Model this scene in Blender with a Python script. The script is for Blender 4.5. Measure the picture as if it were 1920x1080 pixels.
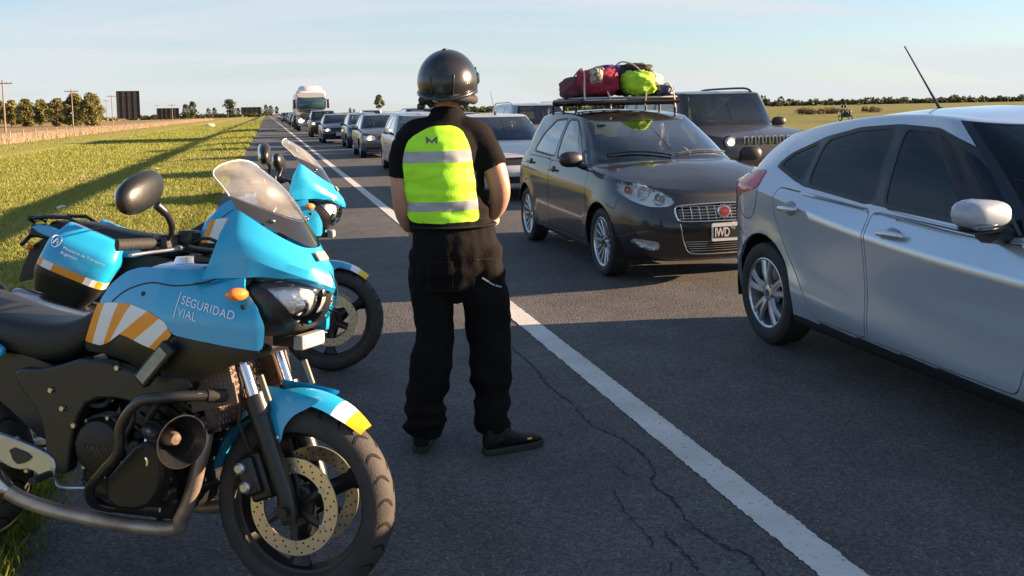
import bpy, bmesh, math, random
import numpy as np
from mathutils import Vector, Matrix, noise
from mathutils.bvhtree import BVHTree
for o in list(bpy.data.objects): bpy.data.objects.remove(o)
SC = bpy.context.scene
COL = SC.collection
R = math.radians
PI = math.pi
# ---------------------------------------------------------------- camera, sky, sun, exposure
CAM_H = 1.52
YAW, PITCH, ROLL = R(14.2265), R(4.0198), R(1.1859)
cam = bpy.data.cameras.new('Camera'); camo = bpy.data.objects.new('Camera', cam); COL.objects.link(camo)
_F = Vector((math.sin(YAW)*math.cos(PITCH), math.cos(YAW)*math.cos(PITCH), -math.sin(PITCH)))
_R0 = Vector((math.cos(YAW), -math.sin(YAW), 0)); _U0 = _R0.cross(_F)
_R = _R0*math.cos(ROLL) - _U0*math.sin(ROLL); _U = _U0*math.cos(ROLL) + _R0*math.sin(ROLL)
camo.matrix_world = Matrix(((_R.x, _U.x, -_F.x, 0), (_R.y, _U.y, -_F.y, 0), (_R.z, _U.z, -_F.z, CAM_H), (0, 0, 0, 1)))
cam.sensor_width = 36; cam.lens = 36*1800/1920; cam.shift_y = -210/1920    # the picture is the lower part of a taller frame
cam.clip_start = .05; cam.clip_end = 9000
SC.camera = camo
def ground_at(px, py, z=0.0):
    d = _F + _R*((px-960)/1800) - _U*((py-330)/1800)
    t = (z-CAM_H)/d.z
    return Vector((d.x*t, d.y*t, z))
SUN_EL, SUN_AZ = R(12.8), R(95.0)        # azimuth clockwise from +Y, the direction of the road
w = bpy.data.worlds.new('World'); SC.world = w; w.use_nodes = True
nt = w.node_tree; nd = nt.nodes; lk = nt.links
bg = nd['Background']
sky = nd.new('ShaderNodeTexSky'); sky.sky_type = 'NISHITA'; sky.sun_disc = False
sky.sun_elevation = SUN_EL; sky.sun_rotation = SUN_AZ; sky.air_density = 1.0; sky.dust_density = .35; sky.ozone_density = 4.0
tc = nd.new('ShaderNodeTexCoord'); sep = nd.new('ShaderNodeSeparateXYZ'); lk.new(tc.outputs['Generated'], sep.inputs[0])
def wmath(op, a, b=None):
    n = nd.new('ShaderNodeMath'); n.operation = op
    for i, v in enumerate((a, b)):
        if v is None: continue
        if isinstance(v, (int, float)): n.inputs[i].default_value = v
        else: lk.new(v, n.inputs[i])
    return n.outputs[0]
zz = wmath('ADD', wmath('MAXIMUM', sep.outputs['Z'], 0.0), 0.13)
cx = wmath('DIVIDE', sep.outputs['X'], zz); cy = wmath('DIVIDE', sep.outputs['Y'], zz)
cmb = nd.new('ShaderNodeCombineXYZ'); lk.new(wmath('MULTIPLY', cx, .42), cmb.inputs[0]); lk.new(wmath('MULTIPLY', cy, 1.15), cmb.inputs[1])
n1 = nd.new('ShaderNodeTexNoise'); n1.inputs['Scale'].default_value = .62; n1.inputs['Detail'].default_value = 7; n1.inputs['Roughness'].default_value = .55
n1.inputs['Distortion'].default_value = .5
lk.new(cmb.outputs[0], n1.inputs['Vector'])
rmp = nd.new('ShaderNodeValToRGB'); rmp.color_ramp.elements[0].position = .44; rmp.color_ramp.elements[1].position = .66
lk.new(n1.outputs['Fac'], rmp.inputs[0])
mixc = nd.new('ShaderNodeMix'); mixc.data_type = 'RGBA'
hz = wmath('POWER', wmath('SUBTRACT', 1.0, wmath('MINIMUM', wmath('MAXIMUM', sep.outputs['Z'], 0.0), 1.0)), 9.0)   # thin high haze, denser towards the horizon all round
fac = wmath('MINIMUM', wmath('ADD', wmath('ADD', wmath('MULTIPLY', rmp.outputs[0], .72), .05), wmath('MULTIPLY', hz, .75)), .9)
lk.new(fac, mixc.inputs['Factor']); lk.new(sky.outputs[0], mixc.inputs['A'])
mixc.inputs['B'].default_value = (3.55, 3.72, 3.9, 1)
lk.new(mixc.outputs['Result'], bg.inputs['Color'])
bg.inputs['Strength'].default_value = 0.05
sun = bpy.data.lights.new('Sun', 'SUN'); sun.energy = 5.0; sun.angle = R(.55); sun.color = (1.0, .69, .43)
suno = bpy.data.objects.new('Sun', sun); COL.objects.link(suno); suno.location = (40, -4, 30)
SUNV = Vector((math.sin(SUN_AZ)*math.cos(SUN_EL), math.cos(SUN_AZ)*math.cos(SUN_EL), math.sin(SUN_EL)))
suno.rotation_euler = SUNV.to_track_quat('Z', 'Y').to_euler()
SC.view_settings.view_transform = 'Standard'; SC.view_settings.look = 'None'
SC.view_settings.exposure = 2.12; SC.view_settings.gamma = 1.0
SC.render.engine = 'CYCLES'

# ---------------------------------------------------------------- materials
MATS = {}
def mat(name, col=(.5, .5, .5), rough=.5, metal=0., coat=0., spec=.5, var=0., vscale=6., col2=None, bump=0., bscale=60., emit=None, estr=1., croff=.03, sheen=0., aniso=None, dust=0.):
    if name in MATS: return MATS[name]
    m = bpy.data.materials.new(name); m.use_nodes = True; MATS[name] = m
    n = m.node_tree.nodes; l = m.node_tree.links; b = n['Principled BSDF']
    b.inputs['Base Color'].default_value = (*col, 1); b.inputs['Roughness'].default_value = rough
    b.inputs['Metallic'].default_value = metal; b.inputs['Coat Weight'].default_value = coat; b.inputs['Coat Roughness'].default_value = croff
    b.inputs['Specular IOR Level'].default_value = spec; b.inputs['Sheen Weight'].default_value = sheen
    t = n.new('ShaderNodeTexCoord')
    if var or col2:
        q = n.new('ShaderNodeTexNoise'); q.inputs['Scale'].default_value = vscale; q.inputs['Detail'].default_value = 6
        q.inputs['Roughness'].default_value = .6
        l.new(t.outputs['Object'], q.inputs['Vector'])
        r = n.new('ShaderNodeValToRGB'); e = r.color_ramp.elements
        c2 = col2 if col2 else tuple(c*(1-var) for c in col)
        e[0].position = .34; e[0].color = (*c2, 1); e[1].position = .66; e[1].color = (*col, 1)
        l.new(q.outputs['Fac'], r.inputs[0]); l.new(r.outputs[0], b.inputs['Base Color'])
    if dust:
        q = n.new('ShaderNodeTexNoise'); q.inputs['Scale'].default_value = 3.5; q.inputs['Detail'].default_value = 8; q.inputs['Roughness'].default_value = .65
        l.new(t.outputs['Object'], q.inputs['Vector'])
        r = n.new('ShaderNodeMapRange'); r.inputs[1].default_value = .3; r.inputs[2].default_value = .8; r.inputs[3].default_value = croff; r.inputs[4].default_value = min(1, croff+dust)
        l.new(q.outputs['Fac'], r.inputs[0]); l.new(r.outputs[0], b.inputs['Coat Roughness'])
    if bump:
        q = n.new('ShaderNodeTexNoise'); q.inputs['Scale'].default_value = bscale; q.inputs['Detail'].default_value = 4
        l.new(t.outputs['Object'], q.inputs['Vector'])
        u = n.new('ShaderNodeBump'); u.inputs['Strength'].default_value = bump; u.inputs['Distance'].default_value = .01
        l.new(q.outputs['Fac'], u.inputs['Height']); l.new(u.outputs[0], b.inputs['Normal'])
    if emit:
        b.inputs['Emission Color'].default_value = (*emit, 1); b.inputs['Emission Strength'].default_value = estr
    return m
def glass(name, tint=(.3, .33, .33), rough=.02, ior=1.5, boost=1.0, haze=0., hcol=(.6, .6, .6)):
    if name in MATS: return MATS[name]
    m = bpy.data.materials.new(name); m.use_nodes = True; MATS[name] = m
    n = m.node_tree.nodes; l = m.node_tree.links; n.remove(n['Principled BSDF']); out = n['Material Output']
    tr = n.new('ShaderNodeBsdfTransparent'); tr.inputs[0].default_value = (*tint, 1)
    gl = n.new('ShaderNodeBsdfGlossy'); gl.inputs['Roughness'].default_value = rough; gl.inputs[0].default_value = (1, 1, 1, 1)
    fr = n.new('ShaderNodeFresnel'); fr.inputs[0].default_value = ior
    mu = n.new('ShaderNodeMath'); mu.operation = 'MULTIPLY'; mu.use_clamp = True; mu.inputs[1].default_value = boost
    mx = n.new('ShaderNodeMixShader'); l.new(fr.outputs[0], mu.inputs[0]); l.new(mu.outputs[0], mx.inputs[0])
    a = tr.outputs[0]
    if haze:                                           # dust and fine scratches on the pane
        df = n.new('ShaderNodeBsdfTranslucent'); df.inputs[0].default_value = (*hcol, 1); d2 = n.new('ShaderNodeBsdfDiffuse'); d2.inputs[0].default_value = (*hcol, 1)
        ad = n.new('ShaderNodeMixShader'); ad.inputs[0].default_value = .5; l.new(df.outputs[0], ad.inputs[1]); l.new(d2.outputs[0], ad.inputs[2])
        t = n.new('ShaderNodeTexCoord'); q = n.new('ShaderNodeTexNoise'); q.inputs['Scale'].default_value = 7; q.inputs['Detail'].default_value = 5
        l.new(t.outputs['Object'], q.inputs['Vector'])
        rr = n.new('ShaderNodeMapRange'); rr.inputs[1].default_value = .35; rr.inputs[2].default_value = .7; rr.inputs[3].default_value = haze*.4; rr.inputs[4].default_value = haze*1.5
        l.new(q.outputs['Fac'], rr.inputs[0])
        m2 = n.new('ShaderNodeMixShader'); l.new(rr.outputs[0], m2.inputs[0]); l.new(tr.outputs[0], m2.inputs[1]); l.new(ad.outputs[0], m2.inputs[2]); a = m2.outputs[0]
    l.new(a, mx.inputs[1]); l.new(gl.outputs[0], mx.inputs[2]); l.new(mx.outputs[0], out.inputs[0])
    return m

# ---------------------------------------------------------------- mesh helpers
def rot(ax, a): return Matrix.Rotation(a, 3, ax)
def frame(d, upv=(0, 0, 1)):
    d = Vector(d).normalized(); u = Vector(upv)
    if abs(d.dot(u)) > .98: u = Vector((1, 0, 0))
    s = d.cross(u).normalized(); return d, s, s.cross(d)
def crom(pts, n=8, closed=False):
    P = [Vector(p) for p in pts]; out = []
    m = len(P)
    for i in range(m if closed else m-1):
        p0 = P[(i-1) % m] if closed or i > 0 else P[0]*2-P[1]
        p1 = P[i]; p2 = P[(i+1) % m]; p3 = P[(i+2) % m] if closed or i+2 < m else P[-1]*2-P[-2]
        for k in range(n):
            t = k/n
            out.append(.5*((2*p1)+(p2-p0)*t+(2*p0-5*p1+4*p2-p3)*t*t+(3*p1-p0-3*p2+p3)*t**3))
    if not closed: out.append(P[-1])
    return out
def interp(tab, x):
    if x <= tab[0][0]: return tab[0][1]
    for (a, b), (c, d) in zip(tab, tab[1:]):
        if x <= c:
            t = (x-a)/(c-a); return b+(d-b)*t
    return tab[-1][1]
def smtab(tab, n=8):
    p = crom([(a, b, 0) for a, b in tab], n); return [(q[0], q[1]) for q in p]
def chaikin(p, it=2):
    for _ in range(it):
        q = []
        for a, b in zip(p, p[1:]+p[:1]):
            q += [(a[0]*.75+b[0]*.25, a[1]*.75+b[1]*.25), (a[0]*.25+b[0]*.75, a[1]*.25+b[1]*.75)]
        p = q
    return p
def rnd_poly(p, r=.04, n=4):
    out = []; m = len(p)
    for i in range(m):
        a, b, c = Vector(p[i-1]), Vector(p[i]), Vector(p[(i+1) % m]); u = a-b; w_ = c-b
        k = min(r, u.length*.45, w_.length*.45); p0 = b+u.normalized()*k; p1 = b+w_.normalized()*k
        for j in range(n+1):
            t = j/n; q = p0*(1-t)**2+b*2*t*(1-t)+p1*t*t; out.append((q.x, q.y))
    return out
def inset(p, d):
    a = sum(u[0]*v[1]-v[0]*u[1] for u, v in zip(p, p[1:]+p[:1])); s = 1 if a > 0 else -1
    out = []; n = len(p)
    for i in range(n):
        a, b, c = Vector(p[i-1]), Vector(p[i]), Vector(p[(i+1) % n])
        e1 = (b-a).normalized(); e2 = (c-b).normalized(); nn = Vector((-e1.y-e2.y, e1.x+e2.x))
        nn = nn.normalized() if nn.length > 1e-9 else Vector((-e1.y, e1.x))
        out.append((b.x+nn.x*d*s, b.y+nn.y*d*s))
    return out
def pip(p, poly):
    x, y = p; c = False; j = len(poly)-1
    for i in range(len(poly)):
        xi, yi = poly[i]; xj, yj = poly[j]
        if (yi > y) != (yj > y) and x < (xj-xi)*(y-yi)/(yj-yi)+xi: c = not c
        j = i
    return c
class MB:
    def __init__(s): s.v = []; s.f = []; s.m = []
    def add(s, v, f, m=0):
        o = len(s.v); s.v += [tuple(p) for p in v]; s.f += [tuple(i+o for i in q) for q in f]; s.m += [m]*len(f); return s
    def box(s, c, d, r=None, m=0, taper=(1, 1)):
        c = Vector(c); v = []
        for z in (-.5, .5):
            for x, y in ((-.5, -.5), (.5, -.5), (.5, .5), (-.5, .5)):
                k = taper if z > 0 else (1, 1)
                p = Vector((x*d[0]*k[0], y*d[1]*k[1], z*d[2]))
                v.append(c+(r@p if r else p))
        return s.add(v, [(3, 2, 1, 0), (4, 5, 6, 7), (0, 1, 5, 4), (1, 2, 6, 5), (2, 3, 7, 6), (3, 0, 4, 7)], m)
    def loft(s, rings, close=True, cap=True, m=0):
        n = len(rings[0]); v = [p for r in rings for p in r]; f = []
        for i in range(len(rings)-1):
            for j in range(n if close else n-1):
                k = (j+1) % n; f.append((i*n+j, i*n+k, (i+1)*n+k, (i+1)*n+j))
        if cap and close: f += [tuple(range(n))[::-1], tuple(range((len(rings)-1)*n, len(rings)*n))]
        return s.add(v, f, m)
    def tube(s, path, r, n=10, m=0, cap=True, flat=1.0, upv=(0, 0, 1)):
        P = [Vector(p) for p in path]; rings = []; prev = None
        for i, p in enumerate(P):
            d = (P[min(i+1, len(P)-1)]-P[max(i-1, 0)])
            if prev is None: d, a, b = frame(d, upv)
            else:
                d = d.normalized(); a = prev-d*prev.dot(d)
                a = a.normalized() if a.length > 1e-6 else frame(d)[1]
                b = a.cross(d)
            prev = a; rr = r[i] if isinstance(r, (list, tuple)) else r
            rings.append([p+a*rr*math.cos(t)+b*rr*flat*math.sin(t) for t in (2*PI*k/n for k in range(n))])
        return s.loft(rings, True, cap, m)
    def lathe(s, prof, c=(0, 0, 0), ax=(0, 1, 0), n=32, m=0, closed=False):     # prof: (radius, along)
        d, a, b = frame(ax); c = Vector(c)
        rings = [[c+d*h+(a*math.cos(t)+b*math.sin(t))*r for t in (2*PI*k/n for k in range(n))] for r, h in prof]
        if closed: rings.append(rings[0])
        return s.loft(rings, True, False, m)
    def ell(s, c, r, rm=None, n=16, k=10, m=0, e=1.0):
        c = Vector(c); rings = []
        for i in range(k+1):
            t = -PI/2+PI*i/k; ring = []
            for j in range(n):
                u = 2*PI*j/n
                q = [math.cos(t)*math.cos(u), math.cos(t)*math.sin(u), math.sin(t)]
                q = [math.copysign(abs(x)**e, x) for x in q]
                p = Vector((q[0]*r[0], q[1]*r[1], q[2]*r[2])); ring.append(c+(rm@p if rm else p))
            rings.append(ring)
        return s.loft(rings, True, False, m)
    def prism(s, poly, o, U, V, th, m=0):
        o, U, V = Vector(o), Vector(U), Vector(V); N = U.cross(V).normalized(); n = len(poly)
        a = [o+U*p[0]+V*p[1] for p in poly]; b = [p+N*th for p in a]
        return s.add(a+b, [tuple(range(n))[::-1], tuple(range(n, 2*n))]+[(i, (i+1) % n, n+(i+1) % n, n+i) for i in range(n)], m)
    def ribbon(s, pts, nrm, wd, th=0., m=0):
        v = []; P = [Vector(p) for p in pts]
        for i, p in enumerate(P):
            d = (P[min(i+1, len(P)-1)]-P[max(i-1, 0)]).normalized(); q = Vector(nrm[i] if isinstance(nrm, list) else nrm)
            sd = d.cross(q).normalized()*(wd[i] if isinstance(wd, list) else wd)*.5
            v += [p-sd+q*th, p+sd+q*th]
        return s.add(v, [(2*i, 2*i+1, 2*i+3, 2*i+2) for i in range(len(P)-1)], m)
    def mirror(s, y=True):
        o = len(s.v); n = len(s.f)
        s.v += [(p[0], -p[1], p[2]) for p in s.v]; s.f += [tuple(i+o for i in q)[::-1] for q in s.f[:n]]; s.m += s.m[:n]; return s
    def flipped(s):
        t = MB(); t.v = [(p[0], -p[1], p[2]) for p in s.v]; t.f = [q[::-1] for q in s.f]; t.m = list(s.m); return t
    def xf(s, M):
        s.v = [tuple(M@Vector(p)) for p in s.v]; return s
    def build(s, name, mats, parent=None, smooth=True, ang=40, weld=False, bevel=0, sub=0, fixn=False):
        me = bpy.data.meshes.new(name); me.from_pydata(s.v, [], s.f)
        mats = mats if isinstance(mats, (list, tuple)) else [mats]
        for q in mats: me.materials.append(q)
        if len(mats) > 1: me.polygons.foreach_set('material_index', s.m)
        if weld or fixn:
            b = bmesh.new(); b.from_mesh(me)
            if weld: bmesh.ops.remove_doubles(b, verts=b.verts, dist=1e-4)
            if fixn: bmesh.ops.recalc_face_normals(b, faces=b.faces)
            b.to_mesh(me); b.free()
        me.update()
        if smooth:
            me.polygons.foreach_set('use_smooth', [True]*len(me.polygons))
            if ang < 180: me.set_sharp_from_angle(angle=R(ang))
        o = bpy.data.objects.new(name, me); COL.objects.link(o)
        if parent: o.parent = parent
        if bevel:
            q = o.modifiers.new('bevel', 'BEVEL'); q.width = bevel; q.segments = 2; q.limit_method = 'ANGLE'; q.angle_limit = R(35); q.harden_normals = False
        if sub:
            q = o.modifiers.new('sub', 'SUBSURF'); q.levels = sub; q.render_levels = sub
        return o
def tag(o, label, cat, group=None):
    o['label'] = label; o['category'] = cat
    if group: o['group'] = group
    return o
def thing(name, loc, rz=0., label=None, cat=None, group=None):
    o = bpy.data.objects.new(name, None); COL.objects.link(o); o.location = loc; o.rotation_euler = (0, 0, rz); o.empty_display_size = .2
    if label: tag(o, label, cat, group)
    return o
def structure(o): o['kind'] = 'structure'; return o
def stuff(o): o['kind'] = 'stuff'; return o
KIDS = {}
def copy_tree(o, parent=None):
    c = o.copy(); COL.objects.link(c)
    if parent: c.parent = parent
    for ch in o.children: copy_tree(ch, c)
    return c
def cutpoly(bm, poly, U, V, filt):
    U, V = Vector(U), Vector(V)
    us = [p[0] for p in poly]; vs = [p[1] for p in poly]; bb = (min(us), max(us), min(vs), max(vs))
    def fb(f):
        a = [U.dot(x.co) for x in f.verts]; b = [V.dot(x.co) for x in f.verts]
        return min(a), max(a), min(b), max(b)
    fs = {f: q for f, q in ((f, fb(f)) for f in bm.faces if filt(f)) if q[1] >= bb[0] and q[0] <= bb[1] and q[3] >= bb[2] and q[2] <= bb[3]}
    e = 1e-5; n = len(poly)
    for i in range(n):
        a, b = poly[i], poly[(i+1) % n]
        if abs(a[0]-b[0])+abs(a[1]-b[1]) < 1e-6: continue
        x0, x1 = sorted((a[0]-e, b[0]+e) if a[0] < b[0] else (b[0]-e, a[0]+e)); y0, y1 = (a[1]-e, b[1]+e) if a[1] < b[1] else (b[1]-e, a[1]+e)
        sel = [f for f, q in fs.items() if q[1] >= x0 and q[0] <= x1 and q[3] >= y0 and q[2] <= y1]
        no = U*(-(b[1]-a[1]))+V*(b[0]-a[0]); no.normalize(); d0 = no.dot(U*a[0]+V*a[1]); s2 = []
        for f in sel:                                   # only faces that really straddle the line
            dd = [no.dot(x.co)-d0 for x in f.verts]
            if min(dd) < -e and max(dd) > e: s2.append(f)
        if not s2: continue
        ed = {k for f in s2 for k in f.edges}; vv = {k for f in s2 for k in f.verts}
        r = bmesh.ops.bisect_plane(bm, geom=s2+list(ed)+list(vv), dist=1e-5, plane_co=U*a[0]+V*a[1], plane_no=no)
        for f in s2: fs.pop(f, None)
        for f in r['geom']:
            if isinstance(f, bmesh.types.BMFace) and f.is_valid: fs[f] = fb(f)
    return [f for f in fs if f.is_valid and pip((U.dot(f.calc_center_median()), V.dot(f.calc_center_median())), poly)]
def take(bm, faces, off=0., skirt=.015, delete=True, m=0):
    """lift faces out of a bmesh as a mesh builder of their own; edges get a short return so the joint reads as a real gap"""
    mb = MB(); S = set(faces); idx = {}; v = []
    for f in S:
        for x in f.verts:
            if x not in idx: idx[x] = len(v); v.append(x.co+x.normal*off)
    mb.add(v, [tuple(idx[x] for x in f.verts) for f in S], m)
    if skirt: addskirt(mb, S, skirt, off, m)
    if delete: bmesh.ops.delete(bm, geom=list(S), context='FACES')
    return mb
def addskirt(mb, S, skirt, off=0., m=0):
    for f in S:
        for l in f.loops:
            e = l.edge
            if len([g for g in e.link_faces if g in S]) == 1:
                a, b = l.vert, l.link_loop_next.vert
                if abs(a.co.y) < 1e-4 and abs(b.co.y) < 1e-4: continue
                p, q = a.co+a.normal*off, b.co+b.normal*off
                mb.add([p, q, q-b.normal*skirt, p-a.normal*skirt], [(3, 2, 1, 0)], m)
_tc = {}
def textmesh(body, size, ext=.0, bold=False, align='LEFT', space=1.0):
    cu = bpy.data.curves.new('t', 'FONT'); cu.body = body; cu.size = size; cu.align_x = align; cu.space_character = space; cu.extrude = ext
    if bold: cu.offset = size*.018
    o = bpy.data.objects.new('t', cu); COL.objects.link(o)
    dg = bpy.context.evaluated_depsgraph_get(); me = o.evaluated_get(dg).to_mesh()
    v = [tuple(x.co) for x in me.vertices]; f = [tuple(p.vertices) for p in me.polygons]
    bpy.data.objects.remove(o); bpy.data.curves.remove(cu)
    return v, f
# ================================================================ the ground, the road
GP = smtab([(-4000, -.3), (-400, -.55), (-60, -.7), (-24, -.72), (-9, -.75), (-6.2, -.74), (-5.2, -.66), (-4.2, -.40), (-3.3, -.12), (-2.2, -.03), (-.9, -.008)], 5) + \
     [(-.8, -.03), (-.5, -.06), (9.9, -.06), (10.3, -.03), (10.45, -.01), (12.5, -.10), (15, -.35), (22, -.55), (60, -.5), (400, -.4), (4000, -.2)]
def gz(x, y=0):
    return interp(GP, x)+(0.05*noise.noise((x*.35, y*.16, 3.1))*min(1, max(0, (-.9-x)/1.5)) if x < -.9 else 0)
def mat_grass():
    m = bpy.data.materials.new('roadside grass'); m.use_nodes = True
    n = m.node_tree.nodes; l = m.node_tree.links; b = n['Principled BSDF']; b.inputs['Roughness'].default_value = .85; b.inputs['Specular IOR Level'].default_value = .15
    g = n.new('ShaderNodeNewGeometry'); mp = n.new('ShaderNodeMapping'); mp.inputs['Scale'].default_value = (1, .45, 1); l.new(g.outputs['Position'], mp.inputs[0])
    def nz(s, d, v=mp.outputs[0]):
        q = n.new('ShaderNodeTexNoise'); q.inputs['Scale'].default_value = s; q.inputs['Detail'].default_value = d; q.inputs['Roughness'].default_value = .62; l.new(v, q.inputs['Vector']); return q.outputs['Fac']
    def ramp(src, p0, c0, p1, c1):
        q = n.new('ShaderNodeValToRGB'); e = q.color_ramp.elements; e[0].position = p0; e[0].color = (*c0, 1); e[1].position = p1; e[1].color = (*c1, 1); l.new(src, q.inputs[0]); return q.outputs[0]
    def mix(f, a, c):
        q = n.new('ShaderNodeMix'); q.data_type = 'RGBA'
        if isinstance(f, float): q.inputs['Factor'].default_value = f
        else: l.new(f, q.inputs['Factor'])
        l.new(a, q.inputs['A']); l.new(c, q.inputs['B']); return q.outputs['Result']
    big = ramp(nz(.18, 6), .35, (.34, .30, .07), .68, (.25, .26, .055))
    fine = ramp(nz(9, 5), .3, (.17, .18, .04), .7, (.38, .35, .09))
    c = mix(.45, big, fine)
    dry = ramp(nz(.55, 7), .52, (0, 0, 0), .72, (1, 1, 1))
    straw = ramp(nz(6, 4), .3, (.28, .22, .08), .7, (.38, .31, .13))
    q = n.new('ShaderNodeMath'); q.operation = 'MULTIPLY'; q.inputs[1].default_value = .5; l.new(dry, q.inputs[0])
    c = mix(q.outputs[0], c, straw)
    # band of tall dry grass along the fence line, brown pasture beyond
    sx = n.new('ShaderNodeSeparateXYZ'); l.new(g.outputs['Position'], sx.inputs[0])
    ad = n.new('ShaderNodeMath'); ad.operation = 'MULTIPLY_ADD'; ad.inputs[1].default_value = 5.0; l.new(nz(.25, 4), ad.inputs[0]); l.new(sx.outputs['X'], ad.inputs[2])
    far = ramp(n.new('ShaderNodeMapRange').outputs[0], 0, (0, 0, 0), 1, (1, 1, 1))
    mr = [q for q in n if q.bl_idname == 'ShaderNodeMapRange'][-1]; l.new(ad.outputs[0], mr.inputs[0])
    mr.inputs[1].default_value = -15.5; mr.inputs[2].default_value = -19; mr.inputs[3].default_value = 0; mr.inputs[4].default_value = 1
    past = ramp(nz(.08, 6), .35, (.32, .22, .12), .65, (.25, .20, .08))
    c = mix(far, c, past)
    # the field across the highway
    mr2 = n.new('ShaderNodeMapRange'); l.new(sx.outputs['X'], mr2.inputs[0]); mr2.inputs[1].default_value = 11; mr2.inputs[2].default_value = 16
    fld = ramp(nz(.05, 7), .35, (.14, .15, .035), .7, (.21, .19, .05))
    c = mix(mr2.outputs[0], c, fld)
    # trodden soil along the broken edge of the asphalt
    m3 = n.new('ShaderNodeMath'); m3.operation = 'MULTIPLY_ADD'; m3.inputs[1].default_value = .55; l.new(nz(3.2, 6, g.outputs['Position']), m3.inputs[0]); l.new(sx.outputs['X'], m3.inputs[2])
    mr3 = n.new('ShaderNodeMapRange'); l.new(m3.outputs[0], mr3.inputs[0]); mr3.inputs[1].default_value = -.86; mr3.inputs[2].default_value = -.72
    mr4 = n.new('ShaderNodeMapRange'); l.new(sx.outputs['X'], mr4.inputs[0]); mr4.inputs[1].default_value = 3.; mr4.inputs[2].default_value = 2.
    mm3 = n.new('ShaderNodeMath'); mm3.operation = 'MULTIPLY'; l.new(mr3.outputs[0], mm3.inputs[0]); l.new(mr4.outputs[0], mm3.inputs[1])
    c = mix(mm3.outputs[0], c, ramp(nz(9, 6, g.outputs['Position']), .3, (.10, .075, .05), .7, (.24, .19, .13)))
    l.new(c, b.inputs['Base Color'])
    u = n.new('ShaderNodeBump'); u.inputs['Strength'].default_value = .9; u.inputs['Distance'].default_value = .06; l.new(nz(14, 5), u.inputs['Height']); l.new(u.outputs[0], b.inputs['Normal'])
    return m
xs = sorted(set([-4000, -1800, -900, -500, -300, -200, -130, -90, -60, -40, -30] + [-24+.6*i for i in range(30)] + [-6+.2*i for i in range(26)] + [p[0] for p in GP if p[0] >= -1]))
ys = [-30, -15, -8, -4] + [.5*i for i in range(0, 60)] + [30+2*i for i in range(35)] + [100+10*i for i in range(30)] + [400+100*i for i in range(10)] + [1500, 2000, 3000, 4500, 7000]
mb = MB(); nx = len(xs)
mb.add([(x, y, gz(x, y)) for y in ys for x in xs], [(j*nx+i, j*nx+i+1, (j+1)*nx+i+1, (j+1)*nx+i) for j in range(len(ys)-1) for i in range(nx-1)])
GRASS = mat_grass()
ground = structure(mb.build('ground', GRASS, ang=180))
# ---- asphalt
def mat_asphalt():
    m = bpy.data.materials.new('worn asphalt'); m.use_nodes = True
    n = m.node_tree.nodes; l = m.node_tree.links; b = n['Principled BSDF']; b.inputs['Roughness'].default_value = .78; b.inputs['Specular IOR Level'].default_value = .35
    g = n.new('ShaderNodeNewGeometry')
    def nz(s, d, typ='ShaderNodeTexNoise', sc=None):
        q = n.new(typ); q.inputs['Scale'].default_value = s
        if typ == 'ShaderNodeTexNoise': q.inputs['Detail'].default_value = d; q.inputs['Roughness'].default_value = .65
        v = g.outputs['Position']
        if sc:
            mp = n.new('ShaderNodeMapping'); mp.inputs['Scale'].default_value = sc; l.new(v, mp.inputs[0]); v = mp.outputs[0]
        l.new(v, q.inputs['Vector']); return q
    def ramp(src, p0, c0, p1, c1):
        q = n.new('ShaderNodeValToRGB'); e = q.color_ramp.elements; e[0].position = p0; e[0].color = (*c0, 1); e[1].position = p1; e[1].color = (*c1, 1); l.new(src, q.inputs[0]); return q.outputs[0]
    def mul(a, c):
        q = n.new('ShaderNodeMix'); q.data_type = 'RGBA'; q.blend_type = 'MULTIPLY'; q.inputs['Factor'].default_value = 1; l.new(a, q.inputs['A']); l.new(c, q.inputs['B']); return q.outputs['Result']
    vo = nz(95, 0, 'ShaderNodeTexVoronoi')
    stone = ramp(vo.outputs['Color'], .15, (.055, .057, .062), .95, (.150, .149, .148))
    gr = ramp(nz(160, 3).outputs['Fac'], .3, (.62, .62, .62), .72, (1.3, 1.3, 1.3))
    bl = ramp(nz(.9, 6, sc=(1, .35, 1)).outputs['Fac'], .3, (.78, .78, .8), .7, (1.15, 1.13, 1.1))
    st = ramp(nz(2.3, 8).outputs['Fac'], .36, (.80, .80, .80), .62, (1.06, 1.06, 1.06))       # old oil and wear blotches
    tr_ = nz(.55, 5, sc=(1.6, .03, 1)); tk = ramp(tr_.outputs['Fac'], .35, (.84, .84, .85), .65, (1.10, 1.09, 1.07))   # long wheel worn streaks
    c = mul(mul(mul(mul(stone, gr), bl), st), tk)
    v2 = nz(46, 0, 'ShaderNodeTexVoronoi'); sp = n.new('ShaderNodeMath'); sp.operation = 'LESS_THAN'; sp.inputs[1].default_value = .16; l.new(v2.outputs['Distance'], sp.inputs[0])
    s3 = n.new('ShaderNodeSeparateColor'); l.new(v2.outputs['Color'], s3.inputs[0]); s4 = n.new('ShaderNodeMath'); s4.operation = 'GREATER_THAN'; s4.inputs[1].default_value = .80; l.new(s3.outputs[0], s4.inputs[0])
    s5 = n.new('ShaderNodeMath'); s5.operation = 'MULTIPLY'; l.new(sp.outputs[0], s5.inputs[0]); l.new(s4.outputs[0], s5.inputs[1])
    mx = n.new('ShaderNodeMix'); mx.data_type = 'RGBA'; l.new(s5.outputs[0], mx.inputs['Factor']); l.new(c, mx.inputs['A']); mx.inputs['B'].default_value = (.30, .29, .27, 1); c = mx.outputs['Result']
    l.new(c, b.inputs['Base Color'])
    u = n.new('ShaderNodeBump'); u.inputs['Strength'].default_value = .55; u.inputs['Distance'].default_value = .008
    l.new(vo.outputs['Distance'], u.inputs['Height']); l.new(u.outputs[0], b.inputs['Normal'])
    return m
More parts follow.
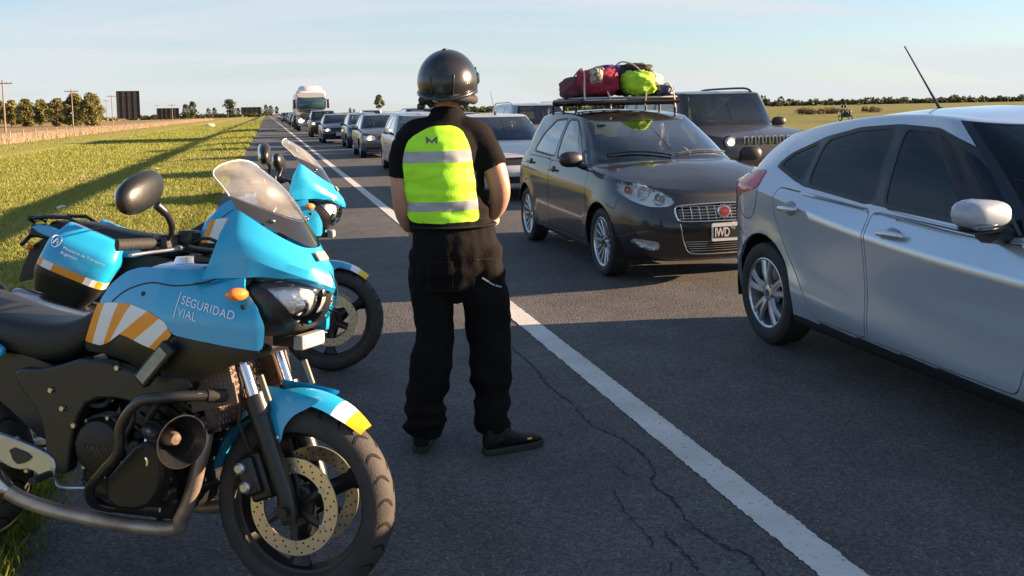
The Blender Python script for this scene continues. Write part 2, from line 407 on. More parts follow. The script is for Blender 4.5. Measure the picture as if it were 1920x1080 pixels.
def edge_x(y):                                   # broken edge of the paved shoulder
    return -.92+.05*noise.noise((y*.45, 7.7, 0))+.035*noise.noise((y*2.2, 1.7, 0))
mb = MB(); yy = [-20, -6]+[.15*i for i in range(-10, 260)]+[40+i for i in range(60)]+[100+20*i for i in range(60)]+[1500, 2500]
v = []
for y in yy: v += [(edge_x(y)+.03, y, -.03), (edge_x(y), y, .0), (10.3, y, .0), (10.32, y, -.05)]
mb.add(v, [(4*i+k, 4*i+k+1, 4*i+k+5, 4*i+k+4) for i in range(len(yy)-1) for k in range(3)])
ASPH = mat_asphalt()
road = structure(mb.build('road', ASPH, ang=30))
def mat_paint():
    m = bpy.data.materials.new('worn white road paint'); m.use_nodes = True
    n = m.node_tree.nodes; l = m.node_tree.links; b = n['Principled BSDF']; b.inputs['Roughness'].default_value = .7
    g = n.new('ShaderNodeNewGeometry')
    q = n.new('ShaderNodeTexNoise'); q.inputs['Scale'].default_value = 38; q.inputs['Detail'].default_value = 6; q.inputs['Roughness'].default_value = .7; l.new(g.outputs['Position'], q.inputs['Vector'])
    r = n.new('ShaderNodeValToRGB'); e = r.color_ramp.elements; e[0].position = .30; e[0].color = (.13, .13, .13, 1); e[1].position = .42; e[1].color = (.62, .62, .60, 1); l.new(q.outputs['Fac'], r.inputs[0])
    q2 = n.new('ShaderNodeTexNoise'); q2.inputs['Scale'].default_value = 3; q2.inputs['Detail'].default_value = 5; l.new(g.outputs['Position'], q2.inputs['Vector'])
    r2 = n.new('ShaderNodeValToRGB'); r2.color_ramp.elements[0].position = .3; r2.color_ramp.elements[0].color = (.78, .78, .76, 1); r2.color_ramp.elements[1].position = .7; l.new(q2.outputs['Fac'], r2.inputs[0])
    x = n.new('ShaderNodeMix'); x.data_type = 'RGBA'; x.blend_type = 'MULTIPLY'; x.inputs['Factor'].default_value = 1; l.new(r.outputs[0], x.inputs['A']); l.new(r2.outputs[0], x.inputs['B']); l.new(x.outputs['Result'], b.inputs['Base Color'])
    u = n.new('ShaderNodeBump'); u.inputs['Strength'].default_value = .4; u.inputs['Distance'].default_value = .004; l.new(q.outputs['Fac'], u.inputs['Height']); l.new(u.outputs[0], b.inputs['Normal'])
    return m
mb = MB(); rnd = random.Random(3); v = []; yy = [-10]+[1.5+.014*i for i in range(760)]+[12.2+.3*i for i in range(180)]+[70+10*i for i in range(60)]+[900, 1500]
for y in yy:
    k = .007 if y < 12 else 0
    v += [(1.665+rnd.uniform(-k, k)*.7+.006*noise.noise((y*9, 0, 0)), y, .004), (1.815+rnd.uniform(-k, k)*.7+.006*noise.noise((y*9, 9, 0)), y, .004)]
mb.add(v, [(2*i, 2*i+1, 2*i+3, 2*i+2) for i in range(len(yy)-1)])
PAINT = mat_paint()
mb.build('edge_line', PAINT, road, ang=180)
mb = MB(); v = []
for y in [-10, 1500]: v += [(9.05, y, .004), (9.18, y, .004)]
mb.add(v, [(0, 1, 3, 2)]); mb.build('edge_line', PAINT, road)
# ---- cracks in the shoulder, traced on the ground
CRK = mat('crack filling', (.018, .018, .019), .95)
def crack(pts, w0):
    rr = random.Random(len(pts)); P = [ground_at(900+p[0]/2, 540+p[1]/2) for p in pts]; Q = []
    for a, b in zip(P, P[1:]):
        nseg = max(2, int((b-a).length/.02))
        for k in range(nseg): Q.append(a.lerp(b, k/nseg)+Vector((rr.uniform(-.010, .010), rr.uniform(-.010, .010), .003)))
    return [q for q in Q], [w0*rr.choice((.25, .5, .8, 1.1, 1.7)) for q in Q]
for pts, w0 in (([(100, 205), (130, 235), (180, 275), (215, 310), (250, 360), (310, 410), (340, 425), (365, 455), (420, 520), (490, 545), (540, 570), (585, 600), (640, 650), (652, 690), (640, 730), (690, 770), (740, 805), (755, 850), (800, 900), (860, 940), (920, 975), (990, 995), (1040, 1040), (1070, 1090), (1090, 1150)], .0085),
                ([(520, 655), (524, 680), (532, 695), (575, 707), (640, 722)], .004),
                ([(500, 760), (520, 790), (545, 845), (600, 900), (640, 950), (655, 985)], .0045),
                ([(690, 915), (715, 945), (750, 975), (790, 1030), (830, 1075), (850, 1120)], .006),
                ([(725, 1030), (705, 1070), (690, 1110)], .005), ([(120, 385), (150, 383), (180, 376)], .006), ([(60, 90), (90, 60), (120, 20), (160, -10)], .006)):
    Q, W = crack(pts, w0); mb = MB(); mb.ribbon(Q, Vector((0, 0, 1)), W); mb.build('crack', CRK, road)
# ================================================================ cars
RUB = mat('tyre rubber', (.022, .022, .023), .75, var=.3, vscale=20, bump=.25, bscale=120)
TRIM = mat('black plastic trim', (.018, .018, .02), .45, bump=.1, bscale=200)
GLOSSB = mat('gloss black frit', (.01, .01, .012), .08, coat=.5)
UNDER = mat('underbody', (.01, .01, .01), .95)
CHROME = mat('chrome', (.75, .75, .76), .12, 1.0)
ALLOY = mat('alloy wheel silver', (.56, .58, .60), .28, .85, var=.12, vscale=18)
DISC = mat('brake disc steel', (.3, .28, .26), .4, .9)
GLS = glass('car window glass', (.42, .47, .46), .015, 1.5, 2.0, .03, (.3, .28, .25))
GLT = glass('tinted window glass', (.02, .026, .034), .02, 1.5, 1.0)
LENS = glass('lamp lens', (.9, .92, .93), .03, 1.5, 1.6)
REFL = mat('lamp reflector', (.82, .82, .82), .3, .55, bump=.5, bscale=45)
REDL = mat('red tail lamp', (.42, .012, .016), .12, coat=1.0)
AMBER = mat('amber lens', (.85, .22, .02), .15, coat=1.0)
HLON = mat('lit headlamp', (1, 1, 1), .3, emit=(1, .72, .42), estr=1.3)
HLOW = mat('lit headlamp white', (1, 1, 1), .3, emit=(.9, .96, 1), estr=3.0)
HLBUS = mat('lit truck headlamp', (1, 1, 1), .3, emit=(1, .95, .85), estr=5.0)
SEATM = mat('grey seat cloth', (.05, .05, .055), .9)
PLATEB = mat('number plate black', (.012, .012, .014), .4)
PLATEW = mat('number plate white', (.72, .72, .70), .4, var=.15, vscale=15)
def paint(name, c, metal=.0, rough=.35, coat=1.0, dust=0.12): return mat('car paint '+name, c, rough, metal, coat, croff=.04, dust=dust)

def outline(xf, xr, wd, af, nf, ar, nr, N):
    def quarter(n, k):
        p = []
        for i in range(121):
            t = PI/2*i/120; p.append((math.cos(t)**(2/n), math.sin(t)**(2/n)))
        return p
    def resamp(p, k):
        d = [0]
        for a, b in zip(p, p[1:]): d.append(d[-1]+math.hypot(b[0]-a[0], b[1]-a[1]))
        out = []; j = 0
        for i in range(k+1):
            s = d[-1]*i/k
            while j < len(d)-2 and d[j+1] < s: j += 1
            t = (s-d[j])/max(1e-9, d[j+1]-d[j]); out.append((p[j][0]+(p[j+1][0]-p[j][0])*t, p[j][1]+(p[j+1][1]-p[j][1])*t))
        return out
    fr = resamp([(xf+af*(1-c), wd*s) for c, s in quarter(nf, 0)], N[0])
    a, b = xf+af, xr-ar
    sd = [(a+(b-a)*i/N[1], wd) for i in range(1, N[1])]
    rr = resamp([(xr-ar*(1-c), wd*s) for c, s in quarter(nr, 0)], N[2])[::-1]
    return fr+sd+rr
class Shell: pass
def car_shell(P, N=(14, 40, 12), dens=1.0):
    L = P['L']; zb = smtab(P['zb']); sh = smtab(P['sh']); plan = smtab(P['plan']) if 'plan' in P else [(0, 1), (L, 1)]
    rings = []; sharp = []; nsub = []
    fa, fn, ra, rn = P['front']+P['rear']
    def mk(xf, xr, wd, zf, fa=fa, fn=fn, ra=ra, rn=rn, usepl=True):
        o = outline(xf, xr, wd, fa, fn, ra, rn, N)
        return [Vector((x, y*(interp(plan, x) if usepl else 1), zf(x))) for x, y in o]
    for q in P['low']:
        zf = q[0]
        fn_ = (lambda x, k=zf: interp(zb, x)+(interp(sh, x)-interp(zb, x))*k) if isinstance(zf, (int, float)) else (lambda x, t=smtab(zf): interp(t, x))
        rings.append(mk(q[1], L-q[2], q[3], fn_)); sharp.append(len(q) > 4 and q[4])
    nlow = len(rings); nsub += [max(2, int(5*dens))]*(nlow-1)
    b = P['base']; bz = smtab(b['z'])
    base = mk(b['xf'], b['xr'], b['w'], lambda x: interp(bz, x), *b.get('front', (fa, fn)), *b.get('rear', (ra, rn)))
    S = rings[-1]
    NU = len(base); nfr = N[0]
    ch = P.get('hoodcrown', .05); cr = P.get('deckcrown', .02)
    for t in P.get('hoodt', (.06, .3, .65, .93)):
        r = []
        for i in range(NU):
            p = S[i].lerp(base[i], t); k = 1-i/(NU-1)
            c = ch*max(0, 1-i/(nfr*1.25)) + cr*max(0, 1-(NU-1-i)/(N[2]*1.1))
            p.z += c*4*t*(1-t) if t > .06 else c*.35
            r.append(p)
        rings.append(r); sharp.append(False)
    rings.append(base); sharp.append(True); ibase = len(rings)-1
    nsub += [2, max(2, int(6*dens)), max(2, int(6*dens)), max(2, int(4*dens)), 2]
    rf = P['roof']; rz = smtab(rf['z'])
    top = mk(rf['xf'], rf['xr'], rf['w'], lambda x: interp(rz, x), *rf['front'], *rf['rear'])
    g = P.get('gbulge', .018); midr = []
    for i in range(NU):
        p = base[i].lerp(top[i], .5); d = (top[i]-base[i]); nrm = Vector((0, 1, 0)) if nfr < i < NU-N[2] else (Vector((-1, .3, .6)) if i <= nfr else Vector((1, .3, .5)))
        midr.append(p+nrm.normalized()*g)
    rings += [midr, top]; sharp += [False, False]; itop = len(rings)-1
    nsub += [max(3, int(8*dens)), max(3, int(8*dens))]
    x0, x1 = rf['xf']+.18, rf['xr']-.18; cw = rf.get('crown', .03)
    arc = [0]
    for a, c in zip(top, top[1:]): arc.append(arc[-1]+(c-a).length)
    for t in (.12, .5, 1.0):
        rings.append([top[i].lerp(Vector((x0+(x1-x0)*arc[i]/arc[-1], 0, 0)), t)*1 for i in range(NU)])
        for i in range(NU): rings[-1][i].z = interp(rz, rings[-1][i].x)*t+top[i].z*(1-t)+cw*(1-(1-t)**2)
        sharp.append(False)
    nsub += [2, 4, 4]
    # hermite across the rings
    rows = []; band = []
    n = len(rings)
    for i in range(n-1):
        for s in range(nsub[i]):
            t = s/nsub[i]; row = []
            for j in range(NU):
                d1 = rings[i+1][j]-rings[i][j]
                def tang(k, side):
                    if k <= 0 or k >= n-1 or sharp[k]: return d1
                    a = rings[k][j]-rings[k-1][j]; c = rings[k+1][j]-rings[k][j]; m_ = (a+c)*.5; q = 1.4*min(a.length, c.length)
                    return m_*(q/m_.length) if m_.length > q and m_.length > 1e-9 else m_
                m0 = tang(i, 1); m1 = tang(i+1, 0)
                h00 = 2*t**3-3*t*t+1; h10 = t**3-2*t*t+t; h01 = -2*t**3+3*t*t; h11 = t**3-t*t
                row.append(rings[i][j]*h00+m0*h10+rings[i+1][j]*h01+m1*h11)
            rows.append(row); band.append(i)
    rows.append(rings[-1])
    for row in rows:
        for p in row:
            for wx in P['wheels']:
                d = math.hypot(p.x-wx, p.z-P['wr'])
                if p.y > .5 and p.z < .95: p.y += P.get('flare', .014)*math.exp(-((d-P['arch'])/.07)**2)
    bm = bmesh.new(); lb = bm.faces.layers.int.new('band'); lu = bm.faces.layers.int.new('u'); ls = bm.faces.layers.int.new('row')
    V = [[bm.verts.new(p) for p in row] for row in rows]
    for i in range(len(rows)-1):
        for j in range(NU-1):
            try: f = bm.faces.new((V[i][j], V[i][j+1], V[i+1][j+1], V[i+1][j]))
            except ValueError: continue
            f[lb] = band[i]; f[lu] = j; f[ls] = i
    bmesh.ops.recalc_face_normals(bm, faces=bm.faces)
    bm.normal_update()
    if sum(f.normal.y for f in bm.faces if f.calc_center_median().y > P['low'][-1][3]*.8) < 0:
        bmesh.ops.reverse_faces(bm, faces=bm.faces); bm.normal_update()
    s = Shell(); s.bm = bm; s.lb = lb; s.lu = lu; s.ls = ls; s.ibase = ibase; s.itop = itop; s.nlow = nlow; s.nfr = nfr; s.NU = NU; s.N = N
    s.bvh = BVHTree.FromBMesh(bm)
    s.glass_rows = [i for i in range(len(band)) if ibase <= band[i] < itop]
    return s
def hit_side(s, x, z):
    r = s.bvh.ray_cast(Vector((x, 2, z)), Vector((0, -1, 0))); return (r[0], r[1]) if r[0] else (Vector((x, .8, z)), Vector((0, 1, 0)))
def hit_front(s, y, z, back=False, L=4):
    a = abs(y)
    r = s.bvh.ray_cast(Vector((L+2, max(a, .002), z)) if back else Vector((-2, max(a, .002), z)), Vector((-1 if back else 1, 0, 0)))
    if not r[0]: return Vector((L if back else 0, y, z)), Vector((1 if back else -1, 0, 0))
    p, n = r[0].copy(), r[1].copy(); p.y = y
    if y < 0: n.y *= -1
    return p, n
def make_wheel(Rt, Rr, wd, style, parent, loc, side=1, hub=None):
    """one wheel: tyre and rim with its own spokes; axis along y, outside face towards +y*side"""
    w_ = bpy.data.objects.new('wheel', None); COL.objects.link(w_); w_.parent = parent; w_.location = loc; w_.empty_display_size = .1
    if side < 0: w_.rotation_euler = (0, 0, PI)
    h = wd/2; t = MB()
    t.lathe([(Rr-.005, -h*.8), (Rr+.012, -h*.92), (Rr+(Rt-Rr)*.5, -h), (Rt-.03, -h*.97), (Rt-.008, -h*.83), (Rt, -h*.6), (Rt, h*.6), (Rt-.008, h*.83), (Rt-.03, h*.97), (Rr+(Rt-Rr)*.5, h), (Rr+.012, h*.92), (Rr-.005, h*.8), (Rr-.02, 0)], n=40, closed=True)
    t.build('tyre', RUB, w_, ang=35)
    r = MB()
    r.lathe([(Rr-.0, h*.72), (Rr+.008, h*.82), (Rr-.004, h*.86), (Rr-.016, h*.78), (Rr-.02, h*.5), (Rr-.035, -h*.6), (Rr-.06, -h*.7)], n=40)
    zf = h*.55
    if style == 'five':
        for k in range(5):
            a0 = 2*PI*k/5+.3
            for da in (-.17, .17):
                p0 = (.055, a0+da*.9); p1 = (Rr-.015, a0+da*1.25)
                a = Vector((math.cos(p0[1])*p0[0], zf, math.sin(p0[1])*p0[0])); b_ = Vector((math.cos(p1[1])*p1[0], zf+.012, math.sin(p1[1])*p1[0]))
                r.tube([a, a.lerp(b_, .5)+Vector((0, .012, 0)), b_], [.026, .020, .024], 6, flat=.75, upv=(0, 1, 0))
        r.lathe([(.0, zf+.018), (.03, zf+.018), (.065, zf+.008), (.08, zf-.03)], n=24)
        nb = 5
    elif style == 'multi':
        for k in range(15):
            a0 = 2*PI*k/15
            a = Vector((math.cos(a0)*.04, zf-.01, math.sin(a0)*.04)); b_ = Vector((math.cos(a0)*(Rr-.012), zf+.01, math.sin(a0)*(Rr-.012)))
            r.tube([a, b_], [.0085, .016], 6, flat=.7, upv=(0, 1, 0))
        r.lathe([(.0, zf+.012), (.04, zf+.01), (.06, zf-.02)], n=20); nb = 4
    else:
        for k in range(7):
            a0 = 2*PI*k/7
            a = Vector((math.cos(a0)*.04, zf-.005, math.sin(a0)*.04)); b_ = Vector((math.cos(a0)*(Rr-.012), zf, math.sin(a0)*(Rr-.012)))
            r.tube([a, b_], [.02, .03], 6, flat=.5, upv=(0, 1, 0))
        r.lathe([(.0, zf+.015), (.04, zf+.01), (.07, zf-.02)], n=16); nb = 0
    rim = r.build('rim', ALLOY if style != 'plain' else mat('steel hubcap', (.35, .36, .38), .4, .6), w_, ang=40)
    if nb:
        for k in range(nb):
            a0 = 2*PI*k/nb+.9; b_ = MB()
            b_.lathe([(.009, 0), (.009, .012), (0, .014)], (math.cos(a0)*.052, zf+.002, math.sin(a0)*.052), (0, 1, 0), 8)
            b_.build('wheel_bolt', TRIM, w_)
        MB().lathe([(.022, .0), (.022, .006), (.0, .007)], (0, zf+.014, 0), (0, 1, 0), 20).build('hub_cap', hub or TRIM, w_)
    d = MB(); d.lathe([(Rr*.35, -.005), (Rr*.72, -.005), (Rr*.72, .012), (Rr*.35, .012)], n=28, closed=True); d.build('brake_disc', DISC, w_)
    b_ = MB(); b_.lathe([(.0, -h*.3), (Rr-.03, -h*.35)], n=24); b_.build('wheel_back', UNDER, w_)
    return w_
def num_plate(parent, s, text, z, back=False, L=4, yc=0.):
    p, n = hit_front(s, .01, z, back, L)
    o = bpy.data.objects.new('number_plate', None); COL.objects.link(o); o.parent = parent; o.location = (p.x+(-.02 if not back else .02), yc, z); o.empty_display_size = .05
    rz = -PI/2 if not back else PI/2
    o.rotation_euler = (PI/2, 0, rz)                # local x to the reader's right, y up, z to the reader
    a = MB(); a.prism(rnd_poly([(-.16, -.075), (.16, -.075), (.16, .075), (-.16, .075)], .015), (0, 0, -.006), (1, 0, 0), (0, 1, 0), .012); a.build('plate_frame', PLATEW, o)
    a = MB(); a.box((0, 0, .0075), (.292, .092, .003)); a.build('plate_field', PLATEB if text.strip() else mat('dull plate field', (.30, .30, .30), .5), o, smooth=False)
    if text.strip():
        v, f = textmesh(text, .105, .0012, True, 'LEFT', .95)
        a = MB(); a.add([(x*.66-.138, y-.036, z_+.0105) for x, y, z_ in v], f); a.build('plate_text', PLATEW, o, smooth=False)
    return o
def build_car(P, paintm, loc, label, cat='car', group=None, detail=1, glassm=None, name='car', interior=False, text=None, lit=None, wheels='plain', N=(14, 40, 12), dens=1.0, mirrorm=None):
    """car local axes: x from the nose to the tail, +y its right side, z up; it stands facing the camera side of the road"""
    root = thing(name, loc, PI/2, label, cat, group)
    s = car_shell(P, N, dens); bm = s.bm; L = P['L']; glassm = glassm or GLS
    lb, lu, ls = s.lb, s.lu, s.ls
    g0, g1 = s.glass_rows[0], s.glass_rows[-1]
    X, Y, Z = (1, 0, 0), (0, 1, 0), (0, 0, 1)
    sidef = lambda f: f.normal.y > .25
    frontf = lambda f: f.normal.x < -.25
    def both(mb, nm, mt, parts=True, ang=40, **k):
        o = mb.build(nm, mt, root, ang=ang, **k); o2 = mb.flipped().build(nm, mt, root, ang=ang, **k); return o, o2
    # wheel arches
    for wx in P['wheels']:
        A = P['arch']; NA = 36 if detail > 1 else 22; po = [(wx+A*math.cos(t), P['wr']+.01+A*math.sin(t)) for t in (2*PI*k/NA for k in range(NA))]
        q = cutpoly(bm, po, X, Z, lambda f: f.normal.y > .15 and f.calc_center_median().y > .4)
        bmesh.ops.delete(bm, geom=q, context='FACES')
        m_ = MB(); ym = P['low'][2][3]
        rr = [[Vector((wx+(A+.012)*math.cos(t), y, max(.1, P['wr']+.01+(A+.012)*math.sin(t)))) for t in (PI*1.15*k/20-.075*PI for k in range(21))] for y in (ym-.04, ym-.34)]
        m_.loft(rr, False, False); m_.add(rr[1], [tuple(range(21))])
        both(m_, 'wheel_well', UNDER)
    # windscreen and rear window follow the shell's own rows
    fw = [f for f in bm.faces if g0 <= f[ls] <= g1 and f[lu] < s.nfr-P.get('wsin', 3)]
    frit = set(f for f in fw if f[ls] <= g0+1 or f[ls] >= g1 or f[lu] >= s.nfr-P.get('wsin', 3)-1)
    if P.get('vanback'): rw = []
    else: rw = [f for f in bm.faces if g0+2 <= f[ls] <= g1 and f[lu] > s.NU-2-s.N[2]+P.get('rwin', 3)]
    fz = list(frit); fg = [f for f in fw if f not in frit]
    mw = take(bm, fg, -.004, .01); mw.mirror()
    mf = take(bm, fz, -.002, .012); mf.mirror()
    ws = mw.build('windscreen', glassm if not P.get('clearws') else GLS, root, ang=60, weld=True); mf.build('windscreen_border', GLOSSB, ws, ang=60, weld=True)
    if rw: mr = take(bm, rw, -.004, .012); mr.mirror(); mr.build('rear_window', glassm, root, ang=60, weld=True)
    # side windows with rubber surround
    wins = []; dlo = []
    if 'dlo' in P:
        po = rnd_poly(P['dlo'], .04); upf = lambda f: f.normal.y > .25 and f.calc_center_median().z > .8
        cutpoly(bm, po, X, Z, upf); dlo = po
    for po in P['windows']:
        po = rnd_poly(po, .05, 4 if detail > 1 else 2); ou = inset(po, -.022)
        up = lambda f: f.normal.y > .25 and f.calc_center_median().z > .8
        if detail > 1: cutpoly(bm, ou, X, Z, up)
        gi = cutpoly(bm, po, X, Z, up); S = set(gi)
        ring = [] if detail < 2 else [f for f in bm.faces if f not in S and up(f) and pip((f.calc_center_median().x, f.calc_center_median().z), ou)]
        a = take(bm, gi, -.005, .012); c = take(bm, ring, -.0015, .012)
        wins.append((a, c))
    if dlo:
        q = [f for f in bm.faces if upf(f) and pip((f.calc_center_median().x, f.calc_center_median().z), dlo)]
        while q:                                                    # each connected piece of the pillar trim by itself
            st = [q[0]]; seen = {q[0]}; qs = set(q)
            while st:
                c_ = st.pop()
                for e in c_.edges:
                    for g_ in e.link_faces:
                        if g_ in qs and g_ not in seen: seen.add(g_); st.append(g_)
            q = [f for f in q if f not in seen]
            both(take(bm, list(seen), -.0015, .012), 'window_surround', GLOSSB, ang=60)
            q = [f for f in q if f.is_valid]
    for a, c in wins:
        o, o2 = both(a, 'side_window', glassm, ang=60)
        if c.f: c.build('window_rubber', TRIM, o, ang=60); c.flipped().build('window_rubber', TRIM, o2, ang=60)
    # lamps cut from the corners
    lampo = []
    for nm, po, view, mt in P.get('lamps', []):
        po = rnd_poly(po, .04, 3 if detail > 1 else 1)
        if view == 'f': q = cutpoly(bm, po, Y, Z, lambda f: f.normal.x < -.12 and f.calc_center_median().x < 1.2)
        elif view == 's': q = cutpoly(bm, po, X, Z, lambda f: f.normal.y > .05)
        else: q = cutpoly(bm, po, Y, Z, lambda f: f.normal.x > .1 and f.calc_center_median().x > L-1)
        if not q: continue
        if mt == 'lens':
            c = take(bm, q, -.045, 0, delete=False); ou, o2 = both(take(bm, q, .003, .05), nm, LENS, ang=60)
            c.build('reflector', REFL, ou, ang=60); c.flipped().build('reflector', REFL, o2, ang=60)
            lampo.append((ou, o2, po, view))
        else: both(take(bm, q, .006, .012), nm, mt, ang=60)
    for nm, po, view, mt in P.get('insets', []):                        # grilles and dark openings: sunk into the bumper, across the centre
        po = rnd_poly(po, .03, 3 if detail > 1 else 1)
        if view == 's': q = cutpoly(bm, po, X, Z, sidef); both(take(bm, q, -.006, .01), nm, mt, ang=60); continue
        q = cutpoly(bm, po, Y, Z, lambda f: f.normal.x < -.2 and f.calc_center_median().x < 1) if view == 'f' else cutpoly(bm, po, Y, Z, lambda f: f.normal.x > .2 and f.calc_center_median().x > L-1)
        if q:
            a = take(bm, q, -.03, 0); a.mirror(); a.build(nm, mt, root, ang=60, weld=True)
    # doors with real shut lines
    doors = []
    for po, hx, hz in P.get('doors', []):
        po = rnd_poly(po, .05); inn = inset(po, .0065); sf = lambda f: f.normal.y > .1
        cutpoly(bm, po, X, Z, sf); gi = cutpoly(bm, inn, X, Z, sf); S = set(gi)
        gap = [f for f in bm.faces if f not in S and sf(f) and pip((f.calc_center_median().x, f.calc_center_median().z), po)]
        bmesh.ops.delete(bm, geom=gap, context='FACES')
        a = take(bm, [f for f in gi if f.is_valid], 0, .02)
        o, o2 = both(a, 'door', paintm, ang=35)
        p, n_ = hit_side(s, hx, hz)
        hm = MB(); d = Vector((1, 0, P.get('hslope', .0))).normalized()
        hm.tube([p+d*-.095+n_*.012, p+d*-.085+n_*.028, p+n_*.036, p+d*.085+n_*.028, p+d*.095+n_*.010], [.012, .015, .016, .015, .012], 10, flat=.75, upv=n_)
        cup = MB(); cup.ell(p+n_*-.004, (.062, .012, .045), n=20, k=8)
        for oo, fl in ((o, 0), (o2, 1)):
            (hm.flipped() if fl else hm).build('handle', P.get('handlem', paintm), oo); (cup.flipped() if fl else cup).build('handle_cup', P.get('cupm', TRIM), oo)
    # what is left is the body
    bm.normal_update()
    S = set(bm.faces); mb = MB(); idx = {x: i for i, x in enumerate(bm.verts)}
    mb.add([x.co for x in bm.verts], [tuple(idx[x] for x in f.verts) for f in bm.faces])
    if detail: addskirt(mb, S, .02)
    # lower trim: faces close to the ground are unpainted plastic
    zt = P.get('trimz', .0)
    if zt: mb.m = [1 if sum(mb.v[i][2] for i in f)/len(f) < (interp(zt, sum(mb.v[i][0] for i in f)/len(f)) if isinstance(zt, list) else zt) else 0 for f in mb.f]
    mb.mirror(); body = mb.build('body', [paintm, TRIM] if zt else paintm, root, ang=35, weld=True)
    fl = MB(); w_ = P['low'][0][3]
    fl.box((L/2, 0, .235), (L-.5, 2*w_-.5, .05)); fl.box((L/2, 0, .30), (P['wheels'][1]-P['wheels'][0]-2*P['arch']-.02, 2*w_-.06, .14)); fl.build('floor_pan', UNDER, root)
    # wheels
    for wx in P['wheels']:
        for sd in (1, -1): make_wheel(P['wr'], P['rr'], .2, wheels, root, (wx, sd*(P['tyre_y']-.1), P['wr']), sd, P.get('hubm'))
    # mirrors
    if 'mirror' in P:
        mx, my, mz = P['mirror']; m_ = MB()
        m_.ell((mx, my, mz), (.075, .115, .075), rot('Z', .12), 18, 12, e=.8); 
        m2 = MB(); m2.tube([(mx+.07, my-.17, mz-.09), (mx+.045, my-.09, mz-.06), (mx+.02, my-.02, mz-.03)], [.03, .024, .03], 8)
        for fl_ in (0, 1):
            o = (m_.flipped() if fl_ else m_).build('mirror', mirrorm or TRIM, root, ang=180); (m2.flipped() if fl_ else m2).build('mirror_arm', TRIM, o)
            if detail > 1:
                g_ = MB(); g_.ell((mx+.055, my, mz), (.028, .098, .06), rot('Z', .12), 16, 8, e=.8); (g_.flipped() if fl_ else g_).build('mirror_glass', CHROME, o)
    if lit:
        for (a, b_, po, view) in lampo[:1]:
            cy_ = sum(p[0] for p in po)/len(po); cz = sum(p[1] for p in po)/len(po)
            for sg, oo in ((1, a), (-1, b_)):
                p, n_ = hit_front(s, cy_*sg if view == 'f' else sg*.6, cz)
                l_ = MB(); l_.ell(p-n_*.02, (.04, .055, .05)); l_.build('bulb', lit, oo)
    if text: num_plate(root, s, text, P.get('plz', .46), False, L, P.get('ply', 0))
    if interior:
        d = MB(); bx, bz_ = P['base']['xf'], interp(P['base']['z'], P['base']['xf'])
        d.box((bx+.55, 0, bz_-.12), (.45, 1.25, .16)); d.build('dashboard', TRIM, root, bevel=.04)
        for sy in (.36, -.36):
            q = MB(); q.box((bx+1.55, sy, .95), (.14, .46, .55), rot('Y', .25)); q.box((bx+1.25, sy, .62), (.5, .48, .16)); q.box((bx+1.66, sy, 1.27), (.09, .25, .17), rot('Y', .2))
            q.build('seat', SEATM, root, bevel=.05)
        q = MB(); q.box((bx+2.35, 0, .92), (.14, 1.2, .5), rot('Y', .3)); q.box((bx+2.1, 0, .62), (.5, 1.2, .16)); q.build('rear_seat', SEATM, root, bevel=.05)
        c = Vector((bx+.92, -.36, .93)); a = [c+Vector((.07*math.sin(t)*-1, .185*math.cos(t), .17*math.sin(t))) for t in (2*PI*k/24 for k in range(25))]
        q = MB(); q.tube(a, .014, 8); q.tube([c+Vector((0, .17, 0)), c, c+Vector((0, -.17, 0))], .012, 6); q.tube([c, c+Vector((-.3, 0, -.1))], .03, 8); q.build('steering_wheel', TRIM, root)
    root['_'] = 0; del root['_']
    bm.free()
    return root, s
# ---------------------------------------------------------------- shapes of the cars
HATCH_F = dict(L=4.03, zb=[(0, .21), (.5, .19), (3.6, .21), (4.03, .26)],
    sh=[(0, .735), (.3, .82), (.7, .895), (1.2, .93), (1.5, .945), (2.35, .98), (3.2, 1.01), (4.03, 1.0)],
    plan=[(0, 1), (.6, .985), (1.3, 1), (2.8, 1), (3.6, .975), (4.03, .96)], front=(.78, 2.5), rear=(.55, 3.0),
    low=[(0., .17, .12, .77), (.06, .07, .06, .81), (.3, .02, .02, .838), (.55, .0, .0, .843), (.80, .04, .02, .835), (1., .12, .10, .79)],
    base=dict(xf=.93, xr=3.92, w=.752, z=[(.9, 1.025), (1.3, .975), (1.6, .965), (2.35, 1.0), (3.2, 1.03), (4, 1.02)], front=(.62, 2.4), rear=(.45, 3)),
    roof=dict(xf=1.76, xr=3.72, w=.56, z=[(1.7, 1.365), (1.95, 1.405), (2.3, 1.437), (2.7, 1.455), (3.1, 1.452), (3.72, 1.40)], front=(.35, 3.0), rear=(.35, 3), crown=.035),
    hoodcrown=.06, wheels=(.80, 3.31), wr=.308, rr=.222, arch=.352, tyre_y=.825, mirror=(1.30, .93, 1.03),
    dlo=[(1.47, .955), (2.38, .995), (3.27, 1.03), (3.08, 1.23), (2.80, 1.395), (2.40, 1.41), (2.10, 1.40), (1.83, 1.26)],
    windows=[[(1.50, .975), (2.33, 1.012), (2.36, 1.385), (2.12, 1.38), (1.85, 1.24)], [(2.43, 1.018), (3.22, 1.05), (3.05, 1.22), (2.78, 1.375), (2.43, 1.39)], [(1.17, .965), (1.44, .975), (1.60, 1.09)]],
    doors=[([(1.18, .93), (1.16, .55), (1.22, .265), (2.36, .265), (2.375, .6), (2.385, .985)], 2.24, .875), ([(2.40, .985), (2.39, .6), (2.375, .265), (2.85, .265), (3.02, .52), (3.20, .75), (3.27, 1.0)], 3.14, .915)])
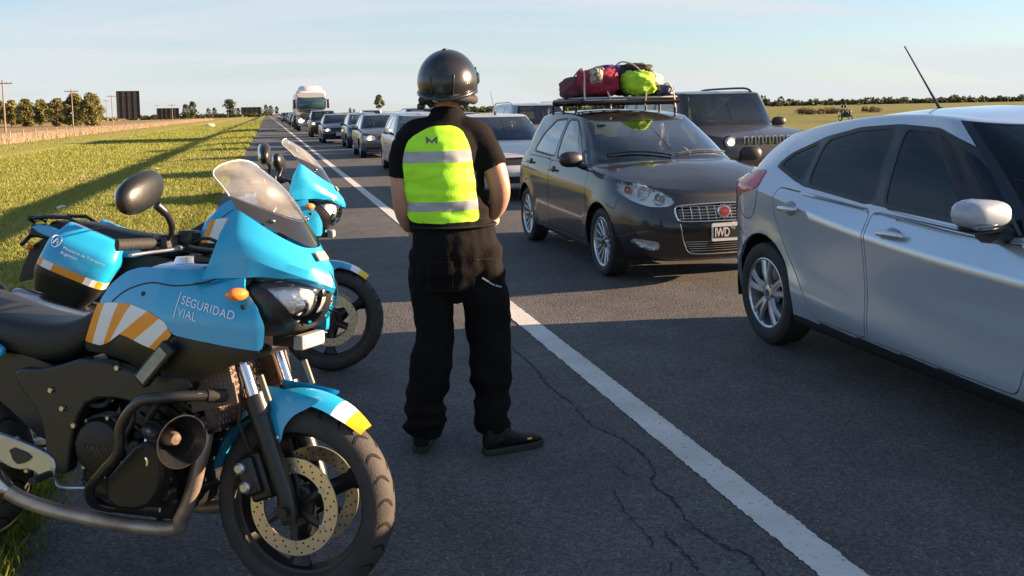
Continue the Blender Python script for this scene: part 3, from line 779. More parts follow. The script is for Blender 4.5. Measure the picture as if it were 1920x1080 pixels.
HATCH_S = dict(L=4.36, zb=[(0, .20), (.5, .18), (3.8, .20), (4.36, .27)],
    sh=[(0, .70), (.3, .79), (.8, .875), (1.3, .90), (1.67, .90), (2.0, .915), (2.53, .95), (3.26, 1.0), (3.8, 1.06), (4.36, 1.05)],
    plan=[(0, 1), (.6, .98), (1.3, .995), (2.8, 1), (3.7, .985), (4.36, .955)], front=(.85, 2.5), rear=(.62, 2.7),
    low=[(0., .2, .16, .835), (.05, .09, .09, .872), ([(0, .33), (1.4, .29), (2.1, .31), (2.8, .36), (3.4, .42), (4.36, .44)], .03, .03, .903), ([(0, .5), (1.4, .50), (2.8, .56), (4.36, .66)], .0, .0, .894),
         ([(0, .64), (.6, .70), (1.45, .76), (2.13, .795), (2.77, .855), (3.74, .985), (4.36, 1.0)], .05, .03, .911, True), (1., .12, .12, .852)],
    base=dict(xf=1.02, xr=4.18, w=.81, z=[(1.0, 1.0), (1.5, .93), (2.0, .935), (2.53, .97), (3.26, 1.02), (3.8, 1.09), (4.36, 1.07)], front=(.75, 2.4), rear=(.5, 2.6)),
    roof=dict(xf=1.95, xr=4.02, w=.575, z=[(1.9, 1.385), (2.3, 1.425), (2.75, 1.43), (3.3, 1.385), (3.7, 1.325), (4.02, 1.275)], front=(.4, 2.8), rear=(.4, 2.8), crown=.05),
    hoodcrown=.06, wheels=(.92, 3.57), wr=.322, rr=.222, arch=.372, tyre_y=.885, flare=.012, hslope=-.05,
    dlo=[(1.47, .925), (2.0, .945), (2.5, .97), (3.24, 1.02), (3.62, 1.12), (3.54, 1.205), (3.26, 1.315), (2.95, 1.375), (2.6, 1.395), (2.29, 1.38), (1.95, 1.275), (1.63, 1.10)],
    windows=[[(1.52, .945), (2.46, .985), (2.54, 1.37), (2.30, 1.355), (1.97, 1.25), (1.68, 1.09)], [(2.565, .99), (3.20, 1.04), (3.225, 1.29), (2.95, 1.35), (2.635, 1.372)], [(3.275, 1.048), (3.57, 1.13), (3.50, 1.20), (3.29, 1.275)]],
    doors=[([(1.36, .90), (1.34, .6), (1.42, .275), (2.46, .275), (2.475, .6), (2.49, .95)], 2.27, .845), ([(2.505, .955), (2.49, .6), (2.475, .275), (2.98, .275), (3.14, .48), (3.30, .66), (3.41, .82), (3.43, 1.01)], 3.21, .895)])
SEDAN = dict(L=4.35, zb=[(0, .22), (.5, .2), (3.8, .22), (4.35, .28)],
    sh=[(0, .70), (.3, .78), (.8, .86), (1.3, .90), (2.5, .93), (3.4, .95), (4.35, .94)],
    plan=[(0, 1), (.6, .98), (1.3, 1), (3, 1), (4.35, .94)], front=(.55, 3.0), rear=(.5, 3.2),
    low=[(0., .15, .12, .77), (.06, .06, .05, .81), (.3, .02, .02, .84), (.6, .0, .0, .848), (.85, .05, .03, .83), (1., .12, .10, .79)],
    base=dict(xf=1.05, xr=3.80, w=.745, z=[(1.0, .98), (1.4, .95), (2.4, .96), (3.4, .98), (3.9, .99)], front=(.5, 2.6), rear=(.4, 3)),
    roof=dict(xf=1.75, xr=3.25, w=.56, z=[(1.75, 1.375), (2.2, 1.405), (2.9, 1.40), (3.3, 1.36)], front=(.3, 3.0), rear=(.3, 3), crown=.03),
    hoodcrown=.05, deckcrown=.02, wheels=(.85, 3.37), wr=.305, rr=.21, arch=.345, tyre_y=.825, mirror=(1.42, .92, .98),
    windows=[[(1.50, .955), (2.34, .965), (2.36, 1.35), (2.05, 1.335), (1.8, 1.2)], [(2.42, .968), (3.2, .985), (3.02, 1.3), (2.43, 1.352)]],
    lamps=[('headlamp', [(.48, .60), (.78, .64), (.80, .76), (.62, .77), (.48, .72)], 'f', 'lens')],
    insets=[('grille', [(-.02, .60), (.40, .60), (.42, .72), (-.02, .73)], 'f', TRIM), ('lower_grille', [(-.02, .30), (.62, .30), (.58, .42), (-.02, .42)], 'f', TRIM)])
def variant(P, **k):
    Q = dict(P); Q.update(k); return Q
SUV = dict(L=4.25, zb=[(0, .30), (.5, .28), (3.7, .30), (4.25, .36)],
    sh=[(0, .90), (.25, .97), (.7, 1.02), (1.2, 1.04), (2.5, 1.06), (3.4, 1.08), (4.25, 1.06)],
    plan=[(0, 1), (.6, 1), (1.3, 1), (3.4, 1), (4.25, .97)], front=(.42, 4.0), rear=(.35, 4.5),
    low=[(0., .14, .12, .80), (.06, .06, .05, .84), (.3, .02, .02, .885), (.6, .0, .0, .89), (.85, .03, .02, .88), (1., .08, .06, .855)],
    base=dict(xf=1.12, xr=4.15, w=.825, z=[(1.0, 1.12), (1.4, 1.075), (2.4, 1.08), (3.4, 1.10), (4.2, 1.09)], front=(.38, 3.2), rear=(.3, 4)),
    roof=dict(xf=1.62, xr=4.02, w=.66, z=[(1.6, 1.585), (2.1, 1.625), (3.0, 1.63), (4.02, 1.59)], front=(.25, 3.5), rear=(.25, 4), crown=.03),
    hoodcrown=.05, wheels=(.85, 3.42), wr=.345, rr=.22, arch=.40, tyre_y=.86, mirror=(1.45, .98, 1.14),
    windows=[[(1.55, 1.09), (2.42, 1.095), (2.44, 1.56), (1.95, 1.55), (1.74, 1.4)], [(2.52, 1.098), (3.3, 1.11), (3.28, 1.55), (2.52, 1.562)], [(3.38, 1.12), (3.85, 1.14), (3.78, 1.5), (3.38, 1.54)]],
    insets=[('lower_grille', [(-.02, .40), (.55, .40), (.52, .52), (-.02, .52)], 'f', TRIM)], plz=.58)
# ---------------------------------------------------------------- the silver hatchback leaving the picture on the right
SILV = paint('silver', (.50, .575, .65), .55, .24, 1.0, .03)
hs = variant(HATCH_S, lamps=[('tail_lamp', [(3.63, .985), (3.68, 1.095), (3.80, 1.085), (3.98, 1.04), (4.36, 1.0), (4.4, .70), (4.10, .70), (4.05, .80), (3.95, .90), (3.80, .95)], 's', REDL)],
    trimz=[(0, .27), (1.2, .27), (3.0, .262), (3.3, .27), (4.36, .30)], handlem=SILV, cupm=mat('grey handle recess', (.22, .25, .28), .5, .3), hubm=mat('dark blue badge', (.02, .04, .12), .3))
focus, fs = build_car(hs, SILV, (3.89, 1.87, 0), 'silver hatchback with dark tinted windows, tail beside the dark hatchback with roof luggage', 'car', None, 2, GLT, 'car', wheels='five', N=(16, 60, 14), dens=1.6)
focus.name = 'car'
def on_side(s, pts, off=.0):
    return [(lambda q: q[0]+q[1]*off)(hit_side(s, *p)) for p in pts], [hit_side(s, *p)[1] for p in pts]
SEAM = mat('panel seam', (.03, .03, .032), .7)
def seam(s, pts, root, name='panel_seam', wd=.006, view='s', m=None, off=.0008, both=True):
    if view == 's': q = [hit_side(s, *p) for p in pts]
    else: q = [hit_front(s, *p) for p in pts]
    mb = MB(); mb.ribbon([a+n*off for a, n in q], [n for a, n in q], wd); mb.build(name, m or SEAM, root, ang=180)
    if both and view == 's': mb.flipped().build(name, m or SEAM, root, ang=180)
def poly3(p, n=10): return [(q[0], q[1]) for q in crom([(a, b, 0) for a, b in p], n)]
# fuel flap / rear quarter seam, bumper seam
seam(fs, poly3([(3.62, .985), (3.66, .86), (3.74, .78), (3.86, .80), (3.93, .88)]), focus)
seam(fs, poly3([(3.80, .66), (3.92, .70), (4.05, .70)]), focus)
mb = MB()                                                         # mirror, shaped as a wedge with a body-colour shell
mr = MB(); mr.ell((1.50, 1.025, 1.04), (.080, .130, .060), rot('Z', .15), 24, 14, e=.72)
MSH = paint('mirror shell silver', (.33, .37, .43), .2, .45, .3, .1)
mm = mr.build('mirror', MSH, focus, ang=180); mr.flipped().build('mirror', MSH, focus, ang=180)
a = MB(); a.tube([(1.60, .80, .93), (1.565, .90, .945), (1.53, .97, .965)], [.05, .045, .055], 10); a.ell((1.505, 1.02, .985), (.072, .115, .026), rot('Z', .15), 20, 8); a.build('mirror_arm', TRIM, mm); 
a = MB(); a.ell((1.432, 1.06, .998), (.02, .085, .014), rot('Z', .22), 14, 8); a.build('turn_signal', LENS, mm)
a = MB(); a.ell((1.565, 1.02, 1.04), (.03, .11, .06), rot('Z', .15), 20, 8, e=.8); a.build('mirror_glass', CHROME, mm)
a = MB(); ra = Vector((3.05, .0, 1.455))                          # whip aerial on the roof
rt = Vector((3.42, -.02, 1.86))
a.tube([ra, ra.lerp(rt, .08), ra.lerp(rt, .35), rt], [.014, .009, .006, .004], 8); a.lathe([(.035, 0), (.03, .02), (.012, .035)], ra-Vector((0, 0, .015)), (0, 0, 1), 16); a.build('aerial', TRIM, focus)
a = MB(); a.ell((3.93, .905, .70), (.03, .01, .015)); a.build('side_marker', mat('cream reflector', (.75, .6, .4), .4), focus)
a = MB(); q = hit_side(fs, 1.62, .93)
a.prism([(1.53, .935), (1.70, .945), (1.62, 1.06)], (0, .79, 0), (1, 0, 0), (0, 0, 1), -.02); a.build('mirror_base', TRIM, focus)

# ---------------------------------------------------------------- the dark dusty hatchback with luggage on its roof
DARK = mat('car paint dusty black', (.011, .0105, .0115), .45, .1, 1.0, croff=.04, dust=.10, var=.35, vscale=2.5)
hf = variant(HATCH_F, clearws=True,
    lamps=[('headlamp', [(.39, .705), (.46, .668), (.60, .668), (.72, .72), (.775, .79), (.75, .855), (.65, .882), (.55, .85), (.45, .775)], 'f', 'lens'), ('fog_lamp', [(.53, .30), (.53, .375), (.71, .40), (.72, .36), (.63, .31)], 'f', 'lens'),
           ('tail_lamp', [(3.74, .78), (3.86, .80), (3.98, 1.0), (4.0, 1.3), (3.86, 1.30), (3.80, 1.0)], 's', REDL)],
    insets=[('grille_opening', [(-.02, .555), (.37, .55), (.40, .56), (.405, .655), (.38, .672), (-.02, .685)], 'f', GLOSSB), ('lower_grille_opening', [(-.02, .285), (.27, .285), (.32, .31), (.345, .385), (-.02, .385)], 'f', GLOSSB)], plz=.455, ply=-.03, handlem=DARK)
fiat, ff = build_car(hf, DARK, (3.69, 7.32, 0), 'dusty black hatchback with bundles of luggage roped to its roof rack', 'car', None, 2, None, 'car', interior=True, text='IWD', wheels='multi', N=(20, 56, 14), dens=1.6)
for ch in [c for c in fiat.children if c.name.startswith('headlamp')]:       # bowls, bulb and amber cell behind the clear cover
    sg = 1 if sum(v_.co.y for v_ in ch.data.vertices) > 0 else -1
    for y, z, r_, m_ in ((.615, .785, .058, REFL), (.51, .735, .046, CHROME), (.705, .80, .032, AMBER)):
        p, n_ = hit_front(ff, y*sg, z); a = MB(); a.lathe([(.004, -.042), (r_*.45, -.036), (r_*.8, -.020), (r_, -.004), (r_*1.06, -.006)], p, (-1, sg*.15, .1), 20); a.build('lamp_bowl', m_, ch)
        a = MB(); a.ell(p+Vector((.022, 0, 0)), (.014, .012, .012)); a.build('lamp_bulb', mat('bulb glass', (.9, .85, .75), .2), ch)
def bars(ylist, zf, s, root, nm, mt, wd, dx=-.012):
    for y in ylist:
        z0, z1 = zf(y); p = [hit_front(s, y, z0+(z1-z0)*k/6)[0]+Vector((.012+dx, 0, 0)) for k in range(7)]
        mb = MB(); mb.tube(p, wd, 6); mb.build(nm, mt, root)
GB = mat('dull grille chrome', (.5, .48, .44), .3, 1.0)
bars([-.35+.07*k for k in range(11)], lambda y: (.562, .665+.01*(1-abs(y)/.4)), ff, fiat, 'grille_bar', GB, .0035)
for k in range(5):
    z = .572+.024*k; mb = MB(); mb.tube([hit_front(ff, y, z)[0] for y in [-.385+.035*i for i in range(23)]], .003, 6); mb.build('grille_bar', GB, fiat)
for k in range(5):
    z = .295+.02*k; mb = MB(); e_ = .29+.045*k/4; mb.tube([hit_front(ff, y*e_, z)[0] for y in [-1+2*i/20 for i in range(21)]], .0028, 6); mb.build('grille_bar', GB, fiat)
fr_ = chaikin([(-.415, .62), (-.40, .553), (-.33, .545), (.33, .545), (.40, .553), (.415, .62), (.41, .668), (.33, .682), (0, .692), (-.33, .682), (-.41, .668)], 2)
mb = MB(); mb.tube([hit_front(ff, *p)[0]+Vector((-.003, 0, 0)) for p in fr_+fr_[:1]], .0075, 8); mb.build('grille_frame', CHROME, fiat)
lo_ = poly3([(-.385, .53), (-.365, .42), (-.345, .36), (-.30, .285), (-.2, .268), (0, .265), (.2, .268), (.30, .285), (.345, .36), (.365, .42), (.385, .53)], 6)
mb = MB(); mb.tube([hit_front(ff, *p)[0]+Vector((-.003, 0, 0)) for p in lo_], .0055, 8); mb.build('lower_grille_frame', GB, fiat)
bd = bpy.data.objects.new('badge', None); COL.objects.link(bd); bd.parent = fiat; p = hit_front(ff, .01, .622)[0]; bd.location = (p.x-.012, 0, .622)
MB().lathe([(.0, .012), (.052, .012), (.058, .006), (.06, -.01)], (0, 0, 0), (-1, 0, 0), 28).build('badge_ring', CHROME, bd)
MB().lathe([(.0, .0145), (.043, .0145), (.045, .011)], (0, 0, 0), (-1, 0, 0), 28).build('badge_field', mat('badge red', (.35, .02, .04), .3, coat=1), bd)
v, f = textmesh('FIAT', .028, .0006, True, 'CENTER'); a = MB(); a.add([(-.0155-z, -x, y-.010) for x, y, z in v], f); a.build('badge_letters', CHROME, bd, smooth=False)
seam(ff, poly3([(-.62, .865), (-.50, .80), (-.36, .765), (-.18, .752), (0, .748), (.18, .752), (.36, .765), (.50, .80), (.62, .865)], 8), fiat, 'hood_seam', .008, 'f')
seam(ff, poly3([(.47, .845), (.80, .885), (1.05, .925), (1.20, .955)], 8), fiat, 'hood_seam', .006)
seam(ff, poly3([(.47, .72), (.50, .64), (.62, .665)], 6), fiat, 'bumper_seam', .006)
seam(ff, [(1.23, .255+.002), (1.7, .262), (2.3, .262), (2.83, .262)], fiat, 'sill_strip', .012, 's', CHROME, .004)
mb = MB()
for sg, y0, y1 in ((1, .05, .60), (1, -.62, -.02)):                # wipers
    p = [hit_front(ff, y0+(y1-y0)*k/8, 1.05+.03*math.sin(k/8*PI)+.012*k/8)[0]+Vector((-.02, 0, .008)) for k in range(9)]
    mb.tube(p, .009, 6)
mb.build('wipers', TRIM, fiat)
p, n_ = hit_front(ff, .47, 1.335); a = MB(); a.box(p-Vector((-.012, 0, 0)), (.002, .09, .055), rot('Y', -1.05)); a.build('windscreen_sticker', mat('teal sticker', (.02, .30, .36), .5), fiat)
# roof rack
rk = bpy.data.objects.new('roof_rack', None); COL.objects.link(rk); rk.parent = fiat; rk.location = (0, 0, 0)
RACK = mat('rack black steel', (.02, .02, .022), .4, .4)
for x in (2.25, 2.68, 3.08):
    a = MB(); a.tube([(x, -.56, 1.44), (x, -.56, 1.53), (x, -.52, 1.545), (x, .52, 1.545), (x, .56, 1.53), (x, .56, 1.44)], .014, 8); a.build('cross_bar', RACK, rk)
for y in (-.55, .52):
    a = MB(); a.tube([(2.15, y, 1.56), (2.17, y, 1.585), (3.15, y, 1.585), (3.17, y, 1.56)], .022, 8); a.build('side_rail', RACK, rk)
for x in (2.15, 3.17):
    a = MB(); a.tube([(x, -.55, 1.565), (x, .52, 1.565)], .024, 8); a.build('end_rail', RACK, rk)
for k in range(7):
    a = MB(); y = -.48+.158*k; a.tube([(2.15, y, 1.563), (3.16, y, 1.563)], .007, 6); a.build('rack_slat', RACK, rk)
# luggage, each bundle a thing of its own (world axes from here)
def fiatw(x, y, z): return Vector((3.74-y, 7.32+x+.13, z))
def lump(name, c, r, m, label, cat='bag', e=.75, rz=0., rx=0., ns=3.0, amp=.12, fold=0, seed=1, grp=None, n=40, k=28, flatz=None, root=True):
    mb = MB(); mb.ell((0, 0, 0), r, None, n, k, e=e); out = []
    for p in mb.v:
        q = Vector(p); u = Vector((q.x/r[0], q.y/r[1], q.z/r[2]))
        d = amp*(noise.noise(u*ns+Vector((seed*7, 0, 0)))+.5*noise.noise(u*ns*2.3+Vector((0, seed*5, 0))))
        if fold: d += fold*abs(noise.noise(Vector((u.x*1.2, u.y*6+u.z*2, seed))))
        d += .035*noise.noise(u*7.5+Vector((seed, 0, 3)))+.02*(1-2*abs(noise.noise(u*5.0+Vector((3, seed, 0)))))
        q = q*(1+d); q.z -= .10*r[2]*(1-abs(u.z))*(u.x*u.x+u.y*u.y)
        if flatz is not None and q.z < flatz: q.z = flatz+(q.z-flatz)*.1
        out.append(tuple(q))
    mb.v = out; o = mb.build(name, m, ang=180, weld=True)
    o.location = c; o.rotation_euler = (rx, 0, rz)
    if label: tag(o, label, cat, grp)
    return o
CRIM = mat('crimson nylon', (.30, .014, .05), .85, var=.35, vscale=9, bump=.3, bscale=30)
PURP = mat('purple cloth', (.10, .03, .17), .8, var=.4, vscale=8)
PLAID = mat('dark plaid cloth', (.045, .055, .06), .85, col2=(.20, .02, .05), vscale=14)
GREYB = mat('charcoal canvas', (.035, .037, .042), .8, var=.4, vscale=7, bump=.3, bscale=25)
LIME = mat('fluorescent lime nylon', (.42, .74, .03), .75, var=.3, vscale=10, bump=.3, bscale=22)
NAVY = mat('navy tarpaulin', (.012, .02, .10), .4, var=.3, vscale=9)
CREAMC = mat('cream cloth', (.62, .54, .45), .8, var=.25, vscale=8)
CAMO = mat('beige and grey patterned cloth', (.62, .52, .38), .8, col2=(.06, .07, .07), vscale=16)
MATW = mat('white foam mat', (.34, .36, .39), .7, var=.2)
a = MB(); a.box((0, 0, 0), (1.06, .94, .022)); o = a.build('foam_mat', MATW, bevel=.012); o.location = fiatw(2.53, 0.02, 1.61); tag(o, 'flat white foam mat lying on the roof rack under the bundles', 'mat')
lump('travel_bag', fiatw(2.40, .27, 1.775), (.205, .30, .150), CRIM, 'crimson duffel bag with patterned end on the roof rack', e=.7, ns=2.4, amp=.15, fold=.12, seed=2)
lump('checked_bundle', fiatw(2.62, .42, 1.725), (.20, .20, .125), PLAID, 'dark red checked bundle behind the crimson duffel bag', 'bundle', ns=2.5, seed=5)
lump('folded_blanket', fiatw(2.20, .36, 1.835), (.075, .115, .095), CAMO, 'beige and grey patterned blanket roll strapped over the crimson bag', 'blanket', e=.85, seed=8, amp=.1)
lump('purple_bundle', fiatw(2.40, .14, 1.90), (.15, .15, .065), PURP, 'purple cloth bundle on top of the crimson bag', 'bundle', seed=9, amp=.2)
lump('canvas_backpack', fiatw(2.52, -.13, 1.80), (.24, .38, .155), GREYB, 'charcoal canvas backpack in the middle of the roof load', 'backpack', e=.7, seed=11, amp=.14, fold=.06)
lump('dark_jacket', fiatw(2.38, -.14, 1.925), (.15, .22, .05), mat('dark brown cloth', (.05, .035, .03), .9, var=.4), 'crumpled dark jacket on top of the roof load', 'jacket', seed=12, amp=.35, ns=2.5)
lump('sleeping_bag', fiatw(2.16, -.09, 1.765), (.16, .205, .122), LIME, 'fluorescent lime sleeping bag roped at the front of the roof load', 'sleeping bag', e=.72, seed=14, fold=.26, amp=.12, ns=1.9)
lump('cream_blanket', fiatw(2.33, -.30, 1.755), (.14, .11, .125), CREAMC, 'cream blanket beside the lime sleeping bag', 'blanket', seed=17, amp=.15, fold=.08)
lump('tarpaulin_roll', fiatw(2.20, -.38, 1.675), (.11, .17, .065), NAVY, 'navy tarpaulin roll at the end of the roof rack', 'tarpaulin', seed=19, amp=.14)
ROPE = mat('pale rope', (.55, .48, .36), .9, bump=.5, bscale=150)
def rope(pts, label):
    a = MB(); a.tube(crom([fiatw(*p) for p in pts], 6), .009, 6); o = a.build('rope', ROPE); tag(o, label, 'rope')
rope([(2.06, .50, 1.50), (2.05, .53, 1.60), (2.16, .50, 1.72), (2.24, .47, 1.86), (2.42, .44, 1.93), (2.66, .44, 1.87), (2.92, .46, 1.70), (3.0, .47, 1.58)], 'pale rope tied over the outer end of the crimson bag')
rope([(2.02, .26, 1.50), (2.03, .26, 1.60), (2.13, .26, 1.70), (2.15, .27, 1.84), (2.26, .27, 1.935), (2.55, .27, 1.93), (2.9, .26, 1.75), (3.0, .25, 1.58)], 'pale rope over the patterned blanket roll')
rope([(2.02, -.12, 1.52), (1.985, -.12, 1.66), (1.98, -.10, 1.76), (2.06, -.085, 1.895), (2.30, -.05, 1.985), (2.6, -.03, 1.98), (2.95, -.02, 1.75), (3.0, 0, 1.58)], 'pale rope over the lime sleeping bag')
rope([(2.02, -.46, 1.50), (2.01, -.45, 1.60), (2.06, -.44, 1.71), (2.16, -.43, 1.755), (2.32, -.43, 1.71), (2.38, -.44, 1.58)], 'pale rope knotted round the navy tarpaulin roll')
# ================================================================ the two police motorcycles
BLUE = mat('sky blue paint', (.012, .335, .62), .30, .0, .8, croff=.06, dust=.10)
BBLK = mat('satin black plastic', (.012, .0125, .014), .38, bump=.08, bscale=180)
BENG = mat('black engine casting', (.016, .0155, .016), .45, .3, var=.4, vscale=14, bump=.25, bscale=60)
SEATL = mat('seat vinyl', (.010, .0105, .012), .5, bump=.25, bscale=140)
STEEL = mat('brushed steel', (.55, .55, .55), .28, 1.0, var=.2, vscale=9)
PIPE = mat('heat stained steel', (.55, .46, .39), .42, .6, col2=(.26, .20, .17), vscale=7)
ALU = mat('cast aluminium', (.52, .54, .56), .38, .9, var=.15, vscale=12)
GOLD = mat('brake disc pale gold', (.66, .58, .42), .34, .85)
SDISC = mat('brake disc steel grey', (.55, .56, .58), .3, .9)
ORG = mat('reflective orange tape', (.80, .30, .015), .4)
WTAPE = mat('reflective white tape', (.74, .76, .78), .4)
YTAPE = mat('reflective yellow tape', (.90, .52, .01), .35)
WPRINT = mat('white print', (.80, .84, .88), .5)
SCREEN = glass('motorcycle windshield', (.93, .94, .95), .05, 1.45, 1.1, .30, (.80, .77, .72))
SMOKE = mat('smoked screen base', (.02, .02, .022), .12, coat=.6)
BIKETYRE = mat('motorcycle tyre', (.045, .041, .038), .8, var=.35, vscale=16, bump=.2, bscale=140)
def bike_wheel(root, name, x, Rt, wd, Rr, discs, spokes=3):
    w_ = bpy.data.objects.new(name, None); COL.objects.link(w_); w_.parent = root; w_.location = (x, 0, Rt); w_.empty_display_size = .1
    t = MB(); prof = []
    h = wd/2
    for k in range(19):                                        # rounded motorcycle section
        a = -PI*.62+PI*1.24*k/18; prof.append((Rt-h*.92+h*.92*math.cos(a), h*math.sin(a)))
    prof += [(Rr, h*.62), (Rr-.012, h*.4), (Rr-.012, -h*.4), (Rr, -h*.62)]
    t.lathe(prof, n=72, closed=True); t.build('tyre', BIKETYRE, w_, ang=60)
    g = MB(); ng = 26
    for k in range(ng):                                        # tread grooves, curved like sickles on both shoulders
        for sg in (-1, 1):
            a0 = 2*PI*(k+(.5 if sg > 0 else 0))/ng; P_ = []; N_ = []
            for j in range(7):
                u = .10+.78*j/6; th = u*1.12; aa = a0+.16*math.sin(u*2.6)-.06*u
                rr = Rt-h*.92+h*.92*math.cos(th)+.0012; yy_ = sg*h*math.sin(th)*1.004
                P_.append((rr*math.cos(aa), yy_, rr*math.sin(aa))); N_.append(Vector((math.cos(th)*math.cos(aa), sg*math.sin(th), math.cos(th)*math.sin(aa))))
            g.ribbon(P_, N_, [.003, .009, .010, .010, .009, .007, .003])
            P_ = P_[3:5]+[P_[5]]; 
    o = stuff(g.build('tread_grooves', mat('tread groove', (.006, .006, .006), .95), w_, ang=180))
    r = MB(); r.lathe([(Rr+.006, h*.70), (Rr+.010, h*.62), (Rr-.012, h*.52), (Rr-.022, h*.1), (Rr-.022, -h*.1), (Rr-.012, -h*.52), (Rr+.010, -h*.62), (Rr+.006, -h*.70)], n=60, closed=True)
    for k in range(spokes):
        a0 = 2*PI*k/spokes+.45
        for da in (-.0,):
            a = Vector((math.cos(a0+da)*.04, 0, math.sin(a0+da)*.04)); b = Vector((math.cos(a0+da)*(Rr-.02), 0, math.sin(a0+da)*(Rr-.02)))
            r.tube([a, a.lerp(b, .4), a.lerp(b, .8), b], [.045, .026, .026, .042], 8, flat=.55, upv=(0, 1, 0))
    r.lathe([(0, .055), (.035, .055), (.05, .03), (.05, -.03), (.035, -.055), (0, -.055)], n=20)
    r.build('rim', mat('black cast wheel', (.018, .018, .02), .38, .3), w_, ang=45)
    for sy, Rd, mt in discs:
        d = MB(); d.lathe([(Rd*.70, -.0025), (Rd, -.0025), (Rd, .0025), (Rd*.70, .0025)], (0, sy, 0), n=56, closed=True)
        o = d.build('brake_disc', mt, w_, ang=30)
        hl = MB(); rr_ = random.Random(1)
        for k in range(60):
            aa = 2*PI*k/60; rad = Rd*(.76+.09*(k % 3)); c_ = Vector((rad*math.cos(aa), sy, rad*math.sin(aa)))
            for s2 in (-1, 1): hl.lathe([(0, .0004*s2), (.0036, .0004*s2)], c_+Vector((0, .0027*s2, 0)), (0, 1, 0), 6)
        stuff(hl.build('drilled_holes', mat('drill hole', (.02, .02, .02), .9), o))
        c_ = MB()
        for k in range(6):
            aa = 2*PI*k/6+.3
            a = Vector((math.cos(aa)*.03, sy*.9, math.sin(aa)*.03)); b = Vector((math.cos(aa+.25)*Rd*.76, sy, math.sin(aa+.25)*Rd*.76)); c_.tube([a, b], [.016, .010], 6, flat=.4, upv=(0, 1, 0))
        c_.lathe([(.0, sy*.95), (.062, sy*.95), (.062, sy*.7)], n=20); c_.build('disc_carrier', BBLK, o)
        for k in range(6):
            aa = 2*PI*k/6+.55; q = MB(); q.lathe([(.009, -.006), (.009, .006)], (math.cos(aa)*Rd*.74, sy, math.sin(aa)*Rd*.74), (0, 1, 0), 10); q.lathe([(0, .006), (.009, .006)], (math.cos(aa)*Rd*.74, sy, math.sin(aa)*Rd*.74), (0, 1, 0), 10); q.lathe([(0, -.006), (.009, -.006)], (math.cos(aa)*Rd*.74, sy, math.sin(aa)*Rd*.74), (0, 1, 0), 10); q.build('disc_bobbin', ALU, o)
    return w_
def bmgrid(xs, zs, fy):
    bm = bmesh.new(); V = [[bm.verts.new((x, fy(x, z), z)) for x in xs] for z in zs]
    for i in range(len(zs)-1):
        for j in range(len(xs)-1): bm.faces.new((V[i][j], V[i][j+1], V[i+1][j+1], V[i+1][j]))
    bm.normal_update(); return bm
def pair(mb, nm, mt, root, **k):
    return mb.build(nm, mt, root, **k), mb.flipped().build(nm, mt, root, **k)
X_, Y_, Z_ = (1, 0, 0), (0, 1, 0), (0, 0, 1)
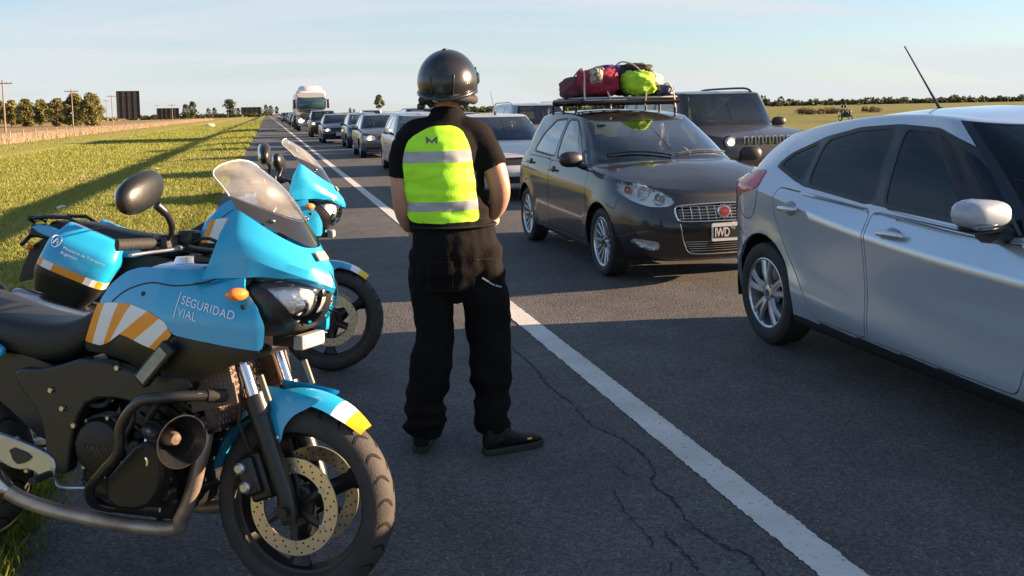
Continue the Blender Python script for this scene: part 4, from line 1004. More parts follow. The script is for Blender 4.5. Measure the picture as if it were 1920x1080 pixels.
def make_bike():
    root = thing('motorcycle', (0, 0, 0))
    fw = bike_wheel(root, 'front_wheel', 1.385, .302, .122, .222, [(-.072, .150, GOLD), (.072, .150, GOLD)])
    bike_wheel(root, 'rear_wheel', 0, .312, .155, .222, [(-.06, .12, SDISC)])
    # ---- fork
    for sy in (-1, 1):
        y = sy*.105
        fk = bpy.data.objects.new('fork_leg', None); COL.objects.link(fk); fk.parent = root
        a = MB(); a.tube([(1.392, y, .262), (1.385, y, .30), (1.372, y, .36), (1.315, y, .50), (1.268, y, .618), (1.262, y, .632)], [.024, .030, .029, .029, .031, .027], 14); a.build('slider', BBLK, fk)
        a = MB(); a.tube([(1.272, y, .61), (1.19, y, .82)], .0215, 14); a.build('stanchion', CHROME, fk)
        a = MB(); a.tube([(1.286, y-.0, .585), (1.262, y, .645)], .035, 12); a.build('dust_seal', BBLK, fk)
        a = MB(); a.lathe([(0, .012), (.017, .012), (.017, 0), (.026, 0)], (1.385, y+sy*.028, .302), (0, sy, 0), 14); a.build('axle_cap', BBLK, fk)
        a = MB(); a.box((1.318, y+sy*.032, .675), (.018, .012, .085), rot('Y', -.38)); a.build('fork_guard', mat('beige plastic', (.20, .17, .14), .5), fk, bevel=.003)
        cal = MB(); cal.box((1.278, sy*.094, .395), (.075, .055, .15), rot('Y', -.35)); cal.box((1.262, sy*.128, .40), (.06, .03, .12), rot('Y', -.35))
        co = cal.build('brake_caliper', BBLK, root, bevel=.012)
        for dz in (-.028, .028):
            q = MB(); q.lathe([(.0, .018), (.012, .018), (.018, .012), (.018, 0)], (1.262-.01+(-.35)*dz, sy*.143, .40+dz), (0, sy, 0), 16); q.build('caliper_bolt', ALU, co)
        q = MB(); q.tube([(1.25, sy*.10, .46), (1.22, sy*.12, .56), (1.235, sy*.13, .68), (1.17, sy*.11, .84)], .007, 8); q.build('brake_hose', BBLK, root)
    a = MB(); a.box((1.215, 0, .775), (.08, .27, .035), rot('Y', .38)); a.build('lower_yoke', BBLK, root, bevel=.01)
    # ---- front mudguard: arc round the wheel with side cheeks, white and yellow tip
    fd = bpy.data.objects.new('front_mudguard', None); COL.objects.link(fd); fd.parent = root
    def arc(t, w_, Rr=.328, drop=.0):
        c = Vector((1.385, 0, .302)); row = []
        for k in range(11):
            u = -1+2*k/10; e = (1-abs(u)**2.4); rad = Rr-.030*(1-e)-drop*abs(u)**3
            row.append(c+Vector((math.cos(t)*rad, u*w_, math.sin(t)*rad)))
        return row
    def wid(t):
        d = math.degrees(t); return interp([(48, .028), (54, .044), (64, .062), (90, .072), (130, .075), (160, .072), (168, .06)], d)
    def rows(a0, a1, n): return [arc(R(a0+(a1-a0)*i/n), wid(R(a0+(a1-a0)*i/n)), .328+.022*math.exp(-((a0+(a1-a0)*i/n)-100)**2/2000)) for i in range(n+1)]
    MBr = lambda a0, a1, n: MB().loft(rows(a0, a1, n), False, False)
    MBr(68, 168, 24).build('guard_shell', BLUE, fd, ang=180); MBr(58.5, 68, 4).build('white_band', WTAPE, fd, ang=180); MBr(48, 58.5, 4).build('yellow_tip', YTAPE, fd, ang=180)
    for sy in (-1, 1):
        pl = [(1.262, .665), (1.36, .655), (1.475, .635), (1.44, .612), (1.385, .585), (1.355, .545), (1.352, .498), (1.318, .502), (1.272, .60)]
        bm = bmgrid([1.24+.0125*i for i in range(22)], [.48+.0125*i for i in range(17)], lambda x, z: -.074-.018*max(0, (.645-z)/.12)+.03*max(0, (z-.61)/.06)**2)
        q = cutpoly(bm, rnd_poly(pl, .02, 3), X_, Z_, lambda f: True); m_ = take(bm, q, 0, 0); bm.free()
        (m_ if sy < 0 else m_.flipped()).build('guard_cheek', BLUE, fd, ang=60)
        q = MB(); q.lathe([(0, .006), (.008, .006), (.011, 0)], (1.335, sy*.096, .515), (0, sy, 0), 12); q.build('guard_bolt', STEEL, fd)
    # ---- side fairing: blue upper, orange and white chevrons, black lower
    def fy(x, z):
        y = interp([(.60, .125), (.70, .165), (.85, .205), (1.0, .232), (1.15, .245), (1.25, .243), (1.33, .225), (1.40, .185)], x)
        y -= .85*max(0, z-.885)**1.55*1.25
        y -= .55*max(0, .80-z)**1.3
        return -max(.03, y)
    xs_ = [.60+.02*i for i in range(42)]; zs_ = [.58+.02*i for i in range(28)]
    def piece(poly, off=.0, sk=.012, rr=.02):
        bm = bmgrid(xs_, zs_, fy); q = cutpoly(bm, rnd_poly(poly, rr, 3), X_, Z_, lambda f: True); m_ = take(bm, q, off, sk); bm.free(); return m_
    blue = [(.735, .915), (.775, .98), (.83, 1.02), (.89, 1.035), (1.0, 1.035), (1.10, 1.03), (1.22, 1.065), (1.275, 1.06), (1.285, .985), (1.335, .935), (1.36, .875), (1.355, .80), (1.20, .822), (1.058, .84), (1.03, .88), (.97, .905), (.88, .925)]
    for sy in (-1, 1):
        o = piece(blue)
        po = (o if sy < 0 else o.flipped()).build('fairing_panel', BLUE, root, ang=60)
        if sy < 0: bm0 = BVHTree.FromPolygons([Vector(p) for p in o.v], o.f)
        # chevron strip
        top = [(.735, .915), (.80, .922), (.88, .924), (.97, .904), (1.03, .879), (1.058, .84)]
        bot = [(.675, .79), (.75, .783), (.79, .795), (.85, .83), (.93, .805), (1.01, .785)]
        ks = [0, .1, .28, .42, .58, .74, .90, 1.0]
        def lerp_path(p, t):
            n_ = len(p)-1; i = min(n_-1, int(t*n_)); u = t*n_-i; return (p[i][0]+(p[i+1][0]-p[i][0])*u, p[i][1]+(p[i+1][1]-p[i][1])*u)
        for i in range(len(ks)-1):
            a0, a1 = ks[i], ks[i+1]; pl = [lerp_path(bot, a0), lerp_path(bot, (a0+a1)/2), lerp_path(bot, a1), lerp_path(top, a1), lerp_path(top, (a0+a1)/2), lerp_path(top, a0)]
            bm = bmgrid(xs_, zs_, fy); q = cutpoly(bm, pl, X_, Z_, lambda f: True); m_ = take(bm, q, .001, 0); bm.free()
            (m_ if sy < 0 else m_.flipped()).build('chevron_stripe', ORG if i % 2 == 0 else WTAPE, po, ang=60)
        m_ = piece([(1.062, .838), (1.20, .820), (1.353, .798), (1.335, .785), (1.217, .737), (1.12, .695), (1.01, .665), (.995, .70), (1.025, .79)], -.001)
        (m_ if sy < 0 else m_.flipped()).build('lower_fairing', BBLK, root, ang=60)
        m_ = piece([(.66, .785), (.75, .781), (.785, .792), (.85, .828), (.93, .803), (1.005, .783), (.985, .70), (.93, .70), (.86, .74), (.74, .755), (.66, .755)], -.004)
        (m_ if sy < 0 else m_.flipped()).build('side_cover', BBLK, root, ang=60)
        q = MB(); q.box((1.022, sy*.262, .755), (.155, .03, .052), rot('Y', -.84)); lb_ = q.build('light_bar', BBLK, root, bevel=.006)
        q = MB(); q.box((1.018, sy*.2785, .752), (.125, .004, .034), rot('Y', -.84)); q.build('light_bar_lens', mat('light bar lens', (.30, .33, .28), .35, var=.3, vscale=40), lb_, bevel=.002)
        for x_, z_ in ((.93, .955), (1.295, .93)):
            q = MB(); yy_ = fy(x_, z_); q.lathe([(0, .003), (.006, .003), (.009, 0)], (x_, -sy*yy_, z_), (0, sy, 0), 12); q.build('panel_screw', TRIM, po)
        sm = MB(); p_ = poly3([(.80, .925), (.86, .965), (.95, .99), (1.05, .985), (1.16, 1.0), (1.24, 1.035)], 6)
        sm.ribbon([(x, fy(x, z)-.0012, z) for x, z in p_], (0, -1, 0), .005); (sm if sy < 0 else sm.flipped()).build('panel_seam', SEAM, po, ang=180)
        if sy < 0:
            for body, x0, z0, sz in (('SEGURIDAD', 1.085, .935, .036), ('VIAL', 1.078, .900, .036)):
                v, f = textmesh(body, sz, 0, False, 'LEFT', 1.08); a = MB(); vv = []
                for x, y, z in v:
                    lx = x0+x*.92+y*.10; lz = z0+y*.98-x*.20; vv.append((lx, fy(lx, lz)-.0022, lz))
                a.add(vv, f); a.build('panel_lettering', WPRINT, po, smooth=False)
            a = MB(); a.ribbon([(1.066+.012*k/5, fy(1.066+.012*k/5, .890+.078*k/5)-.002, .890+.078*k/5) for k in range(6)], (0, -1, 0), .003); a.build('panel_lettering', WPRINT, po)
    # ---- tank
    a = MB(); rr = []
    for x, w_, zt, zb_ in ((.66, .09, .87, .78), (.70, .12, .93, .78), (.78, .15, 1.0, .78), (.88, .16, 1.04, .78), (1.0, .165, 1.045, .78), (1.10, .16, 1.035, .8), (1.18, .12, 1.01, .82)):
        row = []
        for k in range(16):
            t = 2*PI*k/16; cx_, sz_ = math.cos(t), math.sin(t)
            row.append((x, math.copysign(abs(cx_)**.8, cx_)*w_, (zt+zb_)/2+math.copysign(abs(sz_)**.7, sz_)*(zt-zb_)/2))
        rr.append(row)
    a.loft(rr); tk = a.build('fuel_tank', BLUE, root, ang=60); a = MB(); a.lathe([(0, .02), (.04, .02), (.048, 0)], (.95, 0, 1.038), (0, 0, 1), 20); a.build('filler_cap', CHROME, tk)
    # ---- nose
    def row3(pts, n=10): return crom(pts, n)
    ns = []
    E0 = row3([(1.16, -.235, 1.012), (1.27, -.195, 1.015), (1.33, -.155, 1.015), (1.405, -.10, .998), (1.480, 0, .958)], 6)
    E1 = row3([(1.17, -.222, 1.045), (1.265, -.198, 1.080), (1.35, -.155, 1.045), (1.428, -.088, 1.008), (1.486, 0, .972)], 6)
    E2 = row3([(1.20, -.200, 1.15), (1.262, -.188, 1.15), (1.352, -.138, 1.095), (1.430, -.068, 1.048), (1.452, 0, 1.040)], 6)
    E3 = row3([(1.235, -.178, 1.222), (1.255, -.170, 1.212), (1.34, -.118, 1.145), (1.398, -.062, 1.104), (1.412, 0, 1.096)], 6)
    a = MB(); a.loft([E0, E1], False, False); a.mirror(); a.build('nose_side', BLUE, root, ang=30, weld=True)
    a = MB(); mid = [p.lerp(q, .5)+Vector((.004, -.004, .004)) for p, q in zip(E1, E2)]; a.loft([E1, mid, E2, E3], False, False); a.mirror(); nose = a.build('nose_cowl', BLUE, root, ang=30, weld=True)
    a = MB(); a.loft([[p+Vector((-.02, 0, -.012)) for p in E0], [Vector((p.x-.07, p.y*.8, p.z-.02)) for p in E0]], False, False); a.mirror(); a.build('nose_underside', BBLK, root, weld=True)
    a = MB(); a.box((1.436, 0, 1.072), (.032, .062, .008), rot('Y', .95)); a.build('nose_intake', mat('tan reflector', (.55, .40, .26), .4), nose, bevel=.003)
    # ---- windshield and its smoked base
    def scr(v, n=16):
        out = []
        for k in range(n+1):
            u = -1+2*k/n; wv = max(0, (v-.24)/.76)
            b = Vector((1.412-.175*abs(u)**1.8, u*.172, 1.096+.125*abs(u)**1.6)); hw = .176*max(.02, 1-wv**4.2)**(1/2.4)
            uu = u*hw/.176
            t = Vector((1.150-.055*abs(uu)**2, u*hw, 1.375-.030*abs(uu)**2))
            p = b.lerp(t, v); p.y = u*(.172*(1-v)+hw*v) if v < .24 else u*hw*(.172/.176*(1-v)+v)
            p += Vector((.024, 0, .024))*math.sin(PI*min(1, v))*(1-.4*abs(u)); out.append(p)
        return out
    VS = [.24+.76*(1-(1-i/18)**1.8) for i in range(19)]
    a = MB(); a.loft([scr(q) for q in VS], False, False); wsh = a.build('windshield', SCREEN, root, ang=180)
    ed = [scr(q)[0] for q in VS]+scr(1.0)[1:-1]+[scr(q)[-1] for q in VS[::-1]]
    q = MB(); q.tube(ed, .0025, 6); q.build('windshield_edge', mat('pale acrylic edge', (.62, .62, .6), .3), wsh)
    a = MB(); a.loft([scr(.26*i/5) for i in range(6)], False, False); a.build('screen_base', SMOKE, root, ang=180)
    for u in (3, 13):
        q = MB(); q.ell(scr(.10)[u]+Vector((.003, 0, .003)), (.008, .008, .006)); q.build('screen_screw', STEEL, wsh)
    # ---- headlamp pod
    bm = bmesh.new(); bmesh.ops.create_uvsphere(bm, u_segments=48, v_segments=32, radius=1.0)
    for v_ in bm.verts:
        p = v_.co; v_.co = Vector((1.285+.175*math.copysign(abs(p.x)**.85, p.x)+.03*p.z*max(0, p.x), .185*math.copysign(abs(p.y)**.9, p.y), .930+.112*math.copysign(abs(p.z)**.85, p.z)))
    bm.normal_update()
    lens = [(.02, .868), (.085, .862), (.135, .895), (.168, .955), (.165, 1.0), (.10, 1.01), (.018, .985)]
    for sy in (-1, 1):
        pl = [(sy*y, z) for y, z in rnd_poly(lens, .015, 3)]
        q = cutpoly(bm, pl, Y_, Z_, lambda f: f.normal.x > .05 and f.calc_center_median().x > 1.28)
        c = take(bm, q, -.03, 0, False); l_ = take(bm, q, .004, .012); lo = l_.build('headlamp', LENS, root, ang=60); c.build('headlamp_reflector', REFL, lo, ang=60)
        p_ = Vector((1.405, sy*.07, .925)); q = MB(); q.lathe([(.006, .02), (.024, .012), (.040, -.01)], p_, (1, sy*.25, .05), 18); q.build('headlamp_bulb_shield', CHROME, lo)
    idx = {x: i for i, x in enumerate(bm.verts)}; a = MB(); a.add([x.co for x in bm.verts], [tuple(idx[x] for x in f.verts) for f in bm.faces]); bm.free(); a.build('headlamp_housing', BBLK, root, ang=60)
    q = MB(); q.box((1.395, 0, .806), (.035, .145, .045)); lo = q.build('auxiliary_lamp', mat('lamp case grey', (.30, .29, .28), .4), root, bevel=.006)
    q = MB(); q.box((1.4135, 0, .806), (.004, .125, .03)); q.build('auxiliary_lens', mat('frosted lamp lens', (.80, .76, .70), .35), lo, bevel=.002)
    q = MB(); q.box((1.33, 0, .80), (.10, .05, .03)); q.build('lamp_bracket', BBLK, root)
    for sy in (-1, 1):
        q = MB(); q.ell((1.295, sy*.255, .972), (.026, .036, .020), rot('Z', sy*.5), 16, 10); o = q.build('turn_signal', AMBER, root); q = MB(); q.tube([(1.27, sy*.19, .968), (1.285, sy*.235, .97)], .014, 8); q.build('signal_stalk', BBLK, o)
    a = MB(); a.box((1.20, 0, .96), (.17, .34, .16)); a.build('dashboard', BBLK, root, bevel=.03)
    # ---- handlebar, turned with the wheel
    hb = bpy.data.objects.new('handlebar', None); COL.objects.link(hb); hb.parent = root
    bar = crom([(.985, -.37, 1.118), (1.03, -.26, 1.118), (1.075, -.13, 1.09), (1.085, 0, 1.075), (1.075, .13, 1.09), (1.03, .26, 1.118), (.985, .37, 1.118)], 6)
    a = MB(); a.tube(bar, .012, 10); a.build('bar', BBLK, hb)
    for sy in (-1, 1):
        a = MB(); a.tube([(.978, sy*.385, 1.118), (.982, sy*.378, 1.118), (1.02, sy*.275, 1.118)], [.019, .0175, .0175], 12); a.build('grip', RUB, hb)
        a = MB(); a.box((1.035, sy*.235, 1.118), (.055, .06, .05), rot('Z', sy*.4)); a.build('switchgear', BBLK, hb, bevel=.008)
        a = MB(); a.tube(crom([(1.075, sy*.215, 1.105), (1.078, sy*.27, 1.100), (1.045, sy*.34, 1.094), (1.032, sy*.395, 1.090)], 5), [.013]*5+[.0085]*11, 8, flat=.6); a.build('lever', ALU, hb)
        a = MB(); a.box((1.085, sy*.19, 1.135), (.05, .06, .04)); a.build('reservoir', BBLK, hb, bevel=.008)
        mo = MB()
        st = crom([(1.055, sy*.25, 1.13), (1.075, sy*.262, 1.165), (1.085, sy*.30, 1.205), (1.075, sy*.335, 1.235)], 5); mo.tube(st, [.008]*5+[.010]*6+[.013]*5, 10); so = mo.build('mirror_stem', BBLK, hb)
        m_ = MB(); m_.ell((1.072, sy*.405-(.06 if sy > 0 else 0), 1.272-(.03 if sy > 0 else 0)), (.034, .108, .054), rot('X', -sy*.32)@rot('Z', -sy*.10), 22, 14, e=.86); m_.build('mirror_head', BBLK, so, ang=180)
        m_ = MB(); m_.ell((1.052, sy*.405-(.06 if sy > 0 else 0), 1.272-(.03 if sy > 0 else 0)), (.018, .096, .046), rot('X', -sy*.32)@rot('Z', -sy*.10), 22, 10, e=.86); m_.build('mirror_glass', CHROME, so)
        a = MB(); a.tube(crom([(1.06, sy*.2, 1.11), (1.16, sy*.19, 1.13), (1.20, sy*.12, 1.06), (1.16, sy*.06, .98)], 5), .006, 6); a.build('cable', BBLK, hb)
    a = MB(); a.box((1.09, 0, 1.06), (.09, .23, .03)); a.build('top_yoke', BBLK, hb, bevel=.008)
    # ---- seat and tail
    a = MB(); rr = []
    for x, w_, zt, zb_ in ((-.32, .08, .935, .87), (-.22, .12, .945, .85), (-.05, .14, .935, .83), (.10, .15, .915, .80), (.20, .15, .885, .78), (.30, .15, .858, .74), (.42, .145, .84, .70), (.52, .13, .835, .685), (.60, .105, .86, .72), (.67, .085, .905, .80), (.70, .06, .915, .86)):
        row = []
        for k in range(20):
            t = 2*PI*k/20; c_, s_ = math.cos(t), math.sin(t); row.append((x, math.copysign(abs(c_)**.62, c_)*w_, (zt+zb_)/2+math.copysign(abs(s_)**.55, s_)*(zt-zb_)/2))
        rr.append(row)
    a.loft(rr); a.build('seat', SEATL, root, ang=70, sub=1)
    a = MB()
    for sy in (-1, 1):
        a = MB(); a.prism(chaikin([(-.42, .905), (-.10, .80), (.20, .725), (.36, .715), (.36, .765), (.20, .80), (-.05, .855), (-.30, .93)], 1), (0, sy*.152-.0, 0), X_, Z_, .024); a.build('tail_panel', BLUE, root, bevel=.006)
        a = MB(); a.tube([(-.40, sy*.09, .93), (-.46, sy*.08, .955), (-.30, sy*.15, .965), (-.10, sy*.165, .955), (.02, sy*.16, .90)], .011, 8); a.build('grab_rail', BBLK, root)
        a = MB(); a.ell((-.42, sy*.14, .80), (.03, .035, .02)); a.build('turn_signal', AMBER, root)
    a = MB(); a.box((-.36, 0, .88), (.16, .20, .07), rot('Y', .15)); a.box((-.44, 0, .875), (.03, .17, .055)); tl = a.build('tail_unit', BBLK, root, bevel=.012)
    a = MB(); a.box((-.462, 0, .875), (.012, .14, .045)); a.build('tail_lamp', REDL, tl)
    a = MB(); a.box((-.34, 0, .965), (.22, .22, .018)); a.build('luggage_plate', BBLK, root, bevel=.006)
    a = MB(); a.prism(chaikin([(-.40, .86), (-.55, .62), (-.52, .60), (-.30, .80), (-.05, .70), (.15, .70), (.15, .76), (-.1, .82)], 1), (0, .09, 0), X_, Z_, .18); a.build('rear_mudguard', BBLK, root)
    # ---- frame, swingarm
    for sy in (-1, 1):
        y0 = sy*.165
        a = MB(); a.prism(chaikin([(.44, .70), (.56, .70), (.74, .755), (.97, .70), (1.10, .72), (1.12, .66), (.95, .60), (.86, .63), (.74, .62), (.69, .55), (.665, .43), (.66, .37), (.585, .38), (.575, .48), (.55, .56), (.47, .64)], 1), (0, y0+(.025 if sy > 0 else .0), 0), X_, Z_, .05 if sy < 0 else .05)
        a.build('frame_plate', BBLK, root, bevel=.008)
        a = MB(); a.prism(chaikin([(.64, .70), (.72, .745), (.86, .742), (.80, .70), (.70, .675)], 1), (0, sy*.18, 0), X_, Z_, sy*-.02); a.build('frame_cover', BBLK, root, bevel=.008)
        a = MB(); a.tube([(.62, sy*.13, .42), (.35, sy*.13, .375), (.02, sy*.125, .315)], [.04, .036, .03], 10, flat=.7); a.build('swingarm', ALU, root)
        a = MB(); a.prism(chaikin([(.30, .50), (.42, .485), (.58, .445), (.625, .415), (.615, .36), (.575, .355), (.53, .385), (.47, .375), (.40, .40), (.385, .44), (.30, .45)], 1), (0, sy*.205, 0), X_, Z_, -.018*sy); hp = a.build('hanger_plate', ALU, root, bevel=.004)
        a = MB(); a.prism(chaikin([(.44, .455), (.54, .43), (.515, .405), (.47, .395)], 1), (0, sy*.2065, 0), X_, Z_, -.022*sy); a.build('hanger_opening', TRIM, hp)
        for x_, z_ in ((.605, .405), (.50, .375), (.46, .47), (.56, .44)):
            q = MB(); q.lathe([(0, .008), (.008, .008), (.011, 0)], (x_, sy*.206, z_), (0, sy, 0), 10); q.build('bolt', STEEL, hp)
        a = MB(); a.tube([(.60, sy*.21, .375), (.605, sy*.30, .375)], .016, 8, flat=.7); a.build('foot_peg', RUB, root)
        for x_, z_ in ((.60, .64), (.645, .585), (.69, .535), (.85, .725)):
            q = MB(); q.lathe([(0, .007), (.008, .007), (.010, 0)], (x_, sy*.218, z_), (0, sy, 0), 10); q.build('frame_bolt', STEEL, root)
    a = MB(); a.tube(crom([(.61, -.20, .36), (.66, -.235, .345), (.76, -.24, .352)], 4), .010, 8, flat=.6); a.build('brake_pedal', ALU, root)
    a = MB(); a.prism(chaikin([(.12, .74), (.50, .72), (.60, .62), (.58, .47), (.48, .44), (.38, .52), (.24, .60), (.10, .66)], 1), (0, .12, 0), X_, Z_, .24); a.build('airbox', BBLK, root)
    # ---- engine
    en = bpy.data.objects.new('engine', None); COL.objects.link(en); en.parent = root
    a = MB(); a.box((.83, 0, .40), (.34, .32, .24)); a.build('crankcase', BENG, en, bevel=.03)
    a = MB(); a.box((.84, 0, .27), (.30, .24, .08), taper=(1.15, 1.2)); a.build('sump', BENG, en, bevel=.02)
    a = MB(); a.box((.95, 0, .60), (.19, .30, .26), rot('Y', .55)); a.build('cylinder_block', BENG, en, bevel=.02)
    for k in range(5):
        q = MB(); q.box((.985+.028*k*.55-.03, 0, .48+.045*k*.85), (.21, .32, .010), rot('Y', .55)); q.build('cooling_fin', BENG, en)
    for sy in (-1, 1):
        a = MB(); a.lathe([(0, .05), (.06, .05), (.082, .042), (.092, .02), (.100, .018), (.102, -.02)], (.768, sy*.165, .468), (0, sy, 0), 32); a.build('clutch_cover', BENG, en)
        a = MB(); a.lathe([(0, .03), (.05, .03), (.06, .02), (.062, -.02)], (.93, sy*.165, .37), (0, sy, 0), 24); a.build('side_cover', BENG, en)
        a = MB(); a.prism(chaikin([(.84, .30), (.98, .30), (1.04, .38), (1.03, .50), (.96, .52), (.88, .44), (.83, .38)], 1), (0, sy*.19, 0), X_, Z_, -.06*sy); a.build('ignition_cover', BENG, en, bevel=.012)
        for k in range(7):
            aa = 2*PI*k/7+.4; q = MB(); q.lathe([(0, .03), (.006, .03), (.007, .015)], (.768+.094*math.cos(aa), sy*.165, .468+.094*math.sin(aa)), (0, sy, 0), 8); q.build('cover_bolt', STEEL, en)
        for x_, z_ in ((.86, .32), (.97, .315), (1.025, .39), (.90, .45), (1.01, .49)):
            q = MB(); q.lathe([(0, .007), (.006, .007), (.007, 0)], (x_, sy*.192, z_), (0, sy, 0), 8); q.build('cover_bolt', STEEL, en)
        # crash bar
        a = MB(); a.tube(crom([(1.17, sy*.20, .655), (1.10, sy*.285, .665), (1.0, sy*.305, .648), (.935, sy*.305, .575), (.92, sy*.30, .49), (.86, sy*.285, .43), (.785, sy*.26, .355), (.77, sy*.22, .30), (.80, sy*.17, .27)], 6), .0165, 12); a.build('crash_bar', mat('gloss black tube', (.02, .02, .022), .22, .2, .5), root)
        a = MB(); a.tube([(1.165, sy*.205, .655), (1.20, sy*.17, .652)], .021, 12); a.build('crash_bar_end', RUB, root)
        # exhaust
        a = MB(); a.tube(crom([(1.05+.03*sy, sy*.055, .60), (1.105+.03*sy, sy*.08, .56), (1.115+.03*sy, sy*.10, .49), (1.10+.03*sy, sy*.11, .41), (1.07+.025*sy, sy*.112, .32), (1.03+.02*sy, sy*.112, .24), (.98, sy*.108, .205), (.80, sy*.115, .20), (.66, sy*.13, .215), (.55, sy*.15, .235), (.46, sy*.175, .265), (.40, sy*.195, .30)], 6), .024, 14); a.build('exhaust_pipe', PIPE, root)
        a = MB(); a.tube([(.41, sy*.19, .295), (.37, sy*.205, .32), (.30, sy*.22, .355), (-.28, sy*.235, .53), (-.31, sy*.235, .54)], [.026, .045, .055, .055, .042], 20); mo = a.build('muffler', STEEL, root)
        a = MB(); a.tube([(-.30, sy*.235, .537), (-.33, sy*.235, .546)], .028, 14); a.build('muffler_tip', TRIM, mo)
    # hoses, leads and small fittings round the engine
    HOSE = mat('rubber hose', (.012, .012, .013), .55); BRN = mat('rusty bracket', (.20, .13, .08), .6, .4, var=.4, vscale=20)
    for sy in (-1, 1):
        for pts_, rad, m_ in (([(1.09, sy*.15, .70), (1.03, sy*.19, .66), (.97, sy*.20, .60), (.93, sy*.19, .53)], .013, HOSE), ([(.99, sy*.17, .69), (.95, sy*.19, .64), (.96, sy*.185, .58)], .007, HOSE), ([(.88, sy*.18, .62), (.90, sy*.21, .56), (.87, sy*.205, .50), (.90, sy*.20, .44)], .008, HOSE),
                              ([(1.06, sy*.16, .585), (1.02, sy*.185, .55), (1.04, sy*.175, .50)], .009, BRN), ([(1.16, sy*.12, .565), (1.12, sy*.15, .555), (1.08, sy*.15, .575)], .012, BRN), ([(.70, sy*.19, .36), (.78, sy*.205, .315), (.88, sy*.20, .29), (.98, sy*.18, .285)], .007, HOSE), ([(.80, sy*.15, .66), (.78, sy*.19, .60), (.70, sy*.185, .60)], .009, HOSE)):
            a = MB(); a.tube(crom(pts_, 5), rad, 8); a.build('hose' if m_ is HOSE else 'bracket', m_, en)
        for x_, z_, rad in ((.985, .435, .036), (.905, .475, .028), (.945, .335, .030), (1.015, .345, .022)):
            a = MB(); a.lathe([(0, .016), (rad*.8, .016), (rad, .008), (rad, -.02)], (x_, sy*.192, z_), (0, sy, 0), 20); a.build('round_cap', BENG, en)
            a = MB(); a.lathe([(0, .022), (rad*.35, .022), (rad*.38, .012)], (x_, sy*.192, z_), (0, sy, 0), 6); a.build('cap_nut', BENG, en)
        for k in range(4):
            a = MB(); a.box((1.02, sy*.11, .40+.032*k), (.02, .08, .016)); a.build('front_fin', BRN if k % 2 else BENG, en)
        v, f = textmesh('YAMAHA', .024, .001, True, 'CENTER'); a = MB(); a.add([(.768+x*(-sy), sy*(.2165+z), .46+y) for x, y, z in v], f); a.build('cover_lettering', mat('cast lettering', (.05, .05, .055), .4, .5), en, smooth=False)
    # siren horn on the right crash bar
    a = MB(); a.lathe([(.022, -.135), (.038, -.13), (.042, -.08), (.045, -.02), (.058, .01), (.072, .035), (.080, .05), (.076, .05), (.055, .012), (.030, -.04)], (1.075, -.245, .53), (.86, -.42, -.02), 36)
    ho = a.build('siren_horn', mat('black horn', (.015, .015, .017), .2, coat=.6), root)
    a = MB(); a.lathe([(0, .018), (.016, .016), (.022, 0), (.030, -.05)], (1.075, -.245, .53), (.86, -.42, -.02), 20); a.build('horn_core', mat('brown horn core', (.14, .10, .08), .35), ho)
    a = MB(); a.tube(crom([(.965, -.225, .515), (.97, -.24, .475), (.985, -.245, .455), (.975, -.24, .42)], 5), .007, 8); a.build('horn_bracket', CHROME, ho)
    # radiator
    ra = bpy.data.objects.new('radiator', None); COL.objects.link(ra); ra.parent = root
    rr = rot('Y', -.32); c0 = Vector((1.14, 0, .645))
    a = MB(); a.box(c0+rr@Vector((-.02, 0, 0)), (.025, .32, .20), rr); a.build('radiator_core', mat('radiator brown', (.10, .07, .055), .6), ra)
    a = MB(); a.box(c0+rr@Vector((-.008, 0, .105)), (.05, .34, .014), rr); a.build('radiator_frame', BBLK, ra); a = MB(); a.box(c0+rr@Vector((-.008, 0, -.105)), (.05, .34, .014), rr); a.build('radiator_frame', BBLK, ra)
    a = MB()
    for i in range(17):
        for j in range(10):
            y = -.15+.30*i/16+(.009 if j % 2 else 0); z = -.092+.184*j/9; a.add([c0+rr@Vector((.002, y-.0075, z)), c0+rr@Vector((.002, y, z-.009)), c0+rr@Vector((.002, y+.0075, z)), c0+rr@Vector((.002, y, z+.009)), c0+rr@Vector((-.004, y-.003, z)), c0+rr@Vector((-.004, y, z-.004)), c0+rr@Vector((-.004, y+.003, z)), c0+rr@Vector((-.004, y, z+.004))], [(0, 1, 5, 4), (1, 2, 6, 5), (2, 3, 7, 6), (3, 0, 4, 7)])
    stuff(a.build('radiator_grille', mat('rusty grille', (.22, .15, .11), .6), ra, smooth=False))
    # the side of the radiator faces the camera too: a guard mesh on the right flank
    for sy in (-1, 1):
        a = MB(); a.box((1.15, sy*.165, .675), (.16, .012, .13), rot('Y', -.25)); a.build('radiator_flank', mat('radiator brown', (.1, .07, .05), .6), ra)
        a = MB()
        for i in range(9):
            for j in range(8):
                x = 1.09+.0155*i+(.0077 if j % 2 else 0)+.025*(j-4)*.16; z = .622+.0152*j+.003*i
                a.add([(x-.0065, sy*.1725, z), (x, sy*.1725, z-.0062), (x+.0065, sy*.1725, z), (x, sy*.1725, z+.0062), (x-.003, sy*.1735, z), (x, sy*.1735, z-.003), (x+.003, sy*.1735, z), (x, sy*.1735, z+.003)], [(0, 1, 5, 4), (1, 2, 6, 5), (2, 3, 7, 6), (3, 0, 4, 7)])
        stuff(a.build('flank_mesh', mat('rusty grille', (.22, .15, .11), .6), ra, smooth=False))
    a = MB(); a.tube([(.70, .12, .30), (.66, .28, .02), (.655, .30, .012)], .012, 8); a.box((.66, .29, .008), (.06, .05, .01)); a.build('side_stand', BBLK, root)
